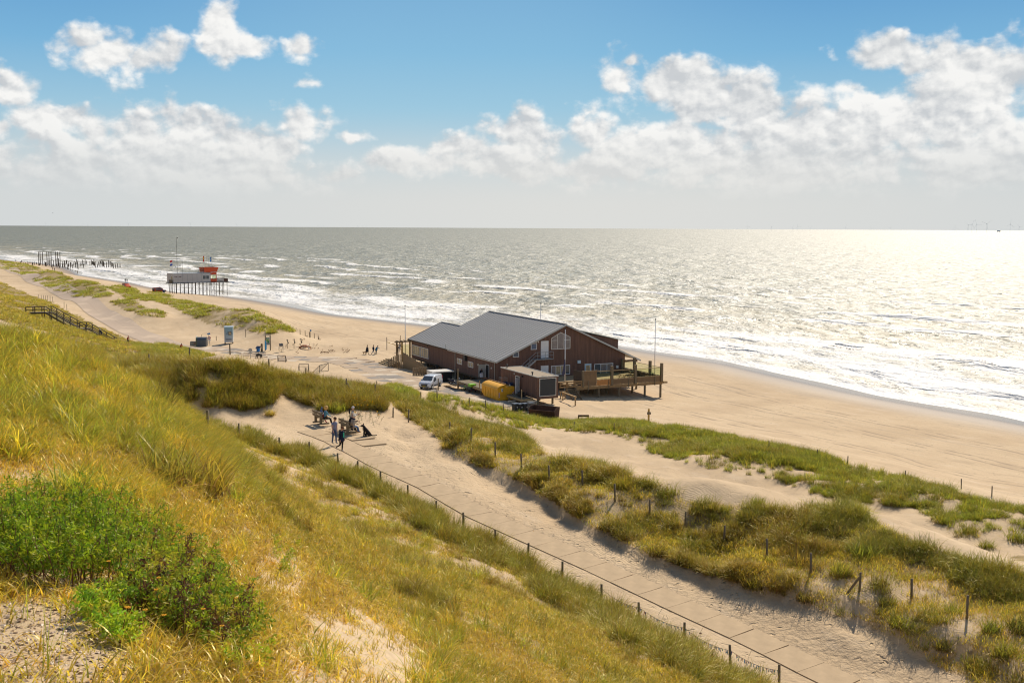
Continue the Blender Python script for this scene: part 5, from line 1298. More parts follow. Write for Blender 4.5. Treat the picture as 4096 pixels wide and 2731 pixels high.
MB().slab(-1.6, 1.5, 0, .1, 0, 1.45).slab(-1.6, -1.5, .11, 2.2, 0, 1.45).slab(1.4, 1.5, .11, 2.2, 0, 1.45).slab(-1.5, 1.4, 2.2, 2.3, 0, 1.45).build('wall', M_BLACK, bs); MB().slab(-1.7, 1.8, -.15, 2.4, 1.46, 1.62).build('roof', M_CREAM, bs); MB().slab(-1.75, -1.6, -.02, 2.2, 0, 1.44).build('side_panel', M_CREAM, bs)
pb_ = empty('post_on_block', C1(1060, 1275), 0, 'lone wooden post set in a grey concrete block before the van', 'post'); MB().cyl((0, 0, .2), (0, 0, 2.15), .08).build('post', M_POST, pb_); MB().prism([(-.55, 0), (.55, 0), (.42, .26), (-.42, .26)], -.35, .35).build('block', M_GREY, pb_)
# ---------------------------------------------------------------- vehicles (local +y forward)
def wheel(parent, x, y, r, w, mat=None):
    side = 1 if x > 0 else -1
    t = MB().cyl((x - w/2, y, r), (x + w/2, y, r), r, r, 18).build('wheel', M_BLACK, parent)
    MB().cyl((x + side * (w/2 + .001), y, r), (x + side * (w/2 + .02), y, r), r * .66, r * .6, 14).build('rim', mat or M_GALV, t)
    b = MB()
    for k in range(5):
        a = 2*PI*k/5; b.bar((x + side * (w/2 + .022), y, r), (x + side * (w/2 + .022), y + math.cos(a) * r * .62, r + math.sin(a) * r * .62), .02, .05)
    b.build('spoke', mat or M_WHITE, t)
def carbody(name, prof, hw, tuck, ztuck, mat, parent, bevel=.07):
    """side profile (y, z) swept across; the part above ztuck leans inwards"""
    n = len(prof); v, f = [], []
    cols = (-1, -.5, 0, .5, 1)
    for s_ in cols:
        for y, z in prof:
            k = 1 - tuck * max(0, (z - ztuck)); bow = .05 * (1 - abs(s_)) if y > 0 else -.03 * (1 - abs(s_))
            v.append((s_ * hw * k, y + (bow if abs(y) > .8 else 0), z))
    for i in range(len(cols) - 1):
        for j in range(n): f.append((i*n + j, i*n + (j+1) % n, (i+1)*n + (j+1) % n, (i+1)*n + j))
    f += [tuple(range(n)), tuple(range((len(cols)) * n - 1, (len(cols)-1) * n - 1, -1))]
    b = MB(); b.add(v, f); o = b.build(name, mat, parent, bevel=bevel, seg=3); o.data.polygons.foreach_set('use_smooth', [True] * len(o.data.polygons)); return o
vp = at(1550 + 770/Q, 1330 + 1195/Q, .45)
g0 = float(gz(vp.x, vp.y)); vp = at(1550 + 770/Q, 1330 + 1195/Q, g0 + .02)
VH = math.atan2(-.94, -.34) - PI/2
van = empty('white_van', vp + Vector((.34, .94, 0)) * 2.2, VH, 'small white delivery van parked on the slabs before the pavilion', 'van')
prof = [(2.18, .32), (2.22, .55), (2.16, .86), (1.98, 1.02), (1.32, 1.17), (.62, 1.74), (.30, 1.83), (-1.9, 1.84), (-2.12, 1.72), (-2.2, .95), (-2.2, .34), (-1.78, .3), (-1.72, .55), (-1.5, .70), (-1.2, .70), (-.98, .55), (-.92, .26), (.98, .26), (1.04, .55), (1.26, .70), (1.56, .70), (1.78, .55), (1.84, .30)]
carbody('body', prof, .91, .16, 1.0, M_CARPAINT, van)
def sidek(z): return .91 * (1 - .16 * max(0, z - 1.0))
ws = MB(); ws.add([(-sidek(1.2) + .10, 1.30, 1.205), (sidek(1.2) - .10, 1.30, 1.205), (sidek(1.7) - .14, .66, 1.735), (-sidek(1.7) + .14, .66, 1.735)], [(0, 1, 2, 3)])
ws.add([(0, 1.36, 1.205), (0, .72, 1.735)], []); o = ws.build('windscreen', M_GLASS, van); o.location = (0, .035, .03)
for s_ in (-1, 1):
    b = MB(); pts_ = [(1.12, 1.14), (.62, 1.58), (.12, 1.60), (.05, 1.12)]
    b.add([(s_ * (sidek(z) + .012), y, z) for y, z in pts_], [(0, 1, 2, 3)]); b.build('side_window', M_GLASS, van)
    d = MB(); d.bar((s_ * (sidek(1.0) + .006), 1.10, .45), (s_ * (sidek(1.0) + .006), 1.10, 1.12), .012, .012).bar((s_ * (sidek(1.0) + .006), -.02, .42), (s_ * (sidek(1.0) + .006), -.02, 1.55), .012, .014).bar((s_ * .914, -1.15, 1.2), (s_ * .914, -.1, 1.2), .01, .02)
    d.build('door_seam', M_GREY, van)
    MB().slab(s_ * .905, s_ * .93, -.85, .9, .40, .56).build('side_moulding', M_DARK, van)
    MB().box((s_ * 1.02, .92, 1.16), (.16, .12, .26)).build('mirror', M_DARK, van, bevel=.03)
    hb = MB(); hb.add([(s_ * .55, 2.15, .90), (s_ * .88, 1.93, .93), (s_ * .87, 1.72, 1.06), (s_ * .62, 1.98, 1.0)], [(0, 1, 2, 3)]); o = hb.build('headlight', M_LAMP, van); o.location = (0, .045, .025)
    MB().cyl((s_ * .70, 2.15, .50), (s_ * .70, 2.25, .50), .055, n=10).build('fog_lamp', M_DARK, van)
    MB().box((s_ * .84, -2.2, 1.25), (.1, .05, .6)).build('tail_light', M_REDP, van)
    for y in (1.41, -1.35): wheel(van, s_ * .80, y, .32, .21)
MB().prism([(-.52, .58), (-.44, .76), (.44, .76), (.52, .58), (.40, .50), (-.40, .50)], 2.20, 2.285).build('grille', M_DARK, van)
MB().slab(-.50, .50, 2.18, 2.262, .83, .89).build('upper_grille', flat((.12, .14, .2), .4), van); MB().ball((0, 2.245, .905), (.09, .03, .045)).build('badge', M_GALV, van, smooth=True)
MB().slab(-.62, .62, 2.18, 2.27, .36, .43).build('lower_grille', M_DARK, van)
MB().slab(-.26, .26, 2.285, 2.30, .45, .55).build('number_plate', simple('plate_yellow', (.65, .45, .03), .5), van)
MB().cyl((.0, .35, 1.84), (.0, .28, 2.02), .012).build('aerial', M_BLACK, van)

# scooter parked in the pavilion's shade
def C1g(x, y):
    q = at(1550 + x/Q, 1330 + y/Q, .5); q = at(1550 + x/Q, 1330 + y/Q, float(gz(q.x, q.y)) + .02); return q
a, b_ = C1g(1310, 1085), C1g(1510, 1095); mid = (a + b_) / 2; hd = math.atan2((b_ - a).y, (b_ - a).x) - PI/2
scn = empty('motor_scooter', mid, hd, 'dark motor scooter parked in the shade by the pavilion wall', 'scooter')
for y in (-.62, .62): 
    w_ = MB().cyl((-.06, y, .26), (.06, y, .26), .26, n=16).build('wheel', M_BLACK, scn); MB().cyl((.061, y, .26), (.075, y, .26), .13, n=10).build('rim', M_GALV, w_)
b = MB(); b.add(*spine_mesh([(0, -.95, .62), (0, -.6, .68), (0, -.2, .52), (0, .15, .30), (0, .38, .45), (0, .52, .85), (0, .56, 1.02)], [(.12, .08), (.2, .2), (.18, .2), (.2, .06), (.22, .1), (.2, .07), (.06, .06)], 8)); b.build('body', flat((.05, .055, .075), .3), scn, smooth=True)
b = MB(); b.add(*spine_mesh([(0, -.85, .80), (0, -.5, .84), (0, -.1, .78)], [(.12, .05), (.16, .07), (.11, .05)], 8)); b.build('seat', M_BLACK, scn, smooth=True)
MB().tube([(-.36, .48, 1.04), (0, .56, 1.05), (.36, .48, 1.04)], .022).build('handlebar', M_BLACK, scn); MB().ball((0, .66, .94), .1).build('headlight', M_LAMP, scn, smooth=True)
MB().cyl((-.3, .5, 1.05), (-.34, .52, 1.28), .012).ball((-.34, .52, 1.3), (.07, .02, .05)).cyl((.3, .5, 1.05), (.34, .52, 1.28), .012).ball((.34, .52, 1.3), (.07, .02, .05)).build('mirror', M_GALV, scn)
MB().prism([(.42, .8), (.5, 1.5), (.56, 1.5), (.56, .8)], -.2, .2, 'x').build('wind_screen', M_CLEAR, scn)
MB().box((0, -.95, .88), (.34, .34, .02)).bar((0, -.8, .6), (0, -1.05, .3), .05).build('rear_rack', M_IRON, scn)

# green cargo bicycle with its trailer box
def bikeframe(parent, mat, r=.34, wb=1.1, drop=False):
    for nm, y in (('rear', -wb/2), ('front', wb/2)):
        b = MB(); n = 20
        for k in range(n):
            a0, a1 = 2*PI*k/n, 2*PI*(k+1)/n; b.cyl((0, y + r*math.cos(a0), r + r*math.sin(a0)), (0, y + r*math.cos(a1), r + r*math.sin(a1)), .022, n=5)
        w_ = b.build('wheel', M_BLACK, parent); s_ = MB()
        for k in range(8): s_.cyl((0, y, r), (0, y + r*.97*math.cos(PI*k/4), r + r*.97*math.sin(PI*k/4)), .004, n=3)
        s_.build('spokes', M_GALV, w_)
    MB().tube([(0, -wb/2, r), (0, -.15, .30), (0, .30, .62), (0, .36, .95)], .03).tube([(0, -.15, .30), (0, -.28, .82)], .028).tube([(0, -wb/2, r), (0, -.26, .72), (0, .30, .74)], .025).tube([(0, .36, .9), (0, wb/2, r)], .024).build('frame', mat, parent)
    MB().tube([(-.3, .24, 1.05), (0, .36, 1.0), (.3, .24, 1.05)], .018).build('handlebar', M_BLACK, parent)
    MB().ball((0, -.30, .88), (.10, .15, .05)).build('saddle', M_BLACK, parent, smooth=True)
    MB().cyl((-.09, -.15, .3), (.09, -.15, .3), .09, n=10).bar((-.16, -.15, .2), (.16, -.15, .4), .03).build('crank', M_DARK, parent)
a, b_ = C1g(1590, 1205), C1g(1700, 1225); mid = (a + b_) / 2
cb = empty('cargo_bicycle', mid, R(-52), 'lime green bicycle standing beside the plank platform', 'bicycle'); bikeframe(cb, M_LIME)
tq = C1g(1770, 1250); tb = empty('trailer_box', tq, TH, 'small two wheeled black trailer box with a lime green lid', 'trailer')
MB().slab(-.42, .42, -.4, .4, .25, .85).build('box', M_DARK, tb); MB().prism([(-.47, .86), (.47, .86), (.42, 1.22), (-.42, 1.22)], -.45, .45).build('lid', M_LIME, tb)
for s_ in (-.5, .5): MB().cyl((s_ - .03, 0, .22), (s_ + .03, 0, .22), .22, n=14).build('wheel', M_BLACK, tb)
for s_ in (-.33, .33): MB().box((s_, -.41, .38), (.1, .03, .08)).build('reflector', M_REDP, tb)

# ---------------------------------------------------------------- lifeguard station on stilts
s_ = 5.809
def CL5(x, y, z): return at(600 + x/s_, 930 + y/s_, z)
LA = R(38.5)
lo = at(600 + 545/s_, 930 + 1175/s_, 3.05)
ls = empty('lifeguard_station', (lo.x, lo.y, 0), LA, 'grey boxy lifeguard station on tall stilts with an orange lookout', 'lifeguard station')
LF, LH, LD, LW = 3.05, 3.3, 6.0, 13.9
MB().slab(0, LW, 0, .12, LF, LF + LH).slab(0, LW, LD - .12, LD, LF, LF + LH).slab(0, .12, .121, LD - .121, LF, LF + LH).slab(LW - .12, LW, .121, LD - .121, LF, LF + LH).build('wall', M_PANELGREY, ls)
MB().slab(.02, LW - .02, .02, LD - .02, LF + LH, LF + LH + .08).build('roof', M_GALV, ls); MB().slab(-.4, LW + 6.9, -.35, LD + .3, LF - .22, LF - .002).build('floor', M_IRON, ls)
for x in (1.7, 3.4, 5.2, 7.0, 8.8, 10.6): MB().slab(x - .03, x + .03, -.035, -.001, LF, LF + LH).build('panel_joint', M_GREY, ls)
for x in (.35, .95, 1.85, 2.45):
    f = MB().slab(x, x + .55, -.05, -.001, LF + 1.95, LF + 2.4).build('window', M_WHITE, ls); MB().slab(x + .06, x + .49, -.06, -.051, LF + 2.0, LF + 2.35).build('pane', flat((.12, .06, .05), .2), f)
f = MB().slab(10.9, 13.4, -.06, -.001, LF + 1.05, LF + 2.5).build('window', M_WHITE, ls)
for x in (10.98, 12.2): MB().slab(x, x + 1.1, -.07, -.061, LF + 1.13, LF + 2.42).build('pane', M_GLASS, f)
f = MB().slab(-.05, -.001, .6, 1.9, LF + 1.0, LF + 2.4).build('window', M_WHITE, ls); MB().slab(-.06, -.051, .68, 1.82, LF + 1.08, LF + 2.32).build('pane', M_WARMGLASS, f)
tw = MB().slab(LW + .01, LW + 2.5, .3, 4.5, LF, LF + 1.1).slab(LW + .01, LW + 2.5, .3, 4.5, LF + 2.6, LF + 3.6).slab(LW + 2.3, LW + 2.5, .3, .5, LF + 1.1, LF + 2.6).slab(LW + .01, LW + .2, .3, .5, LF + 1.1, LF + 2.6).slab(LW + .01, LW + .2, 4.3, 4.5, LF + 1.1, LF + 2.6).build('lookout_tower', M_ORANGE, ls)
MB().slab(LW + .2, LW + 2.3, .34, .38, LF + 1.1, LF + 2.6).slab(LW + 2.42, LW + 2.46, .5, 4.3, LF + 1.1, LF + 2.6).build('lookout_glass', M_CLEAR, tw)
MB().bar((LW + 1.2, .3, LF + 1.1), (LW + 1.2, .3, LF + 2.6), .08).bar((LW + .01, .28, LF + 2.58), (LW + 2.5, .28, LF + 2.58), .08).build('lookout_frame', M_WHITE, tw)
b = MB(); z0, z1 = LF + 3.6, LF + 5.35; xa_, xb_, ya_, yb_ = LW - 2.2, LW + 2.6, .2, 4.6
b.add([(xa_, ya_, z0), (xb_, ya_, z0), (xb_, yb_, z0), (xa_, yb_, z0), (xa_ - .1, ya_ - .2, z1), (xb_ + .55, ya_ - .3, z1), (xb_ + .55, yb_ + .3, z1), (xa_ - .1, yb_ + .2, z1)], [(3,2,1,0),(0,1,5,4),(1,2,6,5),(2,3,7,6),(3,0,4,7)])
nest = b.build('crows_nest', M_ORANGE, ls); MB().slab(xa_, xb_, ya_, yb_, z0 + .3, z0 + .34).build('nest_floor', M_GREY, nest); MB().bar((LW + .02, .1, z0 - .05), (xb_ + .1, .1, z0 + .02), .1).build('nest_band', M_WHITE, nest)
b = MB()
for x in np.arange(xa_ - 2.6, xa_ - .2, .6):
    b.bar((x, .6, z0 - .2), (x, .6, z1), .06)
for z in (z0 + .1, z0 + .8, z1): b.bar((xa_ - 2.6, .6, z), (xa_ - .2, .6, z), .06).bar((xa_ - 2.6, 3, z), (xa_ - .2, 3, z), .06)
b.build('ladder_cage', M_IRON, ls)
for (x, y) in [(x, y) for x in (.3, 1.2, 2.6, 4.1, 5.6, 7.1, 8.3, 9.8, 11.2, 12.6, 14, 15.2, 16.2, 17.4, 19.0, 20.3) for y in (.2, 5.6)]:
    w = Vector((lo.x, lo.y, 0)) + Matrix.Rotation(LA, 3, 'Z') @ Vector((x + (.5 if y > 1 else 0), y, 0)); MB().cyl((x + (.5 if y > 1 else 0), y, float(gz(w.x, w.y)) - .5), (x + (.5 if y > 1 else 0), y, LF - .22), .10, n=6).build('stilt', M_DARKWOOD, ls)
b = MB()
for x0_, x1_ in ((2.6, 5.6), (5.6, 8.3), (8.3, 11.2), (11.2, 14), (14, 16.2), (16.2, 19)): b.bar((x0_, .2, -1.0), (x1_, .2, 2.6), .04).bar((x0_, .2, 2.6), (x1_, .2, -1.0), .04)
b.build('cross_bracing', M_IRON, ls)
b = MB()
for x in np.arange(LW + 3.2, LW + 6.9, .22): b.slab(x, x + .16, 3.9, 3.94, LF, LF + 1.15)
for y in np.arange(.2, 3.9, .22): b.slab(LW + 6.8, LW + 6.84, y, y + .16, LF, LF + 1.15)
b.slab(LW + 3.1, LW + 6.86, 3.86, 3.98, LF + 1.16, LF + 1.24).build('balcony_railing', M_GREYWOOD, ls)
b = MB()
for y in np.arange(0, 3.0, .22): b.slab(-.42, -.38, y, y + .16, LF, LF + 1.1)
b.build('balcony_railing', M_GREYWOOD, ls)
b = MB()
for s2 in (-1.4, -.5): b.bar((s2 - .3, -.6, -.2), (s2 + .5, 2.4, LF), .1)
for i in range(12): t = i / 12; b.bar((-1.7 + .8*t, -.6 + 3*t, -.1 + 3.1*t), (-.8 + .8*t, -.6 + 3*t, -.1 + 3.1*t), .25, .05)
b.build('access_stair', M_DARKWOOD, ls)
MB().cyl((1.9, 1, LF + LH), (1.9, 1, LF + LH + 13), .07, .05, 6).box((2.3, 1, LF + LH + 12.7), (.25, .25, .25)).build('antenna_mast', M_IRON, ls)
for x, h in ((4.1, 4.8), (LW + 1.3, 6.0), (LW + .1, 5.4)): MB().cyl((x, 1.5, LF + LH), (x, 1.5, LF + LH + h), .03).build('antenna', M_IRON, ls)
MB().bar((LW - 1.4, 1.5, LF + LH + 3.4), (LW + 1.6, 1.5, LF + LH + 3.4), .04).build('antenna', M_IRON, ls)
for i in range(16): MB().cyl((i * .8 + .3, .1, LF + LH + .08), (i * .8 + .3, .1, LF + LH + .35), .02, n=4).build('roof_spike', M_IRON, ls)
def wflag(name, x, y, h, bands, lab, fl=1.0):
    w = Vector((lo.x, lo.y, LF + LH)) + Matrix.Rotation(LA, 3, 'Z') @ Vector((x, y, 0))
    e = empty(name, w, LA - .4, lab, 'flag'); MB().cyl((0, 0, -.2), (0, 0, h), .035).build('staff', M_WHITE, e)
    z = h
    for c, hh in bands:
        b = MB(); n = 5
        vs = [(fl * -k / n * .9, .08 * math.sin(k * 1.5), z - .25 * k / n - d * hh) for d in (0, 1) for k in range(n + 1)]
        b.add(vs, [(k, k + 1, n + 2 + k, n + 1 + k) for k in range(n)]); b.add([(v[0], v[1] + .015, v[2]) for v in vs], [(k + 1, k, n + 1 + k, n + 2 + k) for k in range(n)]); b.build('cloth', flat(c), e); z -= hh
    return e
wflag('tricolour_flag', -.1, .1, 4.9, [((.6, .05, .05), .65), ((.8, .8, .8), .6), ((.05, .12, .5), .65)], 'small red white and blue flag at the landward corner of the station')
wflag('patrol_flag', LW - 2.0, .5, 6.3, [((.7, .05, .04), .55), ((.85, .6, .03), .5), ((.7, .08, .04), .3), ((.7, .05, .04), .75)], 'red and yellow patrol flag above the orange lookout', .5)
wf = wflag('blue_flag', LW + .6, .2, 5.9, [((.03, .22, .55), 1.7)], 'blue banner flag with a pale emblem beside the patrol flag', .6)
MB().slab(-.35, -.2, -.06, -.03, 4.6, 5.4).build('emblem', M_WHITE, wf)
# rescue car under the station and a second car behind the hummocks
def rescue(loc, rz, label, fuzzy=False):
    e = empty('rescue_vehicle', loc, rz, label, 'off-road car')
    pr = [(2.3, .55), (2.35, .95), (1.2, 1.1), (.75, 1.75), (.5, 1.85), (-2.2, 1.88), (-2.3, 1.0), (-2.3, .5), (-1.9, .5), (-1.75, .85), (-1.1, .85), (-.95, .5), (.95, .5), (1.1, .85), (1.75, .85), (1.9, .5)]
    carbody('body', pr, .92, .1, 1.0, M_ORANGE, e, .05)
    for sg in (-1, 1):
        MB().slab(sg * .90, sg * .925, -2.0, .55, 1.15, 1.65).build('side_window', M_GLASS, e)
        MB().slab(sg * .925, sg * .94, .6, 2.2, .75, 1.02).build('blue_stripe', flat((.03, .06, .35)), e)
        for y in (1.43, -1.43): wheel(e, sg * .82, y, .40, .26)
    MB().slab(-.7, .7, -2.36, -2.31, 1.1, 1.7).build('rear_window', M_GLASS, e); MB().slab(-.75, .75, -2.0, .3, 1.90, 1.96).build('roof_rack', M_BLACK, e); MB().slab(-.5, .5, .2, .45, 1.96, 2.08).build('light_bar', flat((.03, .08, .5)), e)
    MB().cyl((.3, -2.42, 1.0), (.3, -2.31, 1.0), .38, n=12).build('spare_wheel', M_BLACK, e)
    return e
q = at(600 + 215/s_, 930 + 1380/s_, -.2); rescue(ground(q.x, q.y), LA - R(78), 'orange rescue car with blue stripes parked beside the lifeguard station')
q = at(0 + 1190/2.352, 850 + 700/2.352, -.1); rescue(ground(q.x, q.y), R(-140), 'reddish beach car half hidden behind the far grassy hummock')
# ---------------------------------------------------------------- slab path, concrete road, sand road
pth = empty('slab_path', (0, 0, 0)); tag(pth, 'tan concrete slab path running down the sand strip', 'path', kind='structure')
cum = np.r_[0, np.cumsum([math.dist(a, b) for a, b in zip(PATHL[:-1], PATHL[1:])])]
PX, PY, PZ = [np.array([getattr(p, k) for p in path_l]) for k in 'xyz']
def path_pt(s): return Vector((np.interp(s, cum, PX), np.interp(s, cum, PY), np.interp(s, cum, PZ)))
SLABL = 1.80; s_ = 0.1
slab_me = MB().slab(.006, PATHW - .004, .004, SLABL - .004, -.13, 0).mesh('slab', M_CONC)
k = 0
while s_ + SLABL < cum[-1]:
    a, b = path_pt(s_), path_pt(s_ + SLABL); d = b - a
    right = Vector((-d.y, d.x, 0)).normalized()
    if right.y < 0: right = -right
    fwd = d.normalized(); upv = right.cross(fwd)
    if upv.z < 0: upv = -upv
    o = link('slab', slab_me, pth)
    tilt = RNG.uniform(-.005, .005)
    o.matrix_world = Matrix.Translation(a + Vector((0, 0, .035 + RNG.uniform(-.004, .004)))) @ Matrix((right, fwd, upv)).transposed().to_4x4() @ Matrix.Rotation(tilt, 4, 'Y') @ Matrix.Rotation(RNG.uniform(-.003, .003), 4, 'X')
    s_ += SLABL + .006; k += 1
# platform slabs where the benches stand, beside the upper end of the path
for k2 in range(3):
    a, b = path_pt(.9 + k2 * SLABL), path_pt(.9 + (k2 + 1) * SLABL); d = b - a; right = Vector((-d.y, d.x, 0)).normalized()
    if right.y < 0: right = -right
    for j in (1,):
        q = a + right * (PATHW + .01) * j; c = q + right * PATHW / 2 + d / 2
        o = link('slab', slab_me, pth); o.location = (q.x, q.y, a.z + .022); o.rotation_euler = (0, 0, math.atan2(d.y, d.x) - PI/2)
        if (Matrix.Rotation(o.rotation_euler.z, 3, 'Z') @ Vector((1, 0, 0))).dot(right) < 0: o.location = o.location + right * PATHW
# concrete road of square plates from the sand road to the pavilion
def smooth_line(pts2, n=200):
    P_ = np.array([(p[0], p[1]) for p in pts2]); c = np.r_[0, np.cumsum(np.hypot(*np.diff(P_, axis=0).T))]; s = np.linspace(0, c[-1], n)
    xy = np.stack([np.interp(s, c, P_[:, 0]), np.interp(s, c, P_[:, 1])], -1)
    for _ in range(12): xy[1:-1] = .25 * xy[:-2] + .5 * xy[1:-1] + .25 * xy[2:]
    return xy
crd_ = empty('concrete_road', (0, 0, 0)); tag(crd_, 'road of tan, pale and grey concrete plates leading to the pavilion', 'road', kind='structure')
RD = [(800, 1398), (930, 1414), (1050, 1425), (1240, 1427), (1370, 1430), (1450, 1450), (1560, 1500), (1650, 1530), (1760, 1560), (1880, 1592), (1990, 1630)]
line = smooth_line([tuple(at(x, y, .6).xy) for x, y in RD], 300)
cs = np.r_[0, np.cumsum(np.hypot(*np.diff(line, axis=0).T))]
def rpt(s): return Vector((np.interp(s, cs, line[:, 0]), np.interp(s, cs, line[:, 1])))
sq = [MB().slab(.012, 1.988, .012, 1.988, -.14, 0).mesh('slab', m) for m in M_SLABS]
s = 0.0
while s + 2 < cs[-1]:
    a, b = rpt(s), rpt(s + 2); d = (b - a).normalized(); nrm = Vector((-d.y, d.x))
    nl, nr = (2, 2) if s < cs[-1] * .72 else (1, 2)
    for j in range(-nl if RNG.random() < .9 else -nl + 1, nr):
        q = a + nrm * (j * 2.0); c = q + nrm + d; zg = float(gz(c.x, c.y))
        pick = RNG.choice(3, p=(.62, .16, .22))
        o = link('slab', sq[pick], crd_); o.location = (q.x, q.y, zg + .05 + RNG.uniform(-.015, .015)); o.rotation_euler = (RNG.uniform(-.006, .006), RNG.uniform(-.006, .006), math.atan2(d.y, d.x))
    s += 2.0
# the long tan road along the dune foot
M_ROAD, nt, p = material('tan_sand_covered_road')
pos = nt.pos(); uu = nt.attr('along'); vv = nt.attr('across')
j_ = nt.math('MAXIMUM', nt.ramp(nt.math('ABSOLUTE', nt.math('SUBTRACT', nt.math('FRACT', nt.math('MULTIPLY', uu, .5)), .5)), .47, .49), nt.math('MULTIPLY', nt.ramp(nt.math('ABSOLUTE', nt.math('SUBTRACT', vv, .5)), .014, .006), .9))
drift = nt.ramp(nt.noise(pos, .16, 4, .6), .50, .60)
nt.put(p.inputs['Base Color'], nt.mix(drift, nt.mix(nt.math('MULTIPLY', j_, .45), nt.mix(nt.noise(pos, 1.2, 3), rgb(.44, .33, .235), rgb(.50, .385, .275)), rgb(.30, .22, .15)), rgb(.56, .43, .30))); p.inputs['Roughness'].default_value = .95
RD2 = [(-60, 1050), (60, 1095), (180, 1145), (300, 1200), (420, 1262), (540, 1320), (640, 1360), (760, 1393)]
ln2 = smooth_line([tuple(at(x, y, 1.6).xy) for x, y in RD2], 260); d2 = np.gradient(ln2, axis=0); d2 /= np.linalg.norm(d2, axis=1)[:, None]; n2_ = np.stack([-d2[:, 1], d2[:, 0]], -1)
cs2 = np.r_[0, np.cumsum(np.hypot(*np.diff(ln2, axis=0).T))]
W_ = np.linspace(-3.1, 3.1, 7); Vr, Ur, Ar = [], [], []
for i in range(len(ln2)):
    for w in W_:
        q = ln2[i] + n2_[i] * w; Vr.append((q[0], q[1], float(gz(*q)) + .07)); Ur.append(cs2[i]); Ar.append((w + 3.1) / 6.2)
ii = np.arange(len(ln2) * 7).reshape(-1, 7); fq = np.stack([ii[:-1, :-1], ii[:-1, 1:], ii[1:, 1:], ii[1:, :-1]], -1).reshape(-1, 4)
tag(link('dune_foot_road', np_mesh('dune_foot_road', Vr, fq, [M_ROAD], True, {'along': Ur, 'across': Ar})), 'long tan road running along the foot of the landward dune', 'road', kind='structure')

# ---------------------------------------------------------------- the square with its signs and driftwood art
ZP = .55
def C6(x, y): 
    px, py = 740 + x / Q, 1280 + y / Q; q = at(px, py, ZP); return at(px, py, float(gz(q.x, q.y)))
def C7(x, y):
    px, py = 1050 + x / 3.92, 1280 + y / 3.92; q = at(px, py, ZP); return at(px, py, float(gz(q.x, q.y)))
def mpp(p): return F0 / p.y          # photograph pixels per metre there
q = C6(350, 540); w = 215 / Q / mpp(q); h = 190 / Q / mpp(q)
e = empty('barrel_shelter', q, R(4), 'dark grey barrel roofed metal shelter at the road bend', 'shelter')
out = [(-.85, 0), (.85, 0)] + [(.85 * math.cos(PI * t / 10), h - .85 * .62 + .85 * .62 * math.sin(PI * t / 10)) for t in range(11)]
MB().prism(out, -w/2 + .3, w/2, 'x').build('body', simple('dark_blue_grey_metal', (.10, .12, .14), .45, .4, .15, 2), e, smooth=False)
MB().prism([(y * 1.03, z * 1.01) for y, z in out], -w/2 + .05, -w/2 + .29, 'x').build('end_cowl', simple('mossy_green_metal', (.15, .17, .10), .6, .2, .3, 3), e); MB().slab(-w/2 + .0, -w/2 + .045, -.5, .3, .9, 1.9).build('notice', M_WHITE, e)
MB().tube([(0, 0, h), (0, 0, h + .35), (.2, 0, h + .5)], .03).build('vent', M_IRON, e)
q = C6(180, 525); e = empty('concrete_trough', q, R(4), 'low pale box trough left of the barrel shelter', 'trough')
MB().slab(-1.1, 1.0, -.5, .6, 0, 1.1).build('body', simple('pale_stone', (.42, .37, .29), .85, 0, .1, 3), e); MB().slab(-1.0, 1.05, -.55, .65, 1.1, 1.2).build('lid', M_DARK, e); MB().slab(.1, .8, -.52, -.501, .4, .8).build('label_plate', flat((.35, .18, .1)), e); e.scale = (.55, .55, .6)
def road_sign(q, h, r, face, label, extra=True, post=M_GREY, tilt=0.0):
    e = empty('road_sign', q, R(8), label, 'sign'); MB().cyl((tilt, 0, -.1), (0, 0, h + r), .045).build('post', post, e)
    d = MB().cyl((0, -.07, h + r), (0, -.05, h + r), r, n=20).build('sign_disc', face, e)
    if extra: MB().slab(-r * .95, r * .95, -.07, -.05, h - .26, h - .06).build('sub_plate', M_WHITE if face is M_REDP else M_GREY, e)
    return e, d
q = C6(512, 535); h = 130 / Q / mpp(q); e, d = road_sign(q, 1.2, .28, M_REDP, 'red ringed traffic sign beside the barrel shelter', tilt=.1); MB().cyl((0, -.085, 1.48), (0, -.071, 1.48), .19, n=20).build('sign_face', M_CREAM, d)
q = C6(470, 500); e = empty('direction_sign', q + Vector((0, 1.0, 0)), 0, 'small blue street name sign above the traffic sign', 'sign'); MB().cyl((0, 0, -.1), (0, 0, 2.0), .04).build('post', M_GREY, e); MB().slab(-.3, .3, -.03, .03, 1.72, 1.92).slab(-.05, .2, -.03, .03, 1.921, 2.05).build('name_plate', M_BLUEP, e)
q = C6(655, 435); e = empty('marker_post', q, 0, 'thin wooden post between the traffic sign and the painted cabin', 'post'); MB().cyl((0, 0, -.2), (0, 0, .95), .06).build('post', M_POST, e)
q = C6(1270, 335); e = empty('marker_post', q, 0, 'thin tall post at the foot of the grassy hummock', 'post'); MB().cyl((0, 0, -.2), (0, 0, 1.35), .06).build('post', M_POST, e)
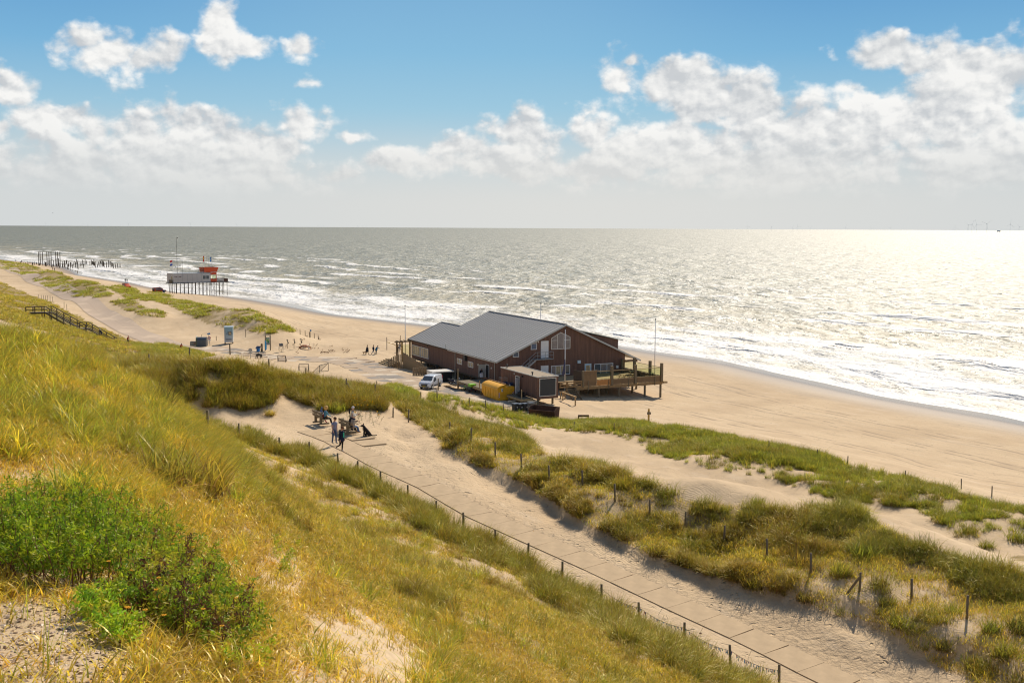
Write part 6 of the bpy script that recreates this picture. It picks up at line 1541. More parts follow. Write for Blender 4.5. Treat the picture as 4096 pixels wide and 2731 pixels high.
# painted cabin
q = C6(920, 490); w = 172 / Q / mpp(q); h = 345 / Q / mpp(q)
M_MURAL, nt, p = material('mural_blue_paint')
o_ = nt.obj(); z_ = nt.sep(o_)[2]; n_ = nt.noise(nt.mapping(o_, (1, 1, .5)), 1.2, 4, .6)
cc = nt.mix(nt.ramp(nt.math('ADD', z_, nt.math('MULTIPLY', n_, .8)), 1.0, 2.9), rgb(.52, .57, .58), rgb(.27, .42, .48)); cc = nt.mix(nt.ramp(nt.math('ADD', z_, nt.math('MULTIPLY', n_, 1.4)), 1.75, 1.55), cc, rgb(.60, .60, .58))
nt.put(p.inputs['Base Color'], cc); p.inputs['Roughness'].default_value = .5
e = empty('painted_cabin', q, R(10), 'tall blue painted cabin with a beach mural and small yellow window', 'cabin')
MB().slab(-w/2, w/2, -.6, w - .6, .30, h).build('wall', M_MURAL, e); MB().slab(-w/2 - .08, w/2 + .08, -.68, w - .52, h + .002, h + .14).build('roof', M_PALEBLUE, e)
f = MB().slab(-.02, w/2 - .25, -.66, -.602, h - 1.45, h - .8).build('window', M_IRON, e); MB().slab(.04, w/2 - .31, -.68, -.661, h - 1.39, h - .86).build('pane', M_WARMGLASS, f)
MB().slab(-w/2 + .12, -w/2 + .2, -.63, -.602, .7, h - .4).build('door_edge', M_GREY, e)
mu = MB()
for k in range(7): x = -.35 + k * .17; mu.slab(x, x + .06, -.612, -.602, 1.75 + .1 * (k % 3), 2.1 + .15 * ((k * 2) % 3))
mu.build('mural_figures', flat((.10, .12, .16)), e); MB().slab(-w/2 + .3, w/2 - .2, -.7, -.602, .75, .95).build('mural_bench', flat((.2, .24, .28)), e)
for s2 in (-1, 1): MB().slab(s2 * w/2 - .12 * s2, s2 * w/2, -.6, .6, -.3, .298).build('plinth', M_DARKWOOD, e)
# info board
q = C6(1735, 610); hb_ = 280 / Q / mpp(q); wb = 100 / Q / mpp(q)
e = empty('info_board', q, R(12), 'tall information board with green heading and coloured map panels', 'sign')
for s2 in (-wb/2, wb/2): MB().cyl((s2, 0, -.2), (s2, 0, hb_), .10).ball((s2, 0, hb_ + .06), .12).build('post', M_GREYWOOD, e)
bd_ = MB().slab(-wb/2 + .12, wb/2 - .12, -.05, .05, hb_ * .33, hb_ * .9).build('panel', flat((.45, .46, .42)), e)
x0, x1 = -wb/2 + .16, wb/2 - .16
for nm, a0, a1, z0, z1, c in (('heading', x0, x1, .80, .88, (.03, .20, .06)), ('yellow_map', x0 + .45, x1 - .05, .67, .77, (.75, .58, .02)), ('green_map', x0, x0 + .42, .60, .76, (.25, .42, .12)), ('blue_map', x0 + .55, x1, .50, .66, (.03, .13, .35)), ('green_panel', x0 + .2, x0 + .52, .50, .62, (.03, .22, .08)), ('text_rows', x0, x1, .36, .48, (.25, .26, .25))):
    MB().slab(a0, a1, -.062, -.051, hb_ * z0, hb_ * z1).build(nm, flat(c), bd_)
for k in range(4): MB().slab(x0 + .1, x0 + .1 + (.9, .7, .85, .5)[k], -.064, -.0625, hb_ * (.82 + .012 * k), hb_ * (.826 + .012 * k)).build('lettering', M_CREAM, bd_)
q = C6(1672, 690); h = 265 / Q / mpp(q); e = empty('beach_banner', q, 0, 'narrow bright blue beach banner beside the information board', 'banner'); MB().cyl((0, 0, -.1), (0, 0, h + .1), .03).build('pole', M_GREY, e)
MB().prism([(.03, h * .25), (.32, h * .28), (.34, h * .6), (.18, h), (.03, h)], -.02, .02).build('cloth', flat((.05, .35, .65)), e)
# solar litter box
q = C6(1532, 700); e = empty('solar_bin', q, R(-20), 'blue litter box with a tilted solar panel', 'bin'); MB().cyl((0, 0, -.2), (0, 0, .4), .05).build('post', M_DARK, e)
bx = MB().slab(-.24, .24, -.2, .2, .40, .92).build('box', flat((.02, .20, .55), .5), e); MB().slab(-.14, .03, -.22, -.202, .55, .8).build('opening', M_BLACK, bx)
MB().box((0, 0, 1.12), (.85, .05, .62), rx=R(-50)).build('solar_panel', simple('solar_cells', (.05, .09, .17), .2, .1, .1, 2), e)
q = C6(1605, 660); e = empty('driftwood_totem', q, 0, 'bundle of upright driftwood stakes by the solar bin', 'sculpture')
for k in range(9): a = k * .7; MB().bar((.35 * math.cos(a), .3 * math.sin(a), -.1), (.3 * math.cos(a + .4), .3 * math.sin(a + .4), 2.6 + .5 * RNG.random()), .13).build('stake', M_POST, e)
e.scale = (.5, .5, .5)
# the round sign seen from behind and the boar
q = C6(1370, 815); h = 150 / Q / mpp(q); e, d = road_sign(q, h, .33, M_GREY, 'round traffic sign seen from behind at the road edge', post=M_GREY)
q = C6(1545, 810); L_ = 1.75
e = empty('boar_sculpture', q, PI, 'dark iron animal sculpture walking on the concrete road edge', 'sculpture')
b = MB(); b.add(*spine_mesh([(-L_*.50, 0, .95), (-L_*.42, 0, 1.05), (-L_*.2, 0, 1.12), (L_*.1, 0, 1.12), (L_*.26, 0, 1.05), (L_*.40, 0, .92), (L_*.52, 0, .78)], [(.12, .1), (.32, .34), (.34, .38), (.38, .42), (.34, .38), (.22, .24), (.09, .09)], 9)); b.build('body', M_IRON, e, smooth=True)
for x, dx_ in ((-.75, -.1), (-.55, .18), (.45, -.12), (.65, .2)): 
    b = MB(); b.add(*spine_mesh([(x, .12 if dx_ > 0 else -.12, .95), (x + dx_ * .6, .12 if dx_ > 0 else -.12, .5), (x + dx_, .12 if dx_ > 0 else -.12, 0)], [.17, .11, .08], 7)); b.build('leg', M_IRON, e, smooth=True)
for s2 in (-.12, .12): MB().cyl((L_*.36, s2, 1.1), (L_*.33, s2 * 1.6, 1.34), .09, .02).build('ear', M_IRON, e)
MB().cyl((-L_*.48, 0, 1.1), (-L_*.58, 0, .8), .04).build('tail', M_IRON, e); e.scale = (.62, .62, .62)
# sea horses
def seahorse(q, h, label):
    e = empty('seahorse_sculpture', q, R(8), label, 'sculpture', 'sea horses on stakes'); MB().cyl((0, 0, -.2), (0, 0, h * .32), .05).build('stake', M_POST, e)
    z = h * .22; k = h - z
    pts_ = [(-.05, .06), (-.20, .03), (-.27, .10), (-.22, .18), (-.10, .19), (.04, .24), (.13, .36), (.14, .50), (.07, .64), (.03, .74), (.08, .84), (.10, .92), (.02, .95), (-.08, .90), (-.24, .84)]
    rr = [.02, .028, .03, .035, .04, .055, .085, .105, .095, .07, .06, .075, .065, .045, .02]
    b = MB(); b.add(*spine_mesh([(x * k * .85, 0, z + y * k) for x, y in pts_], [(r * k * 1.05, r * k * .8) for r in rr], 7)); b.build('body', M_IRON, e, smooth=True)
    MB().prism([(.10 * k, z + .42 * k), (.26 * k, z + .52 * k), (.24 * k, z + .40 * k), (.12 * k, z + .34 * k)], -.02, .02).build('fin', M_IRON, e); MB().prism([(.04 * k, z + .95 * k), (.10 * k, z + 1.03 * k), (.14 * k, z + .93 * k)], -.03, .03).build('crest', M_IRON, e)
for k, (x, y0, y1) in enumerate(((390, 300, 428), (495, 294, 425), (600, 287, 420))):
    q = C7(x, y1); seahorse(q, (y1 - y0) / 3.92 / mpp(q), ['dark sea horse sculpture nearest the round bicycle sculpture', 'middle dark sea horse sculpture of three', 'dark sea horse sculpture above the giant crab'][k])
# bicycle on a stake
q = C7(293, 508); e = empty('bicycle_sculpture', q, R(25), 'old bicycle with a big basket set on a stake', 'sculpture'); MB().cyl((0, 0, -.2), (0, 0, 1.2), .09).build('stake', M_TIMBER, e); 
for sx in (-.55, .55):
    b = MB()
    for j in range(16): a0, a1 = 2*PI*j/16, 2*PI*(j+1)/16; b.cyl((sx + .25*math.cos(a0), .3*math.cos(a0), 1.25 + .75*math.sin(a0)), (sx + .25*math.cos(a1), .3*math.cos(a1), 1.25 + .75*math.sin(a1)), .035, n=5)
    b.build('wheel', M_IRON, e)
MB().tube([(-.55, 0, 1.25), (0, 0, 1.9), (.55, 0, 1.25)], .04).build('frame', M_IRON, e); MB().prism([(-.45, 1.9), (.45, 1.9), (.6, 2.55), (.2, 2.75), (-.2, 2.6), (-.55, 2.75)], -.35, .35).build('basket', simple('basket_grey', (.12, .13, .14), .8, 0, .3, 6), e); e.scale = (.62, .62, .62)
# giant crab
q = C7(665, 470); k = 165 / 3.92 / mpp(q)
e = empty('crab_sculpture', q, R(5), 'giant orange and white crab sculpture on stakes', 'sculpture')
MB().ball((0, 0, 1.5), (k * .85, k * .55, .55), 14, 8).build('shell', simple('crab_orange_shell', (.50, .22, .10), .35, 0, .45, 2.5), e, smooth=True)
MB().ball((-.2, -k*.42, 1.1), (k * .5, .3, .35)).build('belly', flat((.62, .50, .36)), e, smooth=True)
for s2 in (-1, 1):
    b = MB(); b.add(*spine_mesh([(s2 * k * .6, -.5, 1.2), (s2 * k * .9, -.9, .8), (s2 * k * .75, -1.3, .35)], [.2, .26, .10], 7)); b.build('claw', flat((.68, .60, .5)) if s2 > 0 else flat((.5, .2, .08)), e, smooth=True)
    for j in range(3):
        b = MB(); b.add(*spine_mesh([(s2 * k * .6, .1 * j, 1.3), (s2 * k * (1.0 + .08 * j), .3 * j, 1.35 - .2 * j), (s2 * k * (1.05 + .1 * j), .35 * j, 0)], [.14, .11, .04], 6)); b.build('leg', flat((.45, .19, .07)), e, smooth=True)
    MB().cyl((s2 * .25, -k*.45, 1.6), (s2 * .3, -k*.55, 2.0), .06).build('eye_stalk', M_IRON, e)
MB().cyl((k * .82, .2, 1.3), (k * .85, .2, 2.6), .06).build('stake', M_POST, e); e.scale = (.5, .5, .5)
# driftwood birds on wires
bird_me = MB(); bird_me.add(*spine_mesh([(-.38, 0, .50), (-.2, 0, .56), (.05, 0, .62), (.22, 0, .68), (.34, 0, .72)], [(.03, .03), (.12, .10), (.13, .12), (.07, .07), (.015, .015)], 6)); bird_me.cyl((0, 0, -.1), (0, 0, .55), .018)
bmesh_ = bird_me.mesh('wooden_bird', wood('driftwood_brown', (.26, .15, .075)), True)
spots = [(625, 362), (662, 345), (702, 308), (790, 408), (806, 380), (820, 415), (845, 380), (858, 378), (880, 410), (758, 410), (535, 478), (555, 490), (930, 455), (945, 470), (962, 455), (975, 465), (990, 460), (1005, 455), (1020, 470), (1035, 450), (1045, 430), (1060, 440), (1075, 425), (1085, 440), (1098, 432), (1062, 388), (1098, 385), (1110, 440), (1130, 440), (938, 422), (1258, 410), (1262, 445), (1275, 470), (1290, 465), (1305, 445), (1325, 470), (1340, 455), (1365, 445), (1335, 410), (1320, 440), (1030, 480), (925, 478), (565, 440), (365, 438)]
for k, (x, y) in enumerate(spots):
    px, py = 1050 + x / 3.92, 1280 + y / 3.92; q = at(px, py + 4, ZP); g = ground(q.x, q.y)
    o = link('wooden_bird', bmesh_); o.location = g; o.rotation_euler = (0, RNG.uniform(-.25, .2), RNG.uniform(-.8, .9)); sc = RNG.uniform(.42, .62); o.scale = (sc, sc, sc)
    tag(o, 'small brown driftwood bird on a thin wire in the sculpture flock', 'sculpture', 'flock of wooden birds')
# goals
def goal(q, w, h, dpt, rz, label):
    e = empty('football_goal', q, rz, label, 'goal', 'small football goals'); r = .045
    MB().tube([(-w/2, 0, 0), (-w/2, 0, h), (w/2, 0, h), (w/2, 0, 0)], r).build('goal_frame', M_IRON, e)
    MB().tube([(-w/2, 0, h), (-w/2 - .05, dpt, 0), (w/2 + .05, dpt, 0), (w/2, 0, h)], r * .8).tube([(-w/2, 0, 0), (-w/2, dpt, 0)], r * .8).tube([(w/2, 0, 0), (w/2, dpt, 0)], r * .8).build('back_frame', M_IRON, e)
    n = MB()
    for t in np.linspace(0, 1, 9): n.cyl((-w/2 + w*t, 0, h), (-w/2 + w*t, dpt, 0), .012, n=3)
    for t in np.linspace(0, 1, 7): n.cyl((-w/2, dpt*t, h*(1-t)), (w/2, dpt*t, h*(1-t)), .012, n=3)
    n.build('net', M_IRON, e)
q = C7(300, 655); goal(q, 120/3.92/mpp(q), 100/3.92/mpp(q), 1.2, R(3), 'small football goal nearest the concrete road')
q = C7(650, 808); goal(q, 150/3.92/mpp(q), 120/3.92/mpp(q), 1.3, R(183), 'small football goal standing square to the fence, middle of the sand')
q = C7(965, 815); goal(q, 3.2, 125/3.92/mpp(q), 1.3, R(75), 'small football goal turned side on, nearest the van')

# ---------------------------------------------------------------- post rows
pm_ = MB().cyl((0, 0, -.5), (0, 0, 1), .058, .054, 8).mesh('fence_post', M_POST, True)
ORD = ['first', 'second', 'third', 'fourth', 'fifth', 'sixth', 'seventh', 'eighth', 'ninth', 'tenth', 'eleventh', 'twelfth', 'thirteenth', 'fourteenth', 'fifteenth', 'sixteenth', 'seventeenth', 'eighteenth']
ROWS = {}
def fpost(q, h, label, group, r=1.0):
    n = ROWS[group] = ROWS.get(group, -1) + 1; label = ORD[n] + ' ' + label
    o = link('fence_post', pm_); o.location = q; o.scale = (r, r, h); o.rotation_euler = (RNG.uniform(-.04, .04), RNG.uniform(-.04, .04), 0); return tag(o, label, 'post', group)
W1 = [(1798,1736,1.0),(1884,1769,1.1),(1981,1828,1.1),(2086,1877,1.1),(2197,1927,1.1),(2330,1942,1.0),(2460,2005,1.1),(2599,2062,1.0),(2741,2112,1.0),(2896,2169,1.0),(3067,2230,1.05),(3243,2295,1.1),(3438,2363,.95),(3646,2394,1.0),(3867,2474,1.1)]
for x, y, h in W1: fpost(hit(x, y, 34, 110), h * .92, 'wooden post along the middle dune ridge, counted from the benches', 'posts along the middle dune ridge')
for x, y, h in ((1634,1689,1.0),(1572,1670,.8)): fpost(hit(x, y, 60, 110), h, 'post standing in sand beyond the benches, counted from the ridge', 'posts beyond the benches')
W2 = [(830,1712),(955,1722),(1119,1778),(1238,1795),(1353,1842),(1430,1875),(1521,1918),(1632,1975),(1744,2040),(1853,2088),(1983,2160),(2112,2215),(2249,2292),(2406,2385),(2556,2462),(2736,2545),(2921,2640),(3116,2720)]
LPOST = []
for x, y in W2:
    q = hit(x, y + 30, 34, 110); LPOST.append(q); fpost(q, .95, 'post along the landward side of the slab path, counted from the benches', 'posts along the landward path edge')
W3 = [(424,1512),(599,1506),(759,1500),(923,1515),(1078,1545),(1222,1535),(1385,1565),(1500,1570)]
for i, (x, y) in enumerate(W3): 
    q = at(x, y, 11.0 - .25 * i); fpost(ground(q.x, q.y), 1.15, 'tall dark post on the bank behind the benches, counted from the landward end', 'posts on the bank behind the benches', 1.1)
q = at(1378, 1570, 9.6); st_ = empty('strut_post', ground(q.x, q.y), 0, 'leaning wooden brace propped against the corner fence post', 'brace'); MB().cyl((.25, 0, .8), (.75, -.5, -.2), .07).build('brace', M_POST, st_)
q = hit(3440, 2365, 34, 110); st_ = empty('strut_post', q, 0, 'slanting wooden brace on the lone ridge corner post', 'brace'); MB().cyl((-.05, 0, .65), (-.55, .1, -.15), .055).build('brace', M_POST, st_)
for x, y in ((1107,1500),(1144,1508),(1186,1516),(1289,1538),(1342,1548),(1395,1557),(1507,1572)): q = at(x, y + 14, 1.4); fpost(ground(q.x, q.y), .95, 'short post at the beach foot of the bank, counted from its landward end', 'posts along the beach foot of the bank', .9)
for x, y in ((1683,1609),(1749,1600),(1877,1630),(1943,1640),(2014,1653)): fpost(hit(x, y, 90, 170), 1.0, 'short post on the dune foot before the skip, counted from the van', 'posts before the pavilion dune foot', .9)
for x, y in ((2297,1690),(2457,1696),(3076,1770),(3271,1806),(3390,1833),(3620,1892),(3845,1928),(3967,1958)): 
    q = hit(x, y + 26, 66, 150); fpost(q, .75, 'short post along the seaward ridge foot, counted from the pavilion', 'posts along the seaward ridge foot', .8)
q = at(2594, 1700, .6); e = empty('way_post', ground(q.x, q.y), 0, 'yellow topped wooden way post on the seaward ridge', 'post'); MB().slab(-.10, .10, -.08, .08, -.3, 1.6).build('post', simple('ochre_wood', (.45, .27, .06), .8, 0, .2, 4), e); MB().slab(-.20, .24, -.14, -.105, .95, 1.25).build('plate', M_GREYWOOD, e)
for x, y0, y1 in ((528, 120, 186), (593, 140, 264), (670, 160, 236), (740, 185, 285), (813, 205, 282), (875, 235, 304), (885, 265, 308), (903, 288, 312)):
    q = C7(x, y1); fpost(q, (y1 - y0) / 3.92 / mpp(q), 'wooden post in the beach crossing line, counted from the grassy hummock', 'posts on the beach crossing', 1.2)
q = C7(748, 282); e = empty('blue_flagged_post', q, 0, 'wooden post with a small blue disc among the beach crossing posts', 'post'); MB().cyl((0, 0, -.2), (0, 0, 1.75), .07).build('post', M_POST, e); MB().cyl((.13, -.05, 1.55), (.13, .05, 1.55), .17, n=12).build('disc', M_BLUEP, e)
for k, (x, y0, y1) in enumerate(((1950, 265, 475), (2162, 238, 470))):
    q = C7(x, y1); e = empty('thin_pole', q, 0, ['thin dark pole standing alone on sand left of the entrance', 'thin ochre pole beside the two people at the entrance'][k], 'pole'); MB().cyl((0, 0, -.2), (0, 0, (y1 - y0) / 3.92 / mpp(q)), .06).build('pole', [M_IRON, M_TIMBER][k], e)
q = C6(130, 755); e = empty('number_post', q, 0, 'dark wooden post with a small plate where the road meets the square', 'post'); MB().cyl((0, 0, -.2), (0, 0, 1.05), .07).build('post', M_POST, e); MB().box((.12, 0, .75), (.12, .1, .2)).build('plate', flat((.2, .08, .05)), e)
for x, y in ((155,1212),(166,1218),(175,1223),(183,1228),(192,1232),(201,1238),(212,1243),(257,1262),(268,1268)): 
    q = at(x - 0, y - 18, 1.8); fpost(ground(q.x, q.y), 1.5, 'small post along the dune foot road, counted from the far end', 'posts along the dune foot road')
# wire with coloured cords, and old shoes hanging from it, between the last landward posts
cords = [(.03, .25, .55), (.05, .30, .62), (.55, .12, .05), (.10, .12, .35), (.15, .35, .30)]
wf_ = empty('wire_fence', LPOST[13], 0, 'sagging wire hung with blue and orange cord ends along the path fence', 'wire fence')
wb_ = MB(); cbs = [MB() for _ in cords]
for i in range(13, len(LPOST) - 1):
    a, b = LPOST[i] - LPOST[13] + Vector((0, 0, .72)), LPOST[i + 1] - LPOST[13] + Vector((0, 0, .72)); n = 14; prev = a
    for k in range(1, n + 1):
        t = k / n; p_ = a.lerp(b, t) - Vector((0, 0, .16 * 4 * t * (1 - t))); wb_.cyl(prev, p_, .008, n=4)
        if i > 13 or t > .45:
            for r_ in range(3):
                c = prev.lerp(p_, RNG.random()); j = RNG.integers(0, len(cords)); cbs[j].bar(c, c + Vector((RNG.uniform(-.05, .05), RNG.uniform(-.05, .05), -RNG.uniform(.05, .2))), .018)
        prev = p_
wb_.build('wire', M_IRON, wf_)
for j, c in enumerate(cords): cbs[j].build('cord_ends', flat(c), wf_)
shoe_o = [(-.13, 0), (.14, 0), (.15, .04), (.06, .07), (-.02, .12), (-.11, .12), (-.13, .08)]
for k, (px, py, c, lab) in enumerate(((2634, 2475, (.02, .03, .05), 'pair half of dark shoe with a blue top hanging on the path wire'), (2645, 2503, (.30, .30, .27), 'pale grey shoe hanging lowest beside the dark blue pair'), (2674, 2505, (.05, .04, .06), 'black and white shoe hanging under the blue cord'), (2668, 2530, (.05, .05, .02), 'mossy dark shoe hanging low over the marram'), (2687, 2530, (.035, .03, .025), 'dark brown shoe hanging beside the mossy shoe'), (2802, 2545, (.12, .05, .03), 'small brown shoe dangling between the cords'), (2998, 2645, (.02, .02, .025), 'small black shoe dangling below the wire'))):
    yy = 43 + (2640 - px) * .006 + (2.0 if px < 2700 else 0); q = atY(px, py, LPOST[13].y + (LPOST[15].y - LPOST[13].y) * (px - 2556) / (2921 - 2556))
    e = empty('hanging_shoe', q, RNG.uniform(0, 3), lab, 'shoe'); e.rotation_euler = (RNG.uniform(-.4, .4), 1.1, RNG.uniform(0, 3))
    MB().prism([(x * 1.1, z * 1.1) for x, z in shoe_o], -.05, .05).build('upper', flat(c), e, bevel=.012); MB().prism([(-.145, -.025), (.165, -.025), (.165, -.002), (-.145, -.002)], -.055, .055).build('sole', flat((.3, .3, .28)), e)
    MB().cyl((-.1, 0, .12), (-.62, 0, .1), .006, n=4).build('lace', M_IRON, e)

# ---------------------------------------------------------------- wooden stair on the landward dune
sc6 = 4.704
def CS(x, y, Y): return atY(60 + x / sc6, 1180 + y / sc6, Y)
def ztop_at(x, y, zz): return at(60 + x / sc6, 1180 + y / sc6, zz)
knots = [(205, 330, 6.0), (580, 325, 6.0), (1110, 628, 3.35), (1260, 628, 3.35), (1790, 935, 1.0)]
kp_ = [ztop_at(*k) for k in knots]
# keep each flight level or falling and standing clear of the slope
sb = empty('dune_stair', kp_[0], 0, 'dark wooden stair with handrails running down the landward dune', 'stair'); S0 = Vector(kp_[0])
kl = [k - S0 for k in kp_]
nrm_ = Vector(((kl[1] - kl[4]).y, -(kl[1] - kl[4]).x, 0)).normalized()
if nrm_.y < 0: nrm_ = -nrm_
WST = 1.5
def run(a, b, name):
    for s2 in (0, WST): MB().bar(a + nrm_ * s2 - Vector((0, 0, .16)), b + nrm_ * s2 - Vector((0, 0, .16)), .08, .30).build(name, M_STAIRWOOD, sb)
run(kl[0], kl[1], 'platform_beam'); run(kl[1], kl[2], 'stringer'); run(kl[2], kl[3], 'platform_beam'); run(kl[3], kl[4], 'stringer')
pfm = []
for a, b in ((kl[0], kl[1]), (kl[2], kl[3])):
    n = max(2, int((b - a).length / .22)); me = MB().bar(Vector((0, 0, 0)), nrm_ * WST, .20, .05).mesh('deck_board', M_STEPTOP)
    for i in range(n): o = link('deck_board', me, sb); o.location = a.lerp(b, (i + .5) / n) + Vector((0, 0, .02))
tme = MB().bar(Vector((0, 0, 0)), nrm_ * WST, .34, .06).mesh('tread', M_STEPTOP)
for a, b, n in ((kl[1], kl[2], 15), (kl[3], kl[4], 14)):
    for i in range(n): o = link('tread', tme, sb); o.location = a.lerp(b, (i + .5) / n) + Vector((0, 0, .04))
for s2 in (0, WST):
    off = nrm_ * s2
    for h, w_ in ((1.12, .10), (.55, .07)):
        for a, b in zip(kl[:-1], kl[1:]): MB().bar(a + off + Vector((0, 0, h)), b + off + Vector((0, 0, h)), w_, .12).build('handrail', M_STAIRWOOD, sb)
    for a, b, ts in ((kl[0], kl[1], (0, .45, .92)), (kl[1], kl[2], (.15, .4, .63, .87)), (kl[2], kl[3], (.7,)), (kl[3], kl[4], (.13, .38, .63, .9))):
        for t in ts:
            p_ = a.lerp(b, t) + off; w = p_ + S0; MB().bar((p_.x, p_.y, min(p_.z - .3, float(gz(w.x, w.y)) - S0.z - .2)), p_ + Vector((0, 0, 1.1)), .15).build('rail_post', M_STAIRWOOD, sb)

# ---------------------------------------------------------------- pile field in the surf
PF = [(17,370,410),(108,405,455),(128,382,440),(156,423,450),(203,424,465),(246,402,472),(235,445,470),(283,400,457),(324,408,495),(336,428,490),(363,410,488),(404,415,470),(448,418,495),(462,432,495),(565,398,490),(577,422,500),(588,412,505),(625,385,455),(662,376,450),(714,452,510),(730,381,495),(768,356,487),(778,354,470),(790,456,518),(822,347,480),(835,428,527),(892,395,490),(901,450,520),(926,387,500),(943,388,527),(966,380,460),(978,378,455),(984,452,537),(1003,447,520),(1015,405,500),(1045,420,528),(1057,412,505),(1087,460,537),(1097,416,496),(1128,395,470),(1142,418,527),(1161,361,467),(1187,388,560),(1180,420,530),(1227,428,508),(1246,411,492),(1274,373,480),(1288,450,535),(1300,392,478),(1323,364,465),(1348,390,464),(1411,408,490),(1440,375,482),(1456,398,470),(1468,405,480),(1478,415,490),(1488,365,500),(1496,420,505),(1512,392,538),(1556,450,530),(1576,410,490),(1600,445,530),(1604,374,445),(1618,402,470),(1640,362,520),(1655,392,500),(1666,392,510),(1679,420,535),(1724,415,533),(1763,377,525),(1788,403,480),(1808,402,520),(1825,425,510),(1842,432,515),(1852,452,542),(1891,452,532),(1933,445,528),(1978,443,524)]
TALL = [(448,222,440),(480,226,478),(524,228,487),(606,222,478),(646,224,487),(687,228,515),(773,222,485),(808,224,490),(853,226,497)]
pole_me = MB().cyl((0, 0, -.3), (0, 0, 1), .24, .22, 7).mesh('beach_pile', M_DARKWOOD, True)
for lst, lab, grp in ((PF, 'weathered dark pile standing in the far surf', 'short piles in the surf'), (TALL, 'very tall dark pile rising above the pile field', 'tall piles in the surf')):
    for x, y0, y1 in lst:
        q = at(60 + x / 4.704, 960 + y1 / 4.704, -1.8); z = float(gz(q.x, q.y)); q = at(60 + x / 4.704, 960 + y1 / 4.704, max(z, -2.3))
        o = link('beach_pile', pole_me); o.location = q; o.scale = (1, 1, (y1 - y0) / 4.704 / mpp(q)); tag(o, ORD[TALL.index((x, y0, y1))] + ' very tall dark pile from the landward end of the pile field' if lst is TALL else lab, 'pile', grp)
# ---------------------------------------------------------------- wind farm on the horizon and a gull
tw_m = simple('turbine_white', (.80, .81, .80), .6)
def turbine(px, hub, rot, Y, label, grp):
    q = atY(px, 915, Y); k = hub * Y / F0
    o = MB().cyl((0, 0, 0), (0, 0, k), k * .008, k * .006, 6).box((0, 0, k), (k * .06, k * .1, k * .05))
    for j in range(3):
        a = rot + 2*PI*j/3; o.bar((0, -k * .06, k), (k * .66 * math.sin(a), -k * .06, k + k * .66 * math.cos(a)), k * .010, k * .006, (0, 1, 0))
    o = o.build('wind_turbine', tw_m); o.location = (q.x, Y, SEA_Z - 1); tag(o, label, 'wind turbine', grp)
for k, x in enumerate((1083, 1192, 1288, 1313, 1370, 1532, 1650, 1738, 2035, 2095, 2112, 2134, 2180, 2288, 2330)): turbine(2048 + x / 1.1484, (20, 18, 16, 20, 14, 17, 13, 16, 18, 28, 30, 31, 34, 32, 22)[k], (k * 1.3) % 2.1, 12500, 'pale wind turbine on the horizon beyond the sun glitter', 'wind farm beyond the glitter')
for k, x in enumerate((210, 295, 383, 403, 475, 555, 590, 655, 875, 930, 1000, 1088, 1130, 1170, 1275, 1310, 1460, 1485, 1535, 1643, 1665, 1683)): turbine(x / 1.1484, (13, 9, 11, 11, 8, 9, 14, 9, 16, 11, 9, 13, 8, 9, 11, 10, 9, 9, 8, 10, 9, 9)[k], (k * .9) % 2.1, 21000, 'faint distant wind turbine on the horizon above the dark sea', 'far wind farm above the dark sea')
q = atY(3700 + 1752/5.94, 820 + 575/5.94, 12500); e = empty('offshore_platform', (q.x, q.y, SEA_Z), 0, 'small boxy offshore platform among the turbines', 'platform'); MB().slab(-16, 16, -10, 10, 8, 22).build('topside', tw_m, e)
for sx in (-11, 11): MB().cyl((sx, 0, -2), (sx, 0, 8), 2).build('leg', tw_m, e)
q = atY(211, 852, 620); e = empty('gull', q, .6, 'lone gull flying low over the horizon', 'bird')
b = MB(); b.add(*spine_mesh([(-.25, 0, 0), (0, 0, .02), (.22, 0, .05), (.3, 0, .04)], [.02, .08, .06, .01], 6)); b.build('body', flat((.25, .25, .26)), e, smooth=True)
for s2 in (-1, 1): b = MB(); b.add([(-.12, 0, .03), (.12, 0, .04), (.06, s2 * .35, .28), (-.05, s2 * .35, .27), (-.12, s2 * .8, .15)], [(0, 1, 2, 3), (3, 2, 4)]); b.add([(-.12, 0, .02), (.12, 0, .03), (.06, s2 * .35, .27), (-.05, s2 * .35, .26), (-.12, s2 * .8, .145)], [(3, 2, 1, 0), (4, 2, 3)]); b.build('wing', flat((.22, .22, .24)), e)
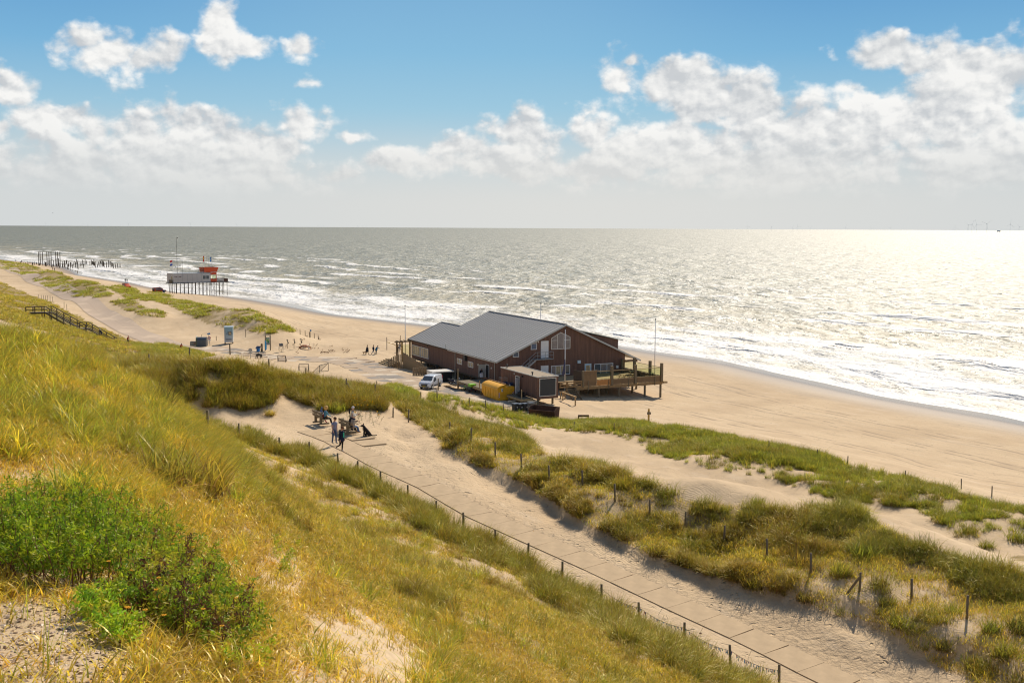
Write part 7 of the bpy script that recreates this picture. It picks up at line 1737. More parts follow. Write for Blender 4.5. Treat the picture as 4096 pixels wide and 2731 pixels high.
# ---------------------------------------------------------------- people and animals: one skinned surface each
QUEUE = []
def skin_body(name, verts, edges, radii, zones, mats, parent, sub=1, root=0):
    """verts (points), edges (i, j), radius per vertex, zone per edge -> material of the nearest bone"""
    me = bpy.data.meshes.new(name); me.from_pydata([tuple(v) for v in verts], edges, [])
    o = bpy.data.objects.new(name, me); COL.objects.link(o)
    m = o.modifiers.new('skin', 'SKIN'); m.use_smooth_shade = True; m.branch_smoothing = .3
    for i, d in enumerate(me.skin_vertices[0].data):
        r = radii[i]; d.radius = r if hasattr(r, '__len__') else (r, r); d.use_root = (i == root)
    s = o.modifiers.new('sub', 'SUBSURF'); s.levels = s.render_levels = sub
    QUEUE.append((o, name, [Vector(v) for v in verts], edges, zones, mats, parent))
def finish_bodies():
    dg = bpy.context.evaluated_depsgraph_get()
    for o, name, vs, es, zs, mats, parent in QUEUE:
        me = bpy.data.meshes.new_from_object(o.evaluated_get(dg)); me.name = name
        me.materials.clear()
        for m in mats: me.materials.append(m)
        A = np.array([vs[a][:] for a, b in es]); B = np.array([vs[b][:] for a, b in es]); D = B - A; L2 = (D ** 2).sum(1) + 1e-9
        idx_ = np.empty(len(me.polygons), np.int32)
        for f in me.polygons:
            c = np.array(f.center); t = np.clip(((c - A) * D).sum(1) / L2, 0, 1); idx_[f.index] = zs[int(np.argmin(((A + D * t[:, None] - c) ** 2).sum(1)))]
        me.polygons.foreach_set('material_index', idx_); me.polygons.foreach_set('use_smooth', [True] * len(me.polygons))
        old = o.data; bpy.data.objects.remove(o); bpy.data.meshes.remove(old)
        link('body', me, parent)
def person(loc, face, label, top, trousers, shoes, hair=None, h=1.72, hip=None, lean=.04, legs=((.25, .15), (-.2, .25)), arms=((.25, .12, .3), (-.25, .12, .25)), sleeve=True, head=(.1, 0.0), near=False, bald=False, longhair=0.0, group=None, coat=None, lie=False, side=0.0, fat=1.0):
    k = h / 1.72
    rz = math.atan2(face[1], face[0]) - PI/2
    e = empty('person', loc, rz, label, 'person', group)
    V, E, Rr, Z = [], [], [], []
    def vert(p, r): V.append(Vector(p) * k); Rr.append(r * k if not hasattr(r, '__len__') else (r[0]*k, r[1]*k)); return len(V) - 1
    def edge(a, b, z): E.append((a, b)); Z.append(z)
    hz = hip if hip is not None else .43 * (math.cos(legs[0][0]) + math.cos(legs[0][0] - legs[0][1])) + .08
    if hip is None: hz = max(hz, .43 * (math.cos(legs[1][0]) + math.cos(legs[1][0] - legs[1][1])) + .08)
    hz = hz / 1.0
    T_ = Vector((math.sin(side), math.sin(lean) * math.cos(side), math.cos(lean) * math.cos(side)))
    if lie: T_ = Vector((1, 0, .06)).normalized()
    X_ = Vector((1, 0, 0)) if not lie else Vector((0, 0, 1))
    P0 = Vector((0, 0, hz))
    p = vert(P0, .128 * fat); w = vert(P0 + T_ * .20, .122 * fat); c = vert(P0 + T_ * .40, .135 * fat); nk = vert(P0 + T_ * .54, .058)
    hd_d = Vector((math.sin(head[1]) * .5, math.sin(lean + head[0]), math.cos(lean + head[0]))).normalized() if not lie else T_
    hb = vert(P0 + T_ * .60 + hd_d * .03, .062); hc = vert(P0 + T_ * .60 + hd_d * .13 + Vector((0, .02, 0)), .098); ht = vert(P0 + T_ * .60 + hd_d * .22 + Vector((0, .01, 0)), .075)
    edge(p, w, 1); edge(w, c, 1); edge(c, nk, 1); edge(nk, hb, 0); edge(hb, hc, 0); edge(hc, ht, 0)
    HC = V[hc].copy()
    F_ = Vector((0, 1, 0)) if not lie else Vector((0, 0, 1))
    for s2, (a, b) in zip((-1, 1), legs):
        hj = vert(P0 + X_ * s2 * .09 - Vector((0, 0, .03)), .095); dt = Vector((0, math.sin(a), -math.cos(a))); ds = Vector((0, math.sin(a - b), -math.cos(a - b)))
        if lie: dt = Vector((-math.sin(a), 0, math.cos(a))); ds = Vector((-math.sin(a - b), 0, math.cos(a - b)))
        mid = vert(V[hj] / k + dt * .21, .082); kn = vert(V[hj] / k + dt * .42, .060); cf = vert(V[kn] / k + ds * .16, .056); an = vert(V[kn] / k + ds * .40, .042)
        fd = Vector((0, math.cos(a - b) * 1, math.sin(a - b))) if not lie else Vector((-1, 0, .2))
        ft = vert(V[an] / k + fd.normalized() * .17 + ds * .03, .036); hl = vert(V[an] / k - fd.normalized() * .04 + ds * .03, .036)
        edge(p, hj, 2); edge(hj, mid, 2); edge(mid, kn, 2); edge(kn, cf, 2); edge(cf, an, 2); edge(an, ft, 3); edge(an, hl, 3)
    for s2, (a, o_, b) in zip((-1, 1), arms):
        sh = vert(P0 + T_ * .46 + X_ * s2 * .185, .060); d1 = Vector((s2 * math.sin(o_), math.sin(a) * math.cos(o_), -math.cos(a) * math.cos(o_))); d2_ = Vector((s2 * math.sin(o_) * .6, math.sin(a + b) * math.cos(o_), -math.cos(a + b) * math.cos(o_))).normalized()
        um = vert(V[sh] / k + d1 * .14, .050); el = vert(V[sh] / k + d1 * .28, .041); fa = vert(V[el] / k + d2_ * .10, .040); wr = vert(V[el] / k + d2_ * .25, .027); hn = vert(V[wr] / k + d2_ * .075, .034)
        edge(c, sh, 1); edge(sh, um, 1); edge(um, el, 1 if sleeve else 0); edge(el, fa, 1 if sleeve else 0); edge(fa, wr, 1 if sleeve else 0); edge(wr, hn, 0)
        if near:
            sx = d2_.cross(Vector((s2, 0, 0))).normalized() if abs(d2_.x) < .9 else Vector((0, 1, 0)); curl = Vector((-s2 * .45, 0, 0))
            for j, l_ in enumerate((.055, .065, .060, .048)):
                q0 = vert(V[hn] / k + sx * (.018 * (j - 1.5)) + d2_ * .02, .010); q1 = vert(V[q0] / k + (d2_ + curl * .3).normalized() * l_ * .55, .0095); q2 = vert(V[q1] / k + (d2_ + curl).normalized() * l_ * .5, .008)
                edge(hn, q0, 0); edge(q0, q1, 0); edge(q1, q2, 0)
            q0 = vert(V[wr] / k + d2_ * .03 - sx * .03, .011); q1 = vert(V[q0] / k + (d2_ - sx * .8).normalized() * .045, .009); edge(wr, q0, 0); edge(q0, q1, 0)
    mats = [SKIN, flat(top), flat(trousers), flat(shoes)]
    skin_body('body', V, E, Rr, Z, mats, e)
    fwd = Vector((math.sin(head[1]), math.cos(head[1]), -.25 * head[0])).normalized() if not lie else Vector((0, 0, 1))
    if hair and not bald:
        b = MB(); r = .115 * k
        cc = HC + hd_d * .035 * k - fwd * .025 * k
        b.ball(cc, (r * .92, r * 1.02, r * .95), 10, 7)
        if longhair: b.add(*spine_mesh([cc - fwd * .03 * k, cc - fwd * .06 * k - hd_d * longhair * .6 * k, cc - fwd * .05 * k - hd_d * longhair * k], [(.12*k, .10*k), (.13*k, .09*k), (.09*k, .06*k)], 8))
        b.build('hair', flat(hair), e, smooth=True)
    if near:
        rt = fwd.cross(hd_d).normalized(); b = MB()
        for s2 in (-1, 1): b.ball(HC + fwd * .088 * k + rt * s2 * .036 * k + hd_d * .005, .013 * k, 6, 4)
        b.build('eyes', M_BLACK, e); MB().cyl(HC + fwd * .09 * k + hd_d * .01, HC + fwd * .122 * k - hd_d * .025, .010 * k, .017 * k, 6).build('nose', SKIN, e)
        MB().bar(HC + fwd * .096 * k - hd_d * .055 * k - rt * .024 * k, HC + fwd * .096 * k - hd_d * .055 * k + rt * .024 * k, .010 * k).build('mouth', flat((.30, .10, .08)), e)
        b = MB()
        for s2 in (-1, 1): b.ball(HC + rt * s2 * .098 * k, (.018 * k, .028 * k, .035 * k), 6, 4)
        b.build('ears', SKIN, e)
    if coat:
        cz, cc, r0, r1 = coat
        pts_ = [P0 * k + T_ * .47 * k, P0 * k + T_ * .25 * k, P0 * k + Vector((0, 0, 0)), P0 * k + Vector((0, -.03, -cz))]
        b = MB(); v, f = spine_mesh(pts_, [(.165 * k * r0, .125 * k * r0), (.175 * k * r0, .135 * k * r0), (.185 * k * r1, .15 * k * r1), (.20 * k * r1, .17 * k * r1)], 10, False); b.add(v, f); b.build('coat', flat(cc), e, smooth=True)
    return e, HC, fwd, P0 * k
NAVY, BLK, JEAN, WHT = (.016, .022, .05), (.012, .012, .014), (.06, .11, .22), (.6, .6, .58)
def gp(px, py, z): q = at(px, py, z); return at(px, py, float(gz(q.x, q.y)))
def slab_z(q): return float(gz(q.x, q.y)) + .14
# couple walking down the slab path
q = at(1338, 1777, 8.6); e, HC, fw, _ = person(Vector((q.x, q.y, slab_z(q) - .03)), (.70, -.72), 'man in grey blue polo shirt and jeans walking on the slab path', (.22, .23, .32), (.055, .085, .17), (.30, .27, .24), (.10, .055, .03), 1.80, legs=((.12, .08), (-.10, .12)), arms=((-.35, .22, .30), (.38, .25, .25)), sleeve=False, head=(.35, -.2), near=True)
b = MB(); 
q = at(1367, 1813, 8.45); e, HC, fw, _ = person(Vector((q.x, q.y, slab_z(q) - .05)), (.80, -.60), 'woman in navy jacket over a teal shirt and black leggings stepping off the path edge', NAVY, BLK, (.55, .48, .42), (.16, .075, .035), 1.66, legs=((-.05, .05), (-.15, .95)), arms=((-.35, .30, .45), (.12, .22, .25)), head=(.4, -.3), near=True, coat=(.14, NAVY, 1.12, 1.2))
b = MB(); b.ball(HC - fw * .10 + Vector((0, 0, .08)), .05); b.build('hair_bun', flat((.16, .075, .035)), e)
MB().prism([(-.06, 1.0), (.06, 1.0), (.05, 1.32), (-.05, 1.32)], .19, .21).build('shirt_front', flat((.05, .42, .27)), e)
# benches
BU, BF = Vector((.53, -.85, 0)).normalized(), Vector((.85, .53, 0)).normalized()
BRZ = math.atan2(BU.y, BU.x)
def bench(px, py, label):
    q = at(px, py, 8.65); q = Vector((q.x, q.y, slab_z(q) - .04)); e = empty('park_bench', q, BRZ, label, 'bench')
    # local x along the bench, local y towards the sea
    for x in (-.62, .38):
        MB().slab(x - .07, x + .07, -.10, .06, 0, .92).build('post', M_GREYWOOD, e); MB().slab(x - .08, x + .08, -.25, .62, 0, .10).build('foot', M_GREYWOOD, e); MB().slab(x - .05, x + .05, .061, .52, .33, .42).build('seat_bearer', M_GREYWOOD, e)
    for z in (.62, .84): MB().slab(-.95, .92, -.15, -.102, z - .085, z + .085).build('back_plank', M_GREYWOOD, e)
    for y in (.15, .35): MB().slab(-.95, .92, y - .09, y + .09, .421, .475).build('seat_plank', M_GREYWOOD, e)
    return q
b1 = bench(1277, 1705, 'grey plank bench on the left with a person lying on it'); b2 = bench(1383, 1733, 'grey plank bench nearer the sitting dog')
q = b1 + BU * .62 + BF * .22
e, HC, fw, _ = person(q, (BF.x, BF.y), 'woman with fluffy blond hair in a light blue jacket sitting on the left bench', (.13, .33, .45), BLK, (.06, .05, .05), (.62, .38, .12), 1.68, hip=.56, lean=.10, legs=((1.45, 1.2), (1.35, 1.1)), arms=((.55, .15, .5), (.5, .12, .6)), head=(.05, .2), near=True, longhair=.16)
MB().ball(HC + Vector((0, -.03, .02)), (.165, .165, .17), 10, 7).build('curls', flat((.62, .38, .12)), e, smooth=True)
b = MB(); b.add(*spine_mesh([(.2, -.16, 1.08), (-.05, -.2, .85), (-.22, -.12, .62)], [.03, .03, .03], 6)); b.build('bag_strap', flat(BLK), e, smooth=True)
q = b1 - BU * .05 + BF * .25
e, HC, fw, _ = person(q, (BF.x, BF.y), 'person lying on the left bench with blue jeans knees raised', (.45, .05, .06), (.13, .20, .34), (.10, .16, .30), (.12, .07, .04), 1.68, hip=.60, lie=True, legs=((.85, 1.9), (.70, 1.7)), arms=((.5, .3, .4), (.5, .3, .4)))
q = b2 + BF * .62 - BU * .35
e, HC, fw, P0_ = person(Vector((q.x, q.y, float(gz(q.x, q.y)) + .1)), (.97, .1), 'white haired man in cream jacket with sunglasses standing behind the right bench', (.62, .58, .50), BLK, BLK, (.70, .66, .62), 1.70, lean=.12, legs=((.05, .05), (-.02, .05)), arms=((.5, .1, 1.2), (.45, .1, 1.3)), head=(.1, 0), near=True)
MB().bar((.10, .12, 1.48), (-.16, .10, .95), .05, .02).bar((.10, -.13, 1.48), (-.16, -.12, .95), .05, .02).build('bag_strap', flat(BLK), e); MB().ball((-.05, -.17, 1.42), (.07, .06, .2), 8, 6).build('backpack_hood', flat(BLK), e); MB().bar(HC + fw * .10 + Vector((-.08, 0, .01)), HC + fw * .10 + Vector((.08, 0, .01)), .02, .04).build('sunglasses', M_BLACK, e)
q = b2 + BU * .02 + BF * .25
e, HC, fw, _ = person(q, (BF.x, BF.y), 'bald man in a black jacket sitting on the right bench', (.018, .018, .022), BLK, (.22, .12, .05), None, 1.72, hip=.56, lean=.42, legs=((1.45, 1.3), (1.35, 1.1)), arms=((.7, .12, .7), (.7, .1, .8)), head=(.15, 0), near=True, bald=True)
q = b2 + BU * .60 + BF * .24
e, HC, fw, _ = person(q, (BF.x, BF.y), 'white haired woman in a beige coat and jeans sitting on the right bench', (.42, .33, .25), (.09, .17, .33), (.33, .17, .05), (.80, .74, .60), 1.66, hip=.56, lean=.22, legs=((1.45, 1.25), (1.40, 1.15)), arms=((.5, .15, .6), (-.6, .55, .3)), head=(.12, 0), near=True, coat=(-.02, (.42, .33, .25), 1.22, 1.30))
MB().ball(HC - Vector((0, .05, .20)), (.17, .12, .06), 8, 5).build('collar', flat(NAVY), e, smooth=True)
# sitting black dog
def dog(loc, face, label, coat, sit=True, k=1.0, chest=(.32, .24, .16)):
    rz = math.atan2(face[1], face[0]) - PI/2; e = empty('dog', loc, rz, label, 'dog')
    if sit:
        V = [(0, -.22, .17), (0, -.10, .36), (0, .05, .54), (0, .12, .68), (0, .18, .80), (0, .28, .80), (0, .40, .765), (-.09, .10, .48), (-.085, .14, .24), (-.085, .16, .035), (-.085, .23, .03), (.09, .10, .48), (.085, .14, .24), (.085, .16, .035), (.085, .23, .03), (-.15, -.10, .20), (-.17, .06, .19), (-.15, -.02, .05), (-.15, .13, .03), (.15, -.10, .20), (.17, .06, .19), (.15, -.02, .05), (.15, .13, .03), (0, -.42, .07), (.06, -.62, .05), (.14, -.80, .06)]
        E = [(0, 1), (1, 2), (2, 3), (3, 4), (4, 5), (5, 6), (2, 7), (7, 8), (8, 9), (9, 10), (2, 11), (11, 12), (12, 13), (13, 14), (0, 15), (15, 16), (16, 17), (17, 18), (0, 19), (19, 20), (20, 21), (21, 22), (0, 23), (23, 24), (24, 25)]
        Rr = [.17, .18, .165, .11, .10, .085, .045, .075, .045, .038, .035, .075, .045, .038, .035, .10, .085, .05, .035, .10, .085, .05, .035, .05, .04, .03]
    else:
        V = [(0, -.28, .42), (0, 0, .42), (0, .25, .44), (0, .38, .55), (0, .45, .60), (0, .60, .56), (-.08, .24, .30), (-.08, .27, .14), (-.08, .26, .02), (.08, .20, .30), (.08, .14, .15), (.08, .10, .03), (-.08, -.24, .30), (-.08, -.33, .17), (-.08, -.28, .02), (.08, -.28, .30), (.08, -.22, .17), (.08, -.16, .02), (0, -.45, .5), (0, -.55, .62)]
        E = [(0, 1), (1, 2), (2, 3), (3, 4), (4, 5), (2, 6), (6, 7), (7, 8), (2, 9), (9, 10), (10, 11), (0, 12), (12, 13), (13, 14), (0, 15), (15, 16), (16, 17), (0, 18), (18, 19)]
        Rr = [.12, .13, .13, .09, .085, .04, .06, .04, .03, .06, .04, .03, .075, .04, .03, .075, .04, .03, .03, .02]
    V = [Vector(v) * k for v in V]; Z = [0] * len(E)
    skin_body('body', V, E, [r * k for r in Rr], Z, [flat(coat)], e)
    hd = V[4]
    for s2 in (-1, 1): MB().prism([(hd.y - .05 * k, hd.z + .07 * k), (hd.y + .04 * k, hd.z + .07 * k), (hd.y - .02 * k, hd.z + .18 * k if sit else hd.z + .14 * k)], s2 * .05 * k, s2 * .09 * k, 'x').build('ear', flat(coat), e)
    if sit:
        MB().ball((0, .20, .60), (.085, .045, .15), 8, 6).build('chest_patch', flat(chest), e, smooth=True); MB().ball(V[6] + Vector((0, .03, .01)), .022, 6, 4).build('nose', M_BLACK, e); MB().ball((0, .30, .745), (.055, .09, .03), 8, 5).build('muzzle_patch', flat((.45, .40, .34)), e, smooth=True)
    return e
q = gp(1464, 1746, 8.4); dog(q, (-.97, -.25), 'shaggy black dog sitting on the sand facing the benches', (.020, .017, .015))
# walkers on the square
q = C7(1642, 540); person(q, (.9, .35), 'woman in a long dark coat with a teal scarf walking a small dog', (.02, .022, .03), BLK, BLK, (.05, .035, .03), 1.72, legs=((.35, .1), (-.25, .35)), arms=((.5, .1, .8), (.1, .2, .2)), coat=(.42, (.02, .022, .03), 1.4, 1.7), fat=1.35)
q = C7(1606, 538); dog(q, (.9, .3), 'small tan dog walking beside the woman in the long coat', (.42, .26, .12), False, .95)
q = C7(1738, 542); person(q, (.95, .2), 'man in jeans and a dark jacket walking with the group on the square', NAVY, (.10, .17, .28), BLK, (.06, .04, .03), 1.74, legs=((.3, .1), (-.3, .4)), arms=((.2, .1, .6), (-.2, .12, .2)), fat=1.4, coat=(.02, NAVY, 1.4, 1.3))
q = C7(1782, 542); person(q, (.9, -.3), 'person in a bright blue jacket leaning and reaching an arm forward', (.015, .13, .26), (.04, .05, .06), BLK, (.05, .04, .035), 1.70, lean=.45, legs=((.1, .1), (-.05, .1)), arms=((1.0, .4, .1), (.4, .1, .2)), fat=1.4, coat=(.08, (.015, .13, .26), 1.4, 1.4))
q = C7(2120, 540); person(Vector((q.x, q.y, q.z)), (.7, -.7), 'person in black standing by the entrance steps', BLK, BLK, BLK, (.03, .025, .02), 1.76, legs=((.03, .03), (-.03, .03)), arms=((.4, .1, 1.2), (.4, .1, 1.2)))
q = C7(2150, 500); person(q, (.3, .95), 'person with a grey apron standing beside the thin ochre pole', (.03, .03, .035), (.33, .31, .29), BLK, (.03, .025, .02), 1.74, legs=((.03, .03), (-.03, .03)), arms=((.3, .1, .9), (.2, .1, .3)), coat=(.35, (.36, .34, .32), .9, 1.1))
for k, (x, lab) in enumerate(((1178, 'person in black walking on the far beach, landward of a pair'), (1195, 'person in black walking on the far beach, seaward of a pair'))):
    q = at(x / 2.352, 850 + 636 / 2.352, -.8); person(ground(q.x, q.y), (-.4, .9), lab, BLK, BLK, BLK, BLK, 1.76 - .06 * k, legs=((.2, .1), (-.2, .2)), coat=(.1, BLK, 1.1, 1.1))
for k, (x, y, c, lab) in enumerate(((708, 583, (.30, .20, .16), 'person in pale brown walking below the pile field'), (744, 596, (.05, .05, .07), 'person in dark clothes walking below the pile field'))):
    q = at(60 + x / 4.704, 960 + y / 4.704, -.6); person(ground(q.x, q.y), (.4, -.9), lab, c, c, BLK, BLK, 1.72, legs=((.2, .1), (-.2, .2)))
q = S0 + kl[3].lerp(kl[4], .58) + nrm_ * .75; person(q, (-.8, -.3), 'white haired person in a navy coat climbing the dune stair', NAVY, NAVY, BLK, (.65, .63, .60), 1.72, lean=.35, legs=((.35, .4), (-.1, .1)), arms=((.7, .2, .4), (.2, .1, .4)), coat=(.15, NAVY, 1.15, 1.15))
q = L2W(-.75, 4.1, C0 + .0); e, HC, fw, _ = person(q, (.3, -.95), 'person in navy bending over a white bag by the open grey door', NAVY, BLK, BLK, (.12, .07, .04), 1.76, lean=1.0, legs=((.15, .15), (.05, .1)), arms=((.6, .1, .2), (.6, .1, .2)))
MB().prism([(-.22, .25), (.18, .22), (.22, .80), (-.16, .85)], .35, .6).build('white_bag', flat((.75, .75, .78)), e)
q = at(724, 1418, .8); person(ground(q.x, q.y), (.6, -.6), 'person in a red jacket half hidden by the dune edge at the road', (.45, .03, .03), (.1, .02, .02), BLK, (.15, .08, .05), 1.5, lean=.5)
q = at(512, 1382, 1.0); person(ground(q.x, q.y), (.6, -.6), 'person in a red hat showing above the grass below the stair', (.30, .02, .03), BLK, BLK, (.5, .03, .03), 1.5, lean=.4)
finish_bodies()
# ---------------------------------------------------------------- feathery green shrub in the near corner
M_LEAF = grass_material('feathery_shrub_leaves', .5, .5)
def hitP(px, py, lo=3.5, hi=200): return hit(px * K, py * K, lo, hi)
def shrub(stems_at, label, seed, palette, hmin, hmax, dry=0.0):
    """upright reddish stems carrying whorls of narrow divided leaflets"""
    rng = np.random.default_rng(seed); base = Vector(stems_at[0]); e = empty('feathery_shrub', base, 0, label, 'shrub')
    sv, sf, lv, lf, lc, so, lo_ = [], [], [], [], [], 0, 0
    for p in stems_at:
        p0 = Vector(p) - base; h = rng.uniform(hmin, hmax); lean = Vector((rng.normal(0, .30), rng.normal(0, .30), 1)).normalized()
        dead = rng.random() < dry
        pts_ = [p0 + lean * h * t + Vector((rng.normal(0, .015), rng.normal(0, .015), 0)) for t in (0, .35, .7, 1)]
        v, f = spine_mesh(pts_, [.006, .005, .0035, .002], 4, False); sv += [tuple(x) for x in v]; sf += [tuple(i + so for i in q) for q in f]; so += len(v)
        if dead and rng.random() < .5: continue
        nb = int(6 + 4 * rng.random())
        for j in range(nb):
            t = .25 + .75 * (j + rng.random()) / nb; c = p0 + lean * h * t; ba = rng.uniform(0, 2 * PI); bl = rng.uniform(.05, .17) * (1.25 - .6 * t)
            br = Vector((math.cos(ba), math.sin(ba), rng.uniform(.2, .9))).normalized(); tip = c + br * bl
            col = np.array(palette[rng.integers(0, len(palette))]) * rng.uniform(.7, 1.3)
            if dead: col = np.array((.17, .075, .03)) * rng.uniform(.7, 1.3)
            for m in range(13):
                q = c + br * bl * (m + 1) / 13 + Vector(rng.normal(0, .008, 3)); la = Vector(rng.normal(0, 1, 3)); la = (la - br * la.dot(br) * .5 + br * .5).normalized(); ll = rng.uniform(.026, .06)
                w = la.cross(Vector(rng.normal(0, 1, 3))).normalized() * rng.uniform(.005, .009)
                lv += [tuple(q - w), tuple(q + la * ll * .6 - w * 1.1), tuple(q + la * ll), tuple(q + la * ll * .6 + w * 1.1)]; lf.append((lo_, lo_ + 1, lo_ + 2, lo_ + 3)); lo_ += 4; lc += [(*col, 1)] * 4
    so_ = link('stems', np_mesh('stems', sv, sf, [simple('red_brown_stems', (.22, .085, .045), .8)], True), e)
    so_['kind'] = 'stuff'; so_ = link('foliage', np_mesh('foliage', lv, lf, [M_LEAF], False, {'col': np.array(lc)}), e); so_['kind'] = 'stuff'
    return e
GP = [(.28, .47, .020), (.36, .52, .022), (.17, .34, .016), (.44, .52, .025)]
YP = [(.34, .46, .022), (.46, .48, .03), (.22, .38, .02), (.52, .44, .04)]
def spots_in(poly, n, seed):
    rng = np.random.default_rng(seed); a = np.array(poly); out = []
    while len(out) < n:
        x, y = rng.uniform(a[:, 0].min(), a[:, 0].max()), rng.uniform(a[:, 1].min(), a[:, 1].max())
        if in_poly(np.array([x]), np.array([y]), poly)[0]: out.append(hitP(x, y))
    return out
shrub(spots_in([(-30,1225),(60,1205),(190,1195),(300,1205),(330,1260),(270,1345),(140,1360),(20,1340),(-40,1330)], 260, 1), 'broad feathery green shrub with red stems in the near corner by the shells', 2, GP, .30, .58)
shrub(spots_in([(290,1230),(380,1250),(450,1290),(520,1350),(575,1420),(590,1480),(520,1520),(430,1505),(340,1450),(270,1390),(280,1300)], 330, 3), 'yellow green feathery shrub with browned tips beside the bare sand', 4, YP, .24, .46, .16)
shrub(spots_in([(150,1370),(250,1400),(330,1470),(300,1500),(200,1440)], 26, 5), 'low green shrub sprigs hanging over the shell patch', 6, GP + YP, .14, .26)
shrub(spots_in([(620,1250),(690,1255),(700,1320),(640,1330)], 16, 7), 'small dark green herb on the edge of the sandy patch', 8, GP, .16, .30)
shrub(spots_in([(470,1510),(640,1490),(660,1540),(500,1560)], 12, 9), 'sparse creeping green sprigs on the bare sand at the bottom', 10, YP, .08, .18)
shrub(spots_in([(790,985),(870,985),(880,945),(800,940)], 40, 11), 'dark herb with small yellow flowers on the bank behind the benches', 12, [(.07, .10, .02), (.10, .12, .03)], .5, .9)
yf = MB()
for k in range(22):
    q = hitP(800 + 75 * RNG.random(), 925 + 45 * RNG.random(), 60, 110); yf.ball(q + Vector((0, 0, .45 + .35 * RNG.random())), .06, 5, 4)
tag(yf.build('yellow_flowers', flat((.70, .38, .01))), 'small yellow flowers dotted over the herb on the bank', 'flowers', kind='stuff')
yf = MB()
for k in range(60):
    q = hitP(RNG.uniform(250, 1250), RNG.uniform(1120, 1540)); r_ = .012 if q.y < 25 else .022
    c = q + Vector((0, 0, .28 + .2 * RNG.random()))
    for j in range(6): a = j * PI / 3; yf.ball(c + Vector((math.cos(a) * r_, math.sin(a) * r_, 0)), (r_ * .7, r_ * .7, r_ * .3), 4, 3)
tag(yf.build('orange_flowers', flat((.75, .36, .015))), 'scattered orange yellow flower heads in the foreground grass', 'flowers', kind='stuff')

# ---------------------------------------------------------------- shells in the near corner
M_SHELL, nt, p = material('broken_shells')
inf = nt.new('ShaderNodeObjectInfo').outputs['Random']; rp = nt.new('ShaderNodeValToRGB'); nt.put(rp.inputs[0], inf)
for pos_, c in ((0, (.50, .35, .21)), (.25, (.36, .21, .11)), (.45, (.66, .52, .38)), (.62, (.24, .15, .09)), (.78, (.40, .25, .15)), (.9, (.30, .20, .13)), (1, (.60, .48, .36))):
    el_ = rp.color_ramp.elements.new(pos_) if pos_ not in (0, 1) else rp.color_ramp.elements[0 if pos_ == 0 else -1]; el_.color = (*c, 1)
nt.put(p.inputs['Base Color'], rp.outputs[0]); p.inputs['Roughness'].default_value = .45
sh_c = bpy.data.collections.new('shells')
for i in range(4):
    rng = np.random.default_rng(50 + i); n = 9; v = [(0, 0, .35)]; f = []
    for j in range(n):
        a = PI * 1.15 * (j / (n - 1) - .5); r = rng.uniform(.85, 1.1); v += [(.55 * math.cos(a) * r, .55 * math.sin(a) * r, .28), (1.0 * math.cos(a) * r, math.sin(a) * r, .0)]
    for j in range(n - 1): o_ = 1 + 2 * j; f += [(0, o_, o_ + 2), (o_, o_ + 1, o_ + 3), (o_, o_ + 3, o_ + 2)]
    me = bpy.data.meshes.new('shell'); me.from_pydata(v, [], f); me.materials.append(M_SHELL); me.polygons.foreach_set('use_smooth', [True] * len(f)); sh_c.objects.link(bpy.data.objects.new('shell_%d' % i, me))
xs_, ys2 = RNG.uniform(-6, 4, 90000), RNG.uniform(4.5, 11.5, 90000); zs_ = gz(xs_, ys2); px_, py_ = proj_np(xs_, ys2, zs_)
d_ = 1.0 * (1 - sstep(np.hypot((px_ - 90) / 420, (py_ - 1500) / 170), .5, 1.1)) + .07 * (1 - sstep(np.hypot((px_ - 700) / 260, (py_ - 1500) / 160), .5, 1.1))
m_ = RNG.random(len(xs_)) < d_ * .45; xs_, ys2, zs_ = xs_[m_], ys2[m_], zs_[m_]; n_s = len(xs_)
sc_o = scatter('shells', np.stack([xs_, ys2, zs_ + .004], -1), np.stack([RNG.uniform(-.5, .5, n_s) + PI * (RNG.random(n_s) < .3), RNG.uniform(-.5, .5, n_s), RNG.uniform(0, 6.3, n_s)], -1), RNG.uniform(.007, .022, n_s) * (1 + .6 * (RNG.random(n_s) < .06)), RNG.integers(0, 4, n_s), sh_c, 'bed of broken sea shells on the sand in the near corner')
sc_o['category'] = 'shells'

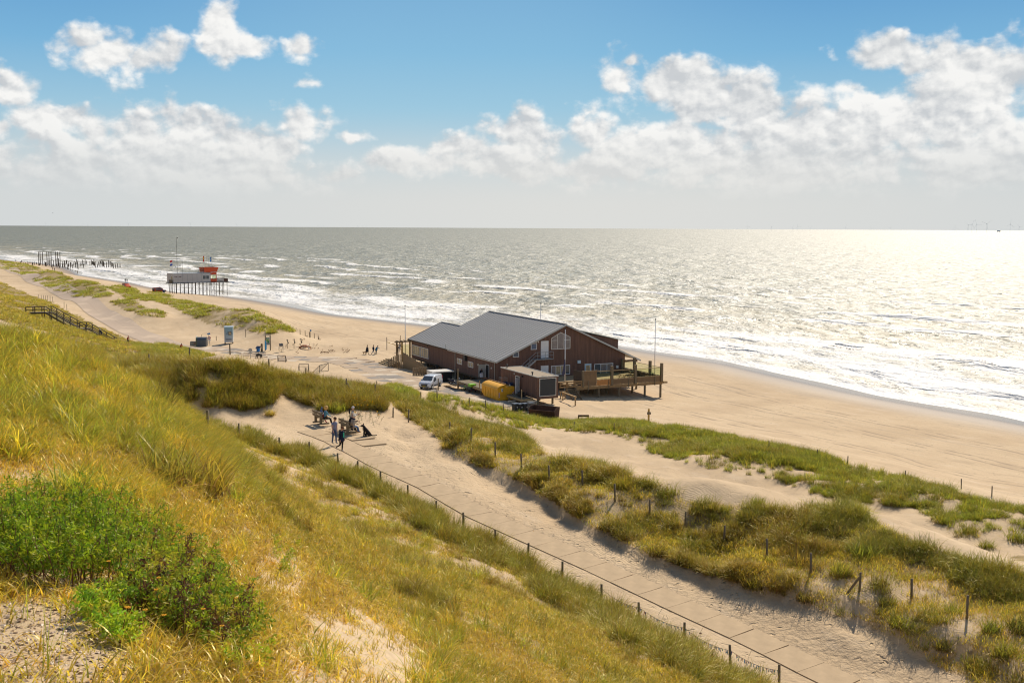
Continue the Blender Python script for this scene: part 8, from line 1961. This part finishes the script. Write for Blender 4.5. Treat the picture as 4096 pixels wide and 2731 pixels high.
# ---------------------------------------------------------------- single marram tussocks on open sand
TUS = {}
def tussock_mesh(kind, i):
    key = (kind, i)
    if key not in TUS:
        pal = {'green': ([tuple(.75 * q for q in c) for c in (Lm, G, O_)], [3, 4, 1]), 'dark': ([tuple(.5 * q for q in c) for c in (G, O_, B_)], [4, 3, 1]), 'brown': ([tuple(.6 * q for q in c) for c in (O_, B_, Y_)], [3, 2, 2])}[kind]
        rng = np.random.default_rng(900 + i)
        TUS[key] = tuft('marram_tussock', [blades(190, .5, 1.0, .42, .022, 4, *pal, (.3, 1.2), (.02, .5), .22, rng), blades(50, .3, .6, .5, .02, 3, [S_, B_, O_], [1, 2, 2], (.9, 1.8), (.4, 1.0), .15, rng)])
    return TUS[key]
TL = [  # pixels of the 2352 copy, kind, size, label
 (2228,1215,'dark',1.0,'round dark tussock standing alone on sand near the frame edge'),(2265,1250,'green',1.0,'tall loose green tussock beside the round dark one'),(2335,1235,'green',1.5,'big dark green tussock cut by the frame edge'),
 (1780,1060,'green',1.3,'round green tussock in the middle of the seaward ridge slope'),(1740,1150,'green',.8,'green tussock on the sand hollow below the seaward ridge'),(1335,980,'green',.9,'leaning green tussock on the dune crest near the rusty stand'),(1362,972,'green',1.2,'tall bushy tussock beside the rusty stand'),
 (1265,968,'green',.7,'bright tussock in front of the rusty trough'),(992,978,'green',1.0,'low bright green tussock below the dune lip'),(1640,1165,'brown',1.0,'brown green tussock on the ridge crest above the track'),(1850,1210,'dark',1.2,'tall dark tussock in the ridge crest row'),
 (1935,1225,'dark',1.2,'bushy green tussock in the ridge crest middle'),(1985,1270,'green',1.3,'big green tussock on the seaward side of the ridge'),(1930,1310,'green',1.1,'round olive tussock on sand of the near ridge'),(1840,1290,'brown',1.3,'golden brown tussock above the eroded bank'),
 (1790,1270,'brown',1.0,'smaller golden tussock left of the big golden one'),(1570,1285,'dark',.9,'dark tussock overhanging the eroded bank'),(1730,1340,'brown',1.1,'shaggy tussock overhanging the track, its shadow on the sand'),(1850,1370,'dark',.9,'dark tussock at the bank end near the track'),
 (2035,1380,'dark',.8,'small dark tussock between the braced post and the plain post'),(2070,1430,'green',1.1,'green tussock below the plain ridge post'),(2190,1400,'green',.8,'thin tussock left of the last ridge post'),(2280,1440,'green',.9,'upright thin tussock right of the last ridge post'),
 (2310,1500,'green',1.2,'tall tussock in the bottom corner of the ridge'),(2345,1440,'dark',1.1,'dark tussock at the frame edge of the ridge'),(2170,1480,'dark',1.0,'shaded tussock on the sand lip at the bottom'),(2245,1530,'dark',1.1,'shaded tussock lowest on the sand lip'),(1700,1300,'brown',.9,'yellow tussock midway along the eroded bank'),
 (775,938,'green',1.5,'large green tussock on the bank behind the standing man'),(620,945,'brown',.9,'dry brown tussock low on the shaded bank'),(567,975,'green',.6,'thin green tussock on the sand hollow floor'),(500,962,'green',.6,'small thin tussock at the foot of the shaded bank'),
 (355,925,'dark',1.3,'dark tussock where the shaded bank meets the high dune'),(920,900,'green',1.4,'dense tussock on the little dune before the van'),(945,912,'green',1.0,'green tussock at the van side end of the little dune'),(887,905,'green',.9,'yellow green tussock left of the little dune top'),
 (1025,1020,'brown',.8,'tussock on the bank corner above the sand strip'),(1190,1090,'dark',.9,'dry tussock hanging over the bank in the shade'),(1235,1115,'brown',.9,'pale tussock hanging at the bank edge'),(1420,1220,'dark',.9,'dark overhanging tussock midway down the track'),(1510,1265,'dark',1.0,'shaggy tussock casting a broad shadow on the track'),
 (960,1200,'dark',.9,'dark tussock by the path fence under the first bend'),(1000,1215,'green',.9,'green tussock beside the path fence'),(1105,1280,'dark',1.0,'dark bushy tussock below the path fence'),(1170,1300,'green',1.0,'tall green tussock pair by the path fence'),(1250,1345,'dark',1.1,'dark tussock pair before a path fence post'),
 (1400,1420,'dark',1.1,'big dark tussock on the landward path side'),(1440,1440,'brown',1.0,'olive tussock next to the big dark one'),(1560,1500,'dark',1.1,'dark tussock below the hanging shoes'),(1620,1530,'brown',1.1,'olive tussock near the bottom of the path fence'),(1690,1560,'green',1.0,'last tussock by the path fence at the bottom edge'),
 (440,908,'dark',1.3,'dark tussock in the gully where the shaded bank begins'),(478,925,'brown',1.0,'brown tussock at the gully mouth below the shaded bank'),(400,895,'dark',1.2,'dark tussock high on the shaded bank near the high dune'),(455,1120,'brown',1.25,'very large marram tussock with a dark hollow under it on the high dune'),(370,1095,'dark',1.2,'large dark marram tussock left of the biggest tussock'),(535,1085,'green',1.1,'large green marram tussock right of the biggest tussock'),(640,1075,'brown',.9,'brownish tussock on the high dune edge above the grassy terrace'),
]
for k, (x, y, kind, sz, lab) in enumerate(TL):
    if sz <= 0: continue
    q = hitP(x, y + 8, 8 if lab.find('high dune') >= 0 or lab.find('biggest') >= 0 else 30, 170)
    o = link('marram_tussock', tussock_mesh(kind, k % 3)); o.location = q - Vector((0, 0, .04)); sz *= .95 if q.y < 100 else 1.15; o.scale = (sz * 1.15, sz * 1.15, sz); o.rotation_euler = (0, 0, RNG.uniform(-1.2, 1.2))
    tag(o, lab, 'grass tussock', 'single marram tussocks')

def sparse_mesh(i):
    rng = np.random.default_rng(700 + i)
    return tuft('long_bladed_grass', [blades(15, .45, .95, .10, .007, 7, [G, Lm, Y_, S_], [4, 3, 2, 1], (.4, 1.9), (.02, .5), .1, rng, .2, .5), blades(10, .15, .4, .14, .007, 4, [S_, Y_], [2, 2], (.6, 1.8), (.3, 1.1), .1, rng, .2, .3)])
for k, (x, y, sz, lab) in enumerate(((110, 1545, .8, 'sparse long bladed grass tuft rising from the shell bed at the corner'), (330, 1560, .75, 'sparse long bladed grass tuft in front of the yellow green shrub'), (560, 1560, .7, 'sparse long bladed grass tuft at the bottom edge of the bare sand'), (740, 1555, .8, 'sparse long bladed grass tuft standing in the bare sand'),
        (800, 1430, 1.0, 'grass tuft on the upper edge of the bare sand patch'), (665, 1330, 1.0, 'grass tuft with brown base between shrub and sand patch'), (720, 1350, 1.1, 'leaning grass tuft casting shade on the sand patch'), (60, 1420, .6, 'small grass tuft between the green shrub and the shells'))):
    q = hitP(x, y, 3.3, 40); o = link('long_bladed_grass', sparse_mesh(k)); o.location = q; o.scale = (sz, sz, sz); o.rotation_euler = (0, 0, k * 1.7); tag(o, lab, 'grass tuft')
